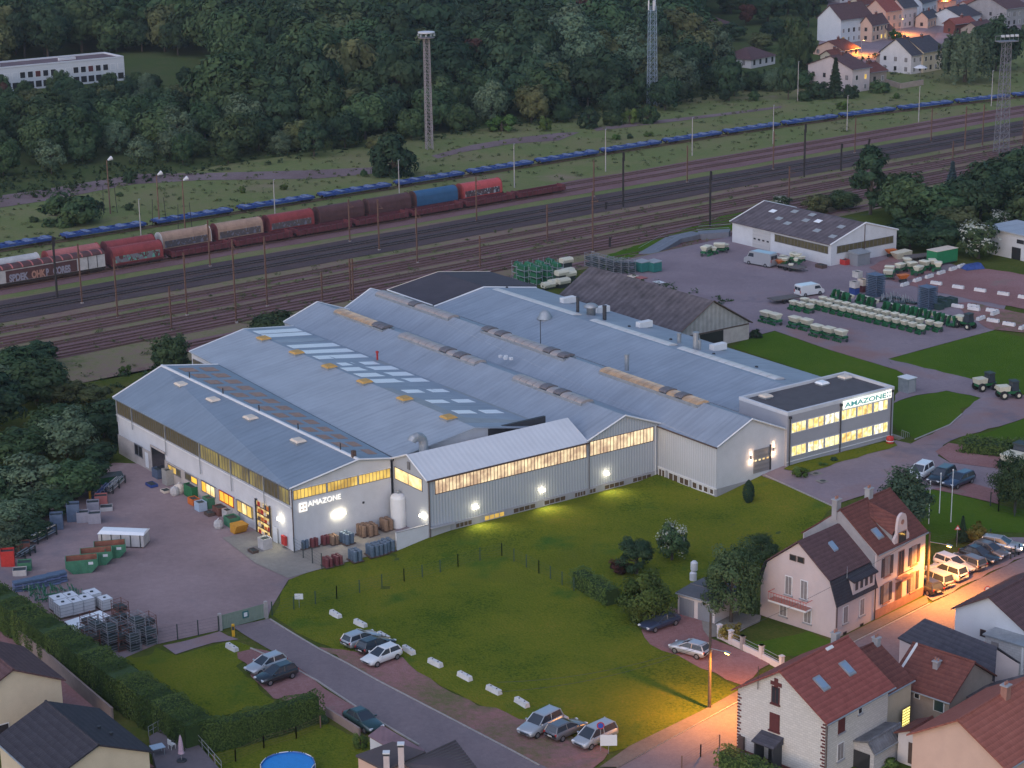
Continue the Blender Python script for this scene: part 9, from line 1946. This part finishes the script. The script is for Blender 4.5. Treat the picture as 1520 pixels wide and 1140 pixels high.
w = G(*HW(1040,880)); o = empty('tipping_skip',(w[0],w[1],w[2]+.14),TH,'yellow tipping skip beside the lit gate','skip'); EX(o,'body',mat('skip_yellow',(.50,.24,.03),.6,var=.15,vscale=2),[(-.7,0),(.3,0),(1.0,1.1),(-.7,1.1)],(0,-.8,0),(1,0,0),(0,0,1),(0,1.6,0)); BX(o,'base_frame',M_mdark,-.75,.4,-.6,.6,-.1,-.002)
# drums and crates in front of the gable
DR = lambda x,y: (430+x/8,740+y/8)
dmats = [mat('blue_grey_drum',(.10,.14,.19),.6,.2,var=.15,vscale=3),mat('dark_red_drum',(.14,.04,.045),.6,var=.15,vscale=3),mat('rust_basket',(.20,.13,.09),.8,var=.2,vscale=3)]
def drumpack(m,label,group):
    o = empty('drum_pallet',(0,0,0),0,label,'drums',group); BX(o,'pallet',M_brown,-.9,.9,-.7,.7,0,.12)
    for i in range(3):
        for j in range(2): LT(o,'drum',m,[(.27,.12),(.29,.5),(.27,.95),(.29,1.0),(.27,1.5),(.22,1.55)],(-.58+i*.58,-.3+j*.6,0),10)
    return o
for (x_,y_,mi,lb) in ((780,750,0,'pallet of blue grey drums standing nearest the lawn'),(985,690,0,'pallet of blue grey drums in the middle beside the lawn'),(1080,665,0,'pallet of blue grey drums beside the retaining wall post'),(1170,630,0,'pallet of blue drums against the retaining wall'),(450,820,1,'pallet of dark red drums at the yard fence'),(565,790,1,'small pallet of dark red drums at the lawn edge'),(680,545,0,'tall pallet of grey drums under the floodlight'),(880,450,2,'pallet of brown drums against the gable wall'),(970,440,2,'pallet of brown drums with white lids at the gable'),(520,550,2,'brown wire basket of parts at the gable wall'),(410,550,1,'dark parts basket at the gable wall'),(275,580,1,'red parts basket near the hall corner'),(160,600,0,'dark box with white fronts at the hall corner'),(1150,380,2,'crate of white and green parts behind the silo')):
    w = G(*DR(x_,y_)); o = drumpack(dmats[mi],lb,None); o.location = (w[0],w[1],w[2]+.18); o.rotation_euler = (0,0,TH+rnd.uniform(-.1,.1)); sc = .8 if x_ < 570 else 1.0; o.scale = (sc,sc,sc*.85)
# ------------------------------------------------------------------ concrete blocks
def block():
    o = empty('concrete_block',(0,0,0)); o['category'] = 'concrete block'; HX(o,'body',mat('whitewashed_concrete',(.56,.54,.53),.9,var=.1,vscale=2,objvar=.08),[(-1.0,-.30,0),(1.0,-.30,0),(1.0,.30,0),(-1.0,.30,0),(-.96,-.22,.5),(.96,-.22,.5),(.96,.22,.5),(-.96,.22,.5)]); b = MB(); b.box(-.5,-.4,-.06,.06,.5,.56); b.box(.4,.5,-.06,.06,.5,.56); b.build('lifting_eye',M_mdark,o); return Proto(o)
BLK = block()
RDIR = ydir((401,921),(761,1117))
for i,p in enumerate(((450,288),(590,340),(720,412),(862,490),(1012,562),(1178,638),(1342,715),(1500,786))): w = G(*z('n',*p)); BLK.get((w[0],w[1],w[2]+.08),RDIR+rnd.uniform(-.06,.06),.95,'white concrete block in the line along the lawn verge','concrete blocks along the lawn verge')
w = G(*z('m',1310,476)); BLK.get((w[0],w[1],w[2]+.08),RDIR,.95,'white concrete block alone on the small lawn by the gate')
w = G(*z('o',275,868)); BLK.get((w[0],w[1],w[2]+.08),RDIR,.95,'white concrete block behind the silver off-road car')
def hblocks(pts,label,group,rz):
    for p in pts: w = G(*z('h',*p)); BLK.get((w[0],w[1],w[2]+.17),rz,1.0,label,group)
hd1 = ydir(z('h',847,550),z('h',1118,462)); hblocks([(847,552),(917,527),(985,507),(1052,485),(1118,464),(1165,448)],'white concrete block in the line before the used drills','blocks before the used drills',hd1)
hd2 = ydir(z('h',1148,565),z('h',1403,603)); hblocks([(1025,545),(1148,567),(1272,585),(1403,605),(1520,625)],'white concrete block in the line along the red gravel yard','blocks along the red gravel yard',hd2)
hblocks([(1145,675),(1235,676),(1237,690),(1345,757),(1435,777)],'white concrete block lying between the gravel yard and big lawn','blocks before the big lawn',hd2); hblocks([(1275,744),(1355,715)],'white concrete block set crosswise between gravel yard and big lawn','crosswise blocks',hd1); hblocks([(1340,700)],'white concrete block forming a corner with a crosswise one',None,hd2); hblocks([(1515,795)],'white concrete block at the corner of the big lawn',None,hd1)
# ------------------------------------------------------------------ fences, gate, signs, flagpoles
M_fence = mat('green_fence_post',(.03,.06,.04),.7)
def fence(pxs,label,h=1.6,step=2.5,m=M_fence,dz=0.0,wires=5):
    P = [G(*p) for p in pxs]; o = empty('wire_fence',P[0],0,label,'fence'); b2 = MB()
    for p,q in zip(P[:-1],P[1:]):
        d = q-p; L_ = np.linalg.norm(d[:2]); n = max(1,int(round(L_/step)))
        for i in range(n+1): c = p+d*i/n; zc = terrain(c[0],c[1])-P[0][2]; CB(o,'post',m,(c[0]-P[0][0],c[1]-P[0][1],zc+h/2),.11,.11,h)
        for k in range(wires):
            for i in range(n):
                a,c = p+d*i/n,p+d*(i+1)/n; zz = h*(k+1)/(wires+.3); b2.tube((a[0]-P[0][0],a[1]-P[0][1],terrain(a[0],a[1])-P[0][2]+zz),(c[0]-P[0][0],c[1]-P[0][1],terrain(c[0],c[1])-P[0][2]+zz),.010,n=3,caps=False)
    w_ = b2.build('wire',m,o); w_['kind'] = 'stuff'; return o
fence([(404,914),(500,890),(600,864),(680,842),(745,826),(800,852),(852,878)],'green wire fence crossing the big lawn from the gate'); fence([(233,957),(325,938)],'grey wire fence between the cages and yard gate',1.8,2.5,M_mdark)
fence([(437,822),(478,846)],'dark fence panel between the hall corner and red drums',2.0,2.0,M_mdark); fence([(318,1140),(350,1132),(392,1112),(440,1098),(476,1082)],'thin garden fence below the hedge beside the pool',1.3,2.6,M_rust); fence([(1500,832),(1512,826),(1535,815)],'dark railing beyond the lit silver estate car',1.5,1.0,M_mdark); fence([(1470,752),(1482,760),(1530,775)],'dark fence beside the leafy tree at the gravel parking',1.8,2.5,M_mdark); fence([(1380,812),(1420,806),(1470,800)],'low wire fence behind the row of cars',1.2,2.5,M_mdark); fence([(1012,1142),(1040,1125),(1068,1110)],'rusty street railing before the hedge corner',1.3,2.0,M_rust)
ga0,ga1 = G(326,937),G(396,918); d = ga1-ga0; Lg = float(np.linalg.norm(d[:2])); o = empty('yard_gate',ga0,math.atan2(d[1],d[0]),'pale green sliding gate with a small sign at the yard entrance','gate')
M_gate = mat('pale_green_gate',(.20,.25,.20),.7,var=.08,vscale=2)
for k in range(26): b = MB(); x_ = .3+k*(Lg-.6)/26; b.box(x_,x_+(Lg-.6)/26*.82,-.03,.03,.15,1.7); b.build('slat',M_gate,o)
for zz in (.15,1.66): BX(o,'rail',M_gate,.25,Lg-.25,-.05,-.031,zz,zz+.08)
for x_ in (.1,Lg-.05): BX(o,'gate_post',M_pale,x_-.16,x_+.16,-.18,.18,-.1,1.95)
b = MB(); b.box(Lg*.55-.35,Lg*.55+.35,-.09,-.052,.75,1.5); sgn = b.build('sign_plate',mat('teal_sign',(.02,.12,.12),.5),o); BX(sgn,'sign_mark',M_white,Lg*.55-.2,Lg*.55+.2,-.11,-.091,.9,1.35)
w = G(*z('m',1318,400)); o = empty('yellow_bollard_post',w,0,'yellow charging post before the yard gate','post'); BX(o,'column',MATS['yellow_paint'],-.15,.15,-.12,.12,0,1.4); BX(o,'panel',M_mdark,-.12,.12,-.14,-.121,.8,1.2)
def sign(px,h,label,shape,m,m2=None,rz=None,size=.35,pole=M_zinc):
    w = G(*px); o = empty('road_sign',w,R_(-90) if rz is None else rz,label,'sign'); TB(o,'post',pole,(0,0,0),(0,0,h),.03)
    def disc(r,x,mm,nm,par,n=16): b = MB(); b.lathe([(r,0),(r,.02)],(0,0,0),n); q = b.build(nm,mm,par); q.matrix_local = Matrix.Translation((x,0,h)) @ Matrix.Rotation(math.pi/2,4,'Y'); return q
    if shape == 'round': p = disc(size,.04,m,'plate',o); disc(size*.72,.075,m2,'face',p) if False else disc(size*.72,.065,m2,'face',o)
    elif shape == 'tri': b = MB(); b.extrude([(-size,0),(size,0),(0,size*1.7)],(.04,0,h-size),(0,1,0),(0,0,1),(.03,0,0)); p = b.build('plate',m,o); EX(p,'face',m2,[(-size*.6,size*.25),(size*.6,size*.25),(0,size*1.2)],(.072,0,h-size),(0,1,0),(0,0,1),(.01,0,0))
    else: BX(o,'plate',m,.03,.06,-size,size,h-size*1.4,h)
    return o
M_bluesign = mat('blue_sign',(.03,.08,.35),.5)
sign(z('o',500,1050),2.6,'round red and blue no parking sign beside the silver people carrier','round',M_red,M_bluesign); sign(z('o',545,1062),1.9,'white notice board beside the no parking sign','board',M_white,size=.75); sign(z('n',245,240),1.7,'white notice board on the lawn fence by the gate','board',M_white,size=.45)
sign((1464,905),2.3,'round speed limit sign on the street before the white gabled house','round',M_red,M_white); sign((1420,812),2.4,'red bordered triangular sign behind the parked cars','tri',M_red,M_white)
for (t,b_) in ((z('l',980,590),z('l',982,830)),(z('l',1052,545),z('l',1042,770)),(z('l',1125,525),z('l',1107,820))):
    w = G(*b_); h = height_to(w,t[1]); o = empty('flagpole',w,0,'white flagpole on the grass behind the pink villa','flagpole','flagpoles by the forecourt'); TB(o,'shaft',M_white,(0,0,0),(0,0,h),.06,.04,6); LT(o,'finial',M_white,[(.08,h),(.08,h+.12),(0,h+.16)],n=8)
for (p,lb) in ((z('l',345,548),'square manhole cover on the forecourt by the planted bed'),(z('l',385,590),'second manhole cover further out on the forecourt')): w = G(*p); o = empty('manhole_cover',(w[0],w[1],w[2]+.135),.5,lb,'manhole'); BX(o,'surround',M_concrete,-.7,.7,-.6,.6,0,.015); LT(o,'lid',M_mdark,[(.35,.016),(.35,.03)],n=12)
# overhead wires from the street pole across the lawn
def wire(p0,p1,sag,label):
    o = empty('overhead_wire',tuple(p0),0,label,'wire'); b = MB(); n = 16; P = [np.array(p0)+(np.array(p1)-np.array(p0))*k/n-np.array([0,0,sag*4*(k/n)*(1-k/n)]) for k in range(n+1)]
    for a,c in zip(P[:-1],P[1:]): b.tube(a-np.array(p0),c-np.array(p0),.02,n=4,caps=False)
    b.build('cable',M_mdark,o)
pw = G(1053,1053); hp_ = height_to(pw,952); top = pw+np.array([0,0,hp_])
for k,(tx,ty) in enumerate(((740,1120),(745,1135))): e = G(tx,ty); wire(top+np.array([0,0,-.2*k]),e+np.array([0,0,7.0]),.9,['upper overhead cable crossing the lawn from the street lamp pole','lower overhead cable crossing the lawn from the street lamp pole'][k])
wire(top,G(1376,884)+np.array([0,0,7.5]),.8,'overhead cable between the two street lamp poles')
# scattered scrub on the railway land and banks
def scrub_patch(name,n,region,leaf,hmax,key,seed,label):
    rs = np.random.RandomState(seed); C = []; Nn = []; S = []; K = []
    for _ in range(n):
        u,v = rs.uniform(*region[0]),rs.uniform(*region[1]); w = RW(u,v); zt = terrain(w[0],w[1]); k = rs.randint(8,26); r = rs.uniform(.25,.9); h = rs.uniform(.15,hmax)
        P = rs.normal(size=(k,3))*np.array([r*.5,r*.5,0])+np.array([w[0],w[1],zt+.1]); P[:,2] += rs.uniform(0,h,k); C.append(P); q = rs.normal(size=(k,3))*.5+np.array([0,0,.8]); Nn.append(q/np.linalg.norm(q,axis=1)[:,None]); S.append(rs.uniform(.5,1.3,k)*leaf); K.append(np.clip(rs.uniform(0,1)+rs.normal(size=k)*.1,0,1))
    me = quads_mesh(name,np.concatenate(C),np.concatenate(Nn),np.concatenate(S),np.concatenate(K),LF[key],1.4,seed); o = bpy.data.objects.new(name,me); COL.objects.link(o); tag(o,label,'ground cover',None,'stuff')
scrub_patch('weeds',900,((120,480),(264,303)),.28,.5,'olive',1,'low weeds scattered between the rusty sidings')
scrub_patch('meadow_tufts',1500,((120,520),(336,402)),.34,.6,'olive',2,'grass tufts scattered over the railway meadow')
scrub_patch('bank_growth',700,((120,230),(225,262)),.35,.9,'mid',3,'green growth on the bank behind the works')
scrub_patch('wood_edge_growth',1300,((110,520),(398,425)),.6,2.2,'mid',4,'undergrowth along the edge of the wood')
# ------------------------------------------------------------------ evening haze
hz_ = MB(); hz_.box(-5600,5600,-1900,6600,-3.0,88.0); hzm = bpy.data.materials.new('evening_haze'); hzm.use_nodes = True; _n = hzm.node_tree
_n.nodes.remove(_n.nodes['Principled BSDF']); _v = _n.nodes.new('ShaderNodeVolumePrincipled'); _v.inputs['Color'].default_value = (0.80,0.86,1.0,1); _v.inputs['Density'].default_value = 0.00007; _v.inputs['Anisotropy'].default_value = 0.2
_n.links.new(_v.outputs[0],_n.nodes['Material Output'].inputs['Volume'])
hzm.cycles.homogeneous_volume = True
hzo = hz_.build('haze',hzm); tag(hzo,'thin bluish evening haze over the whole place','haze',None,'stuff'); scene.cycles.volume_bounces = 1
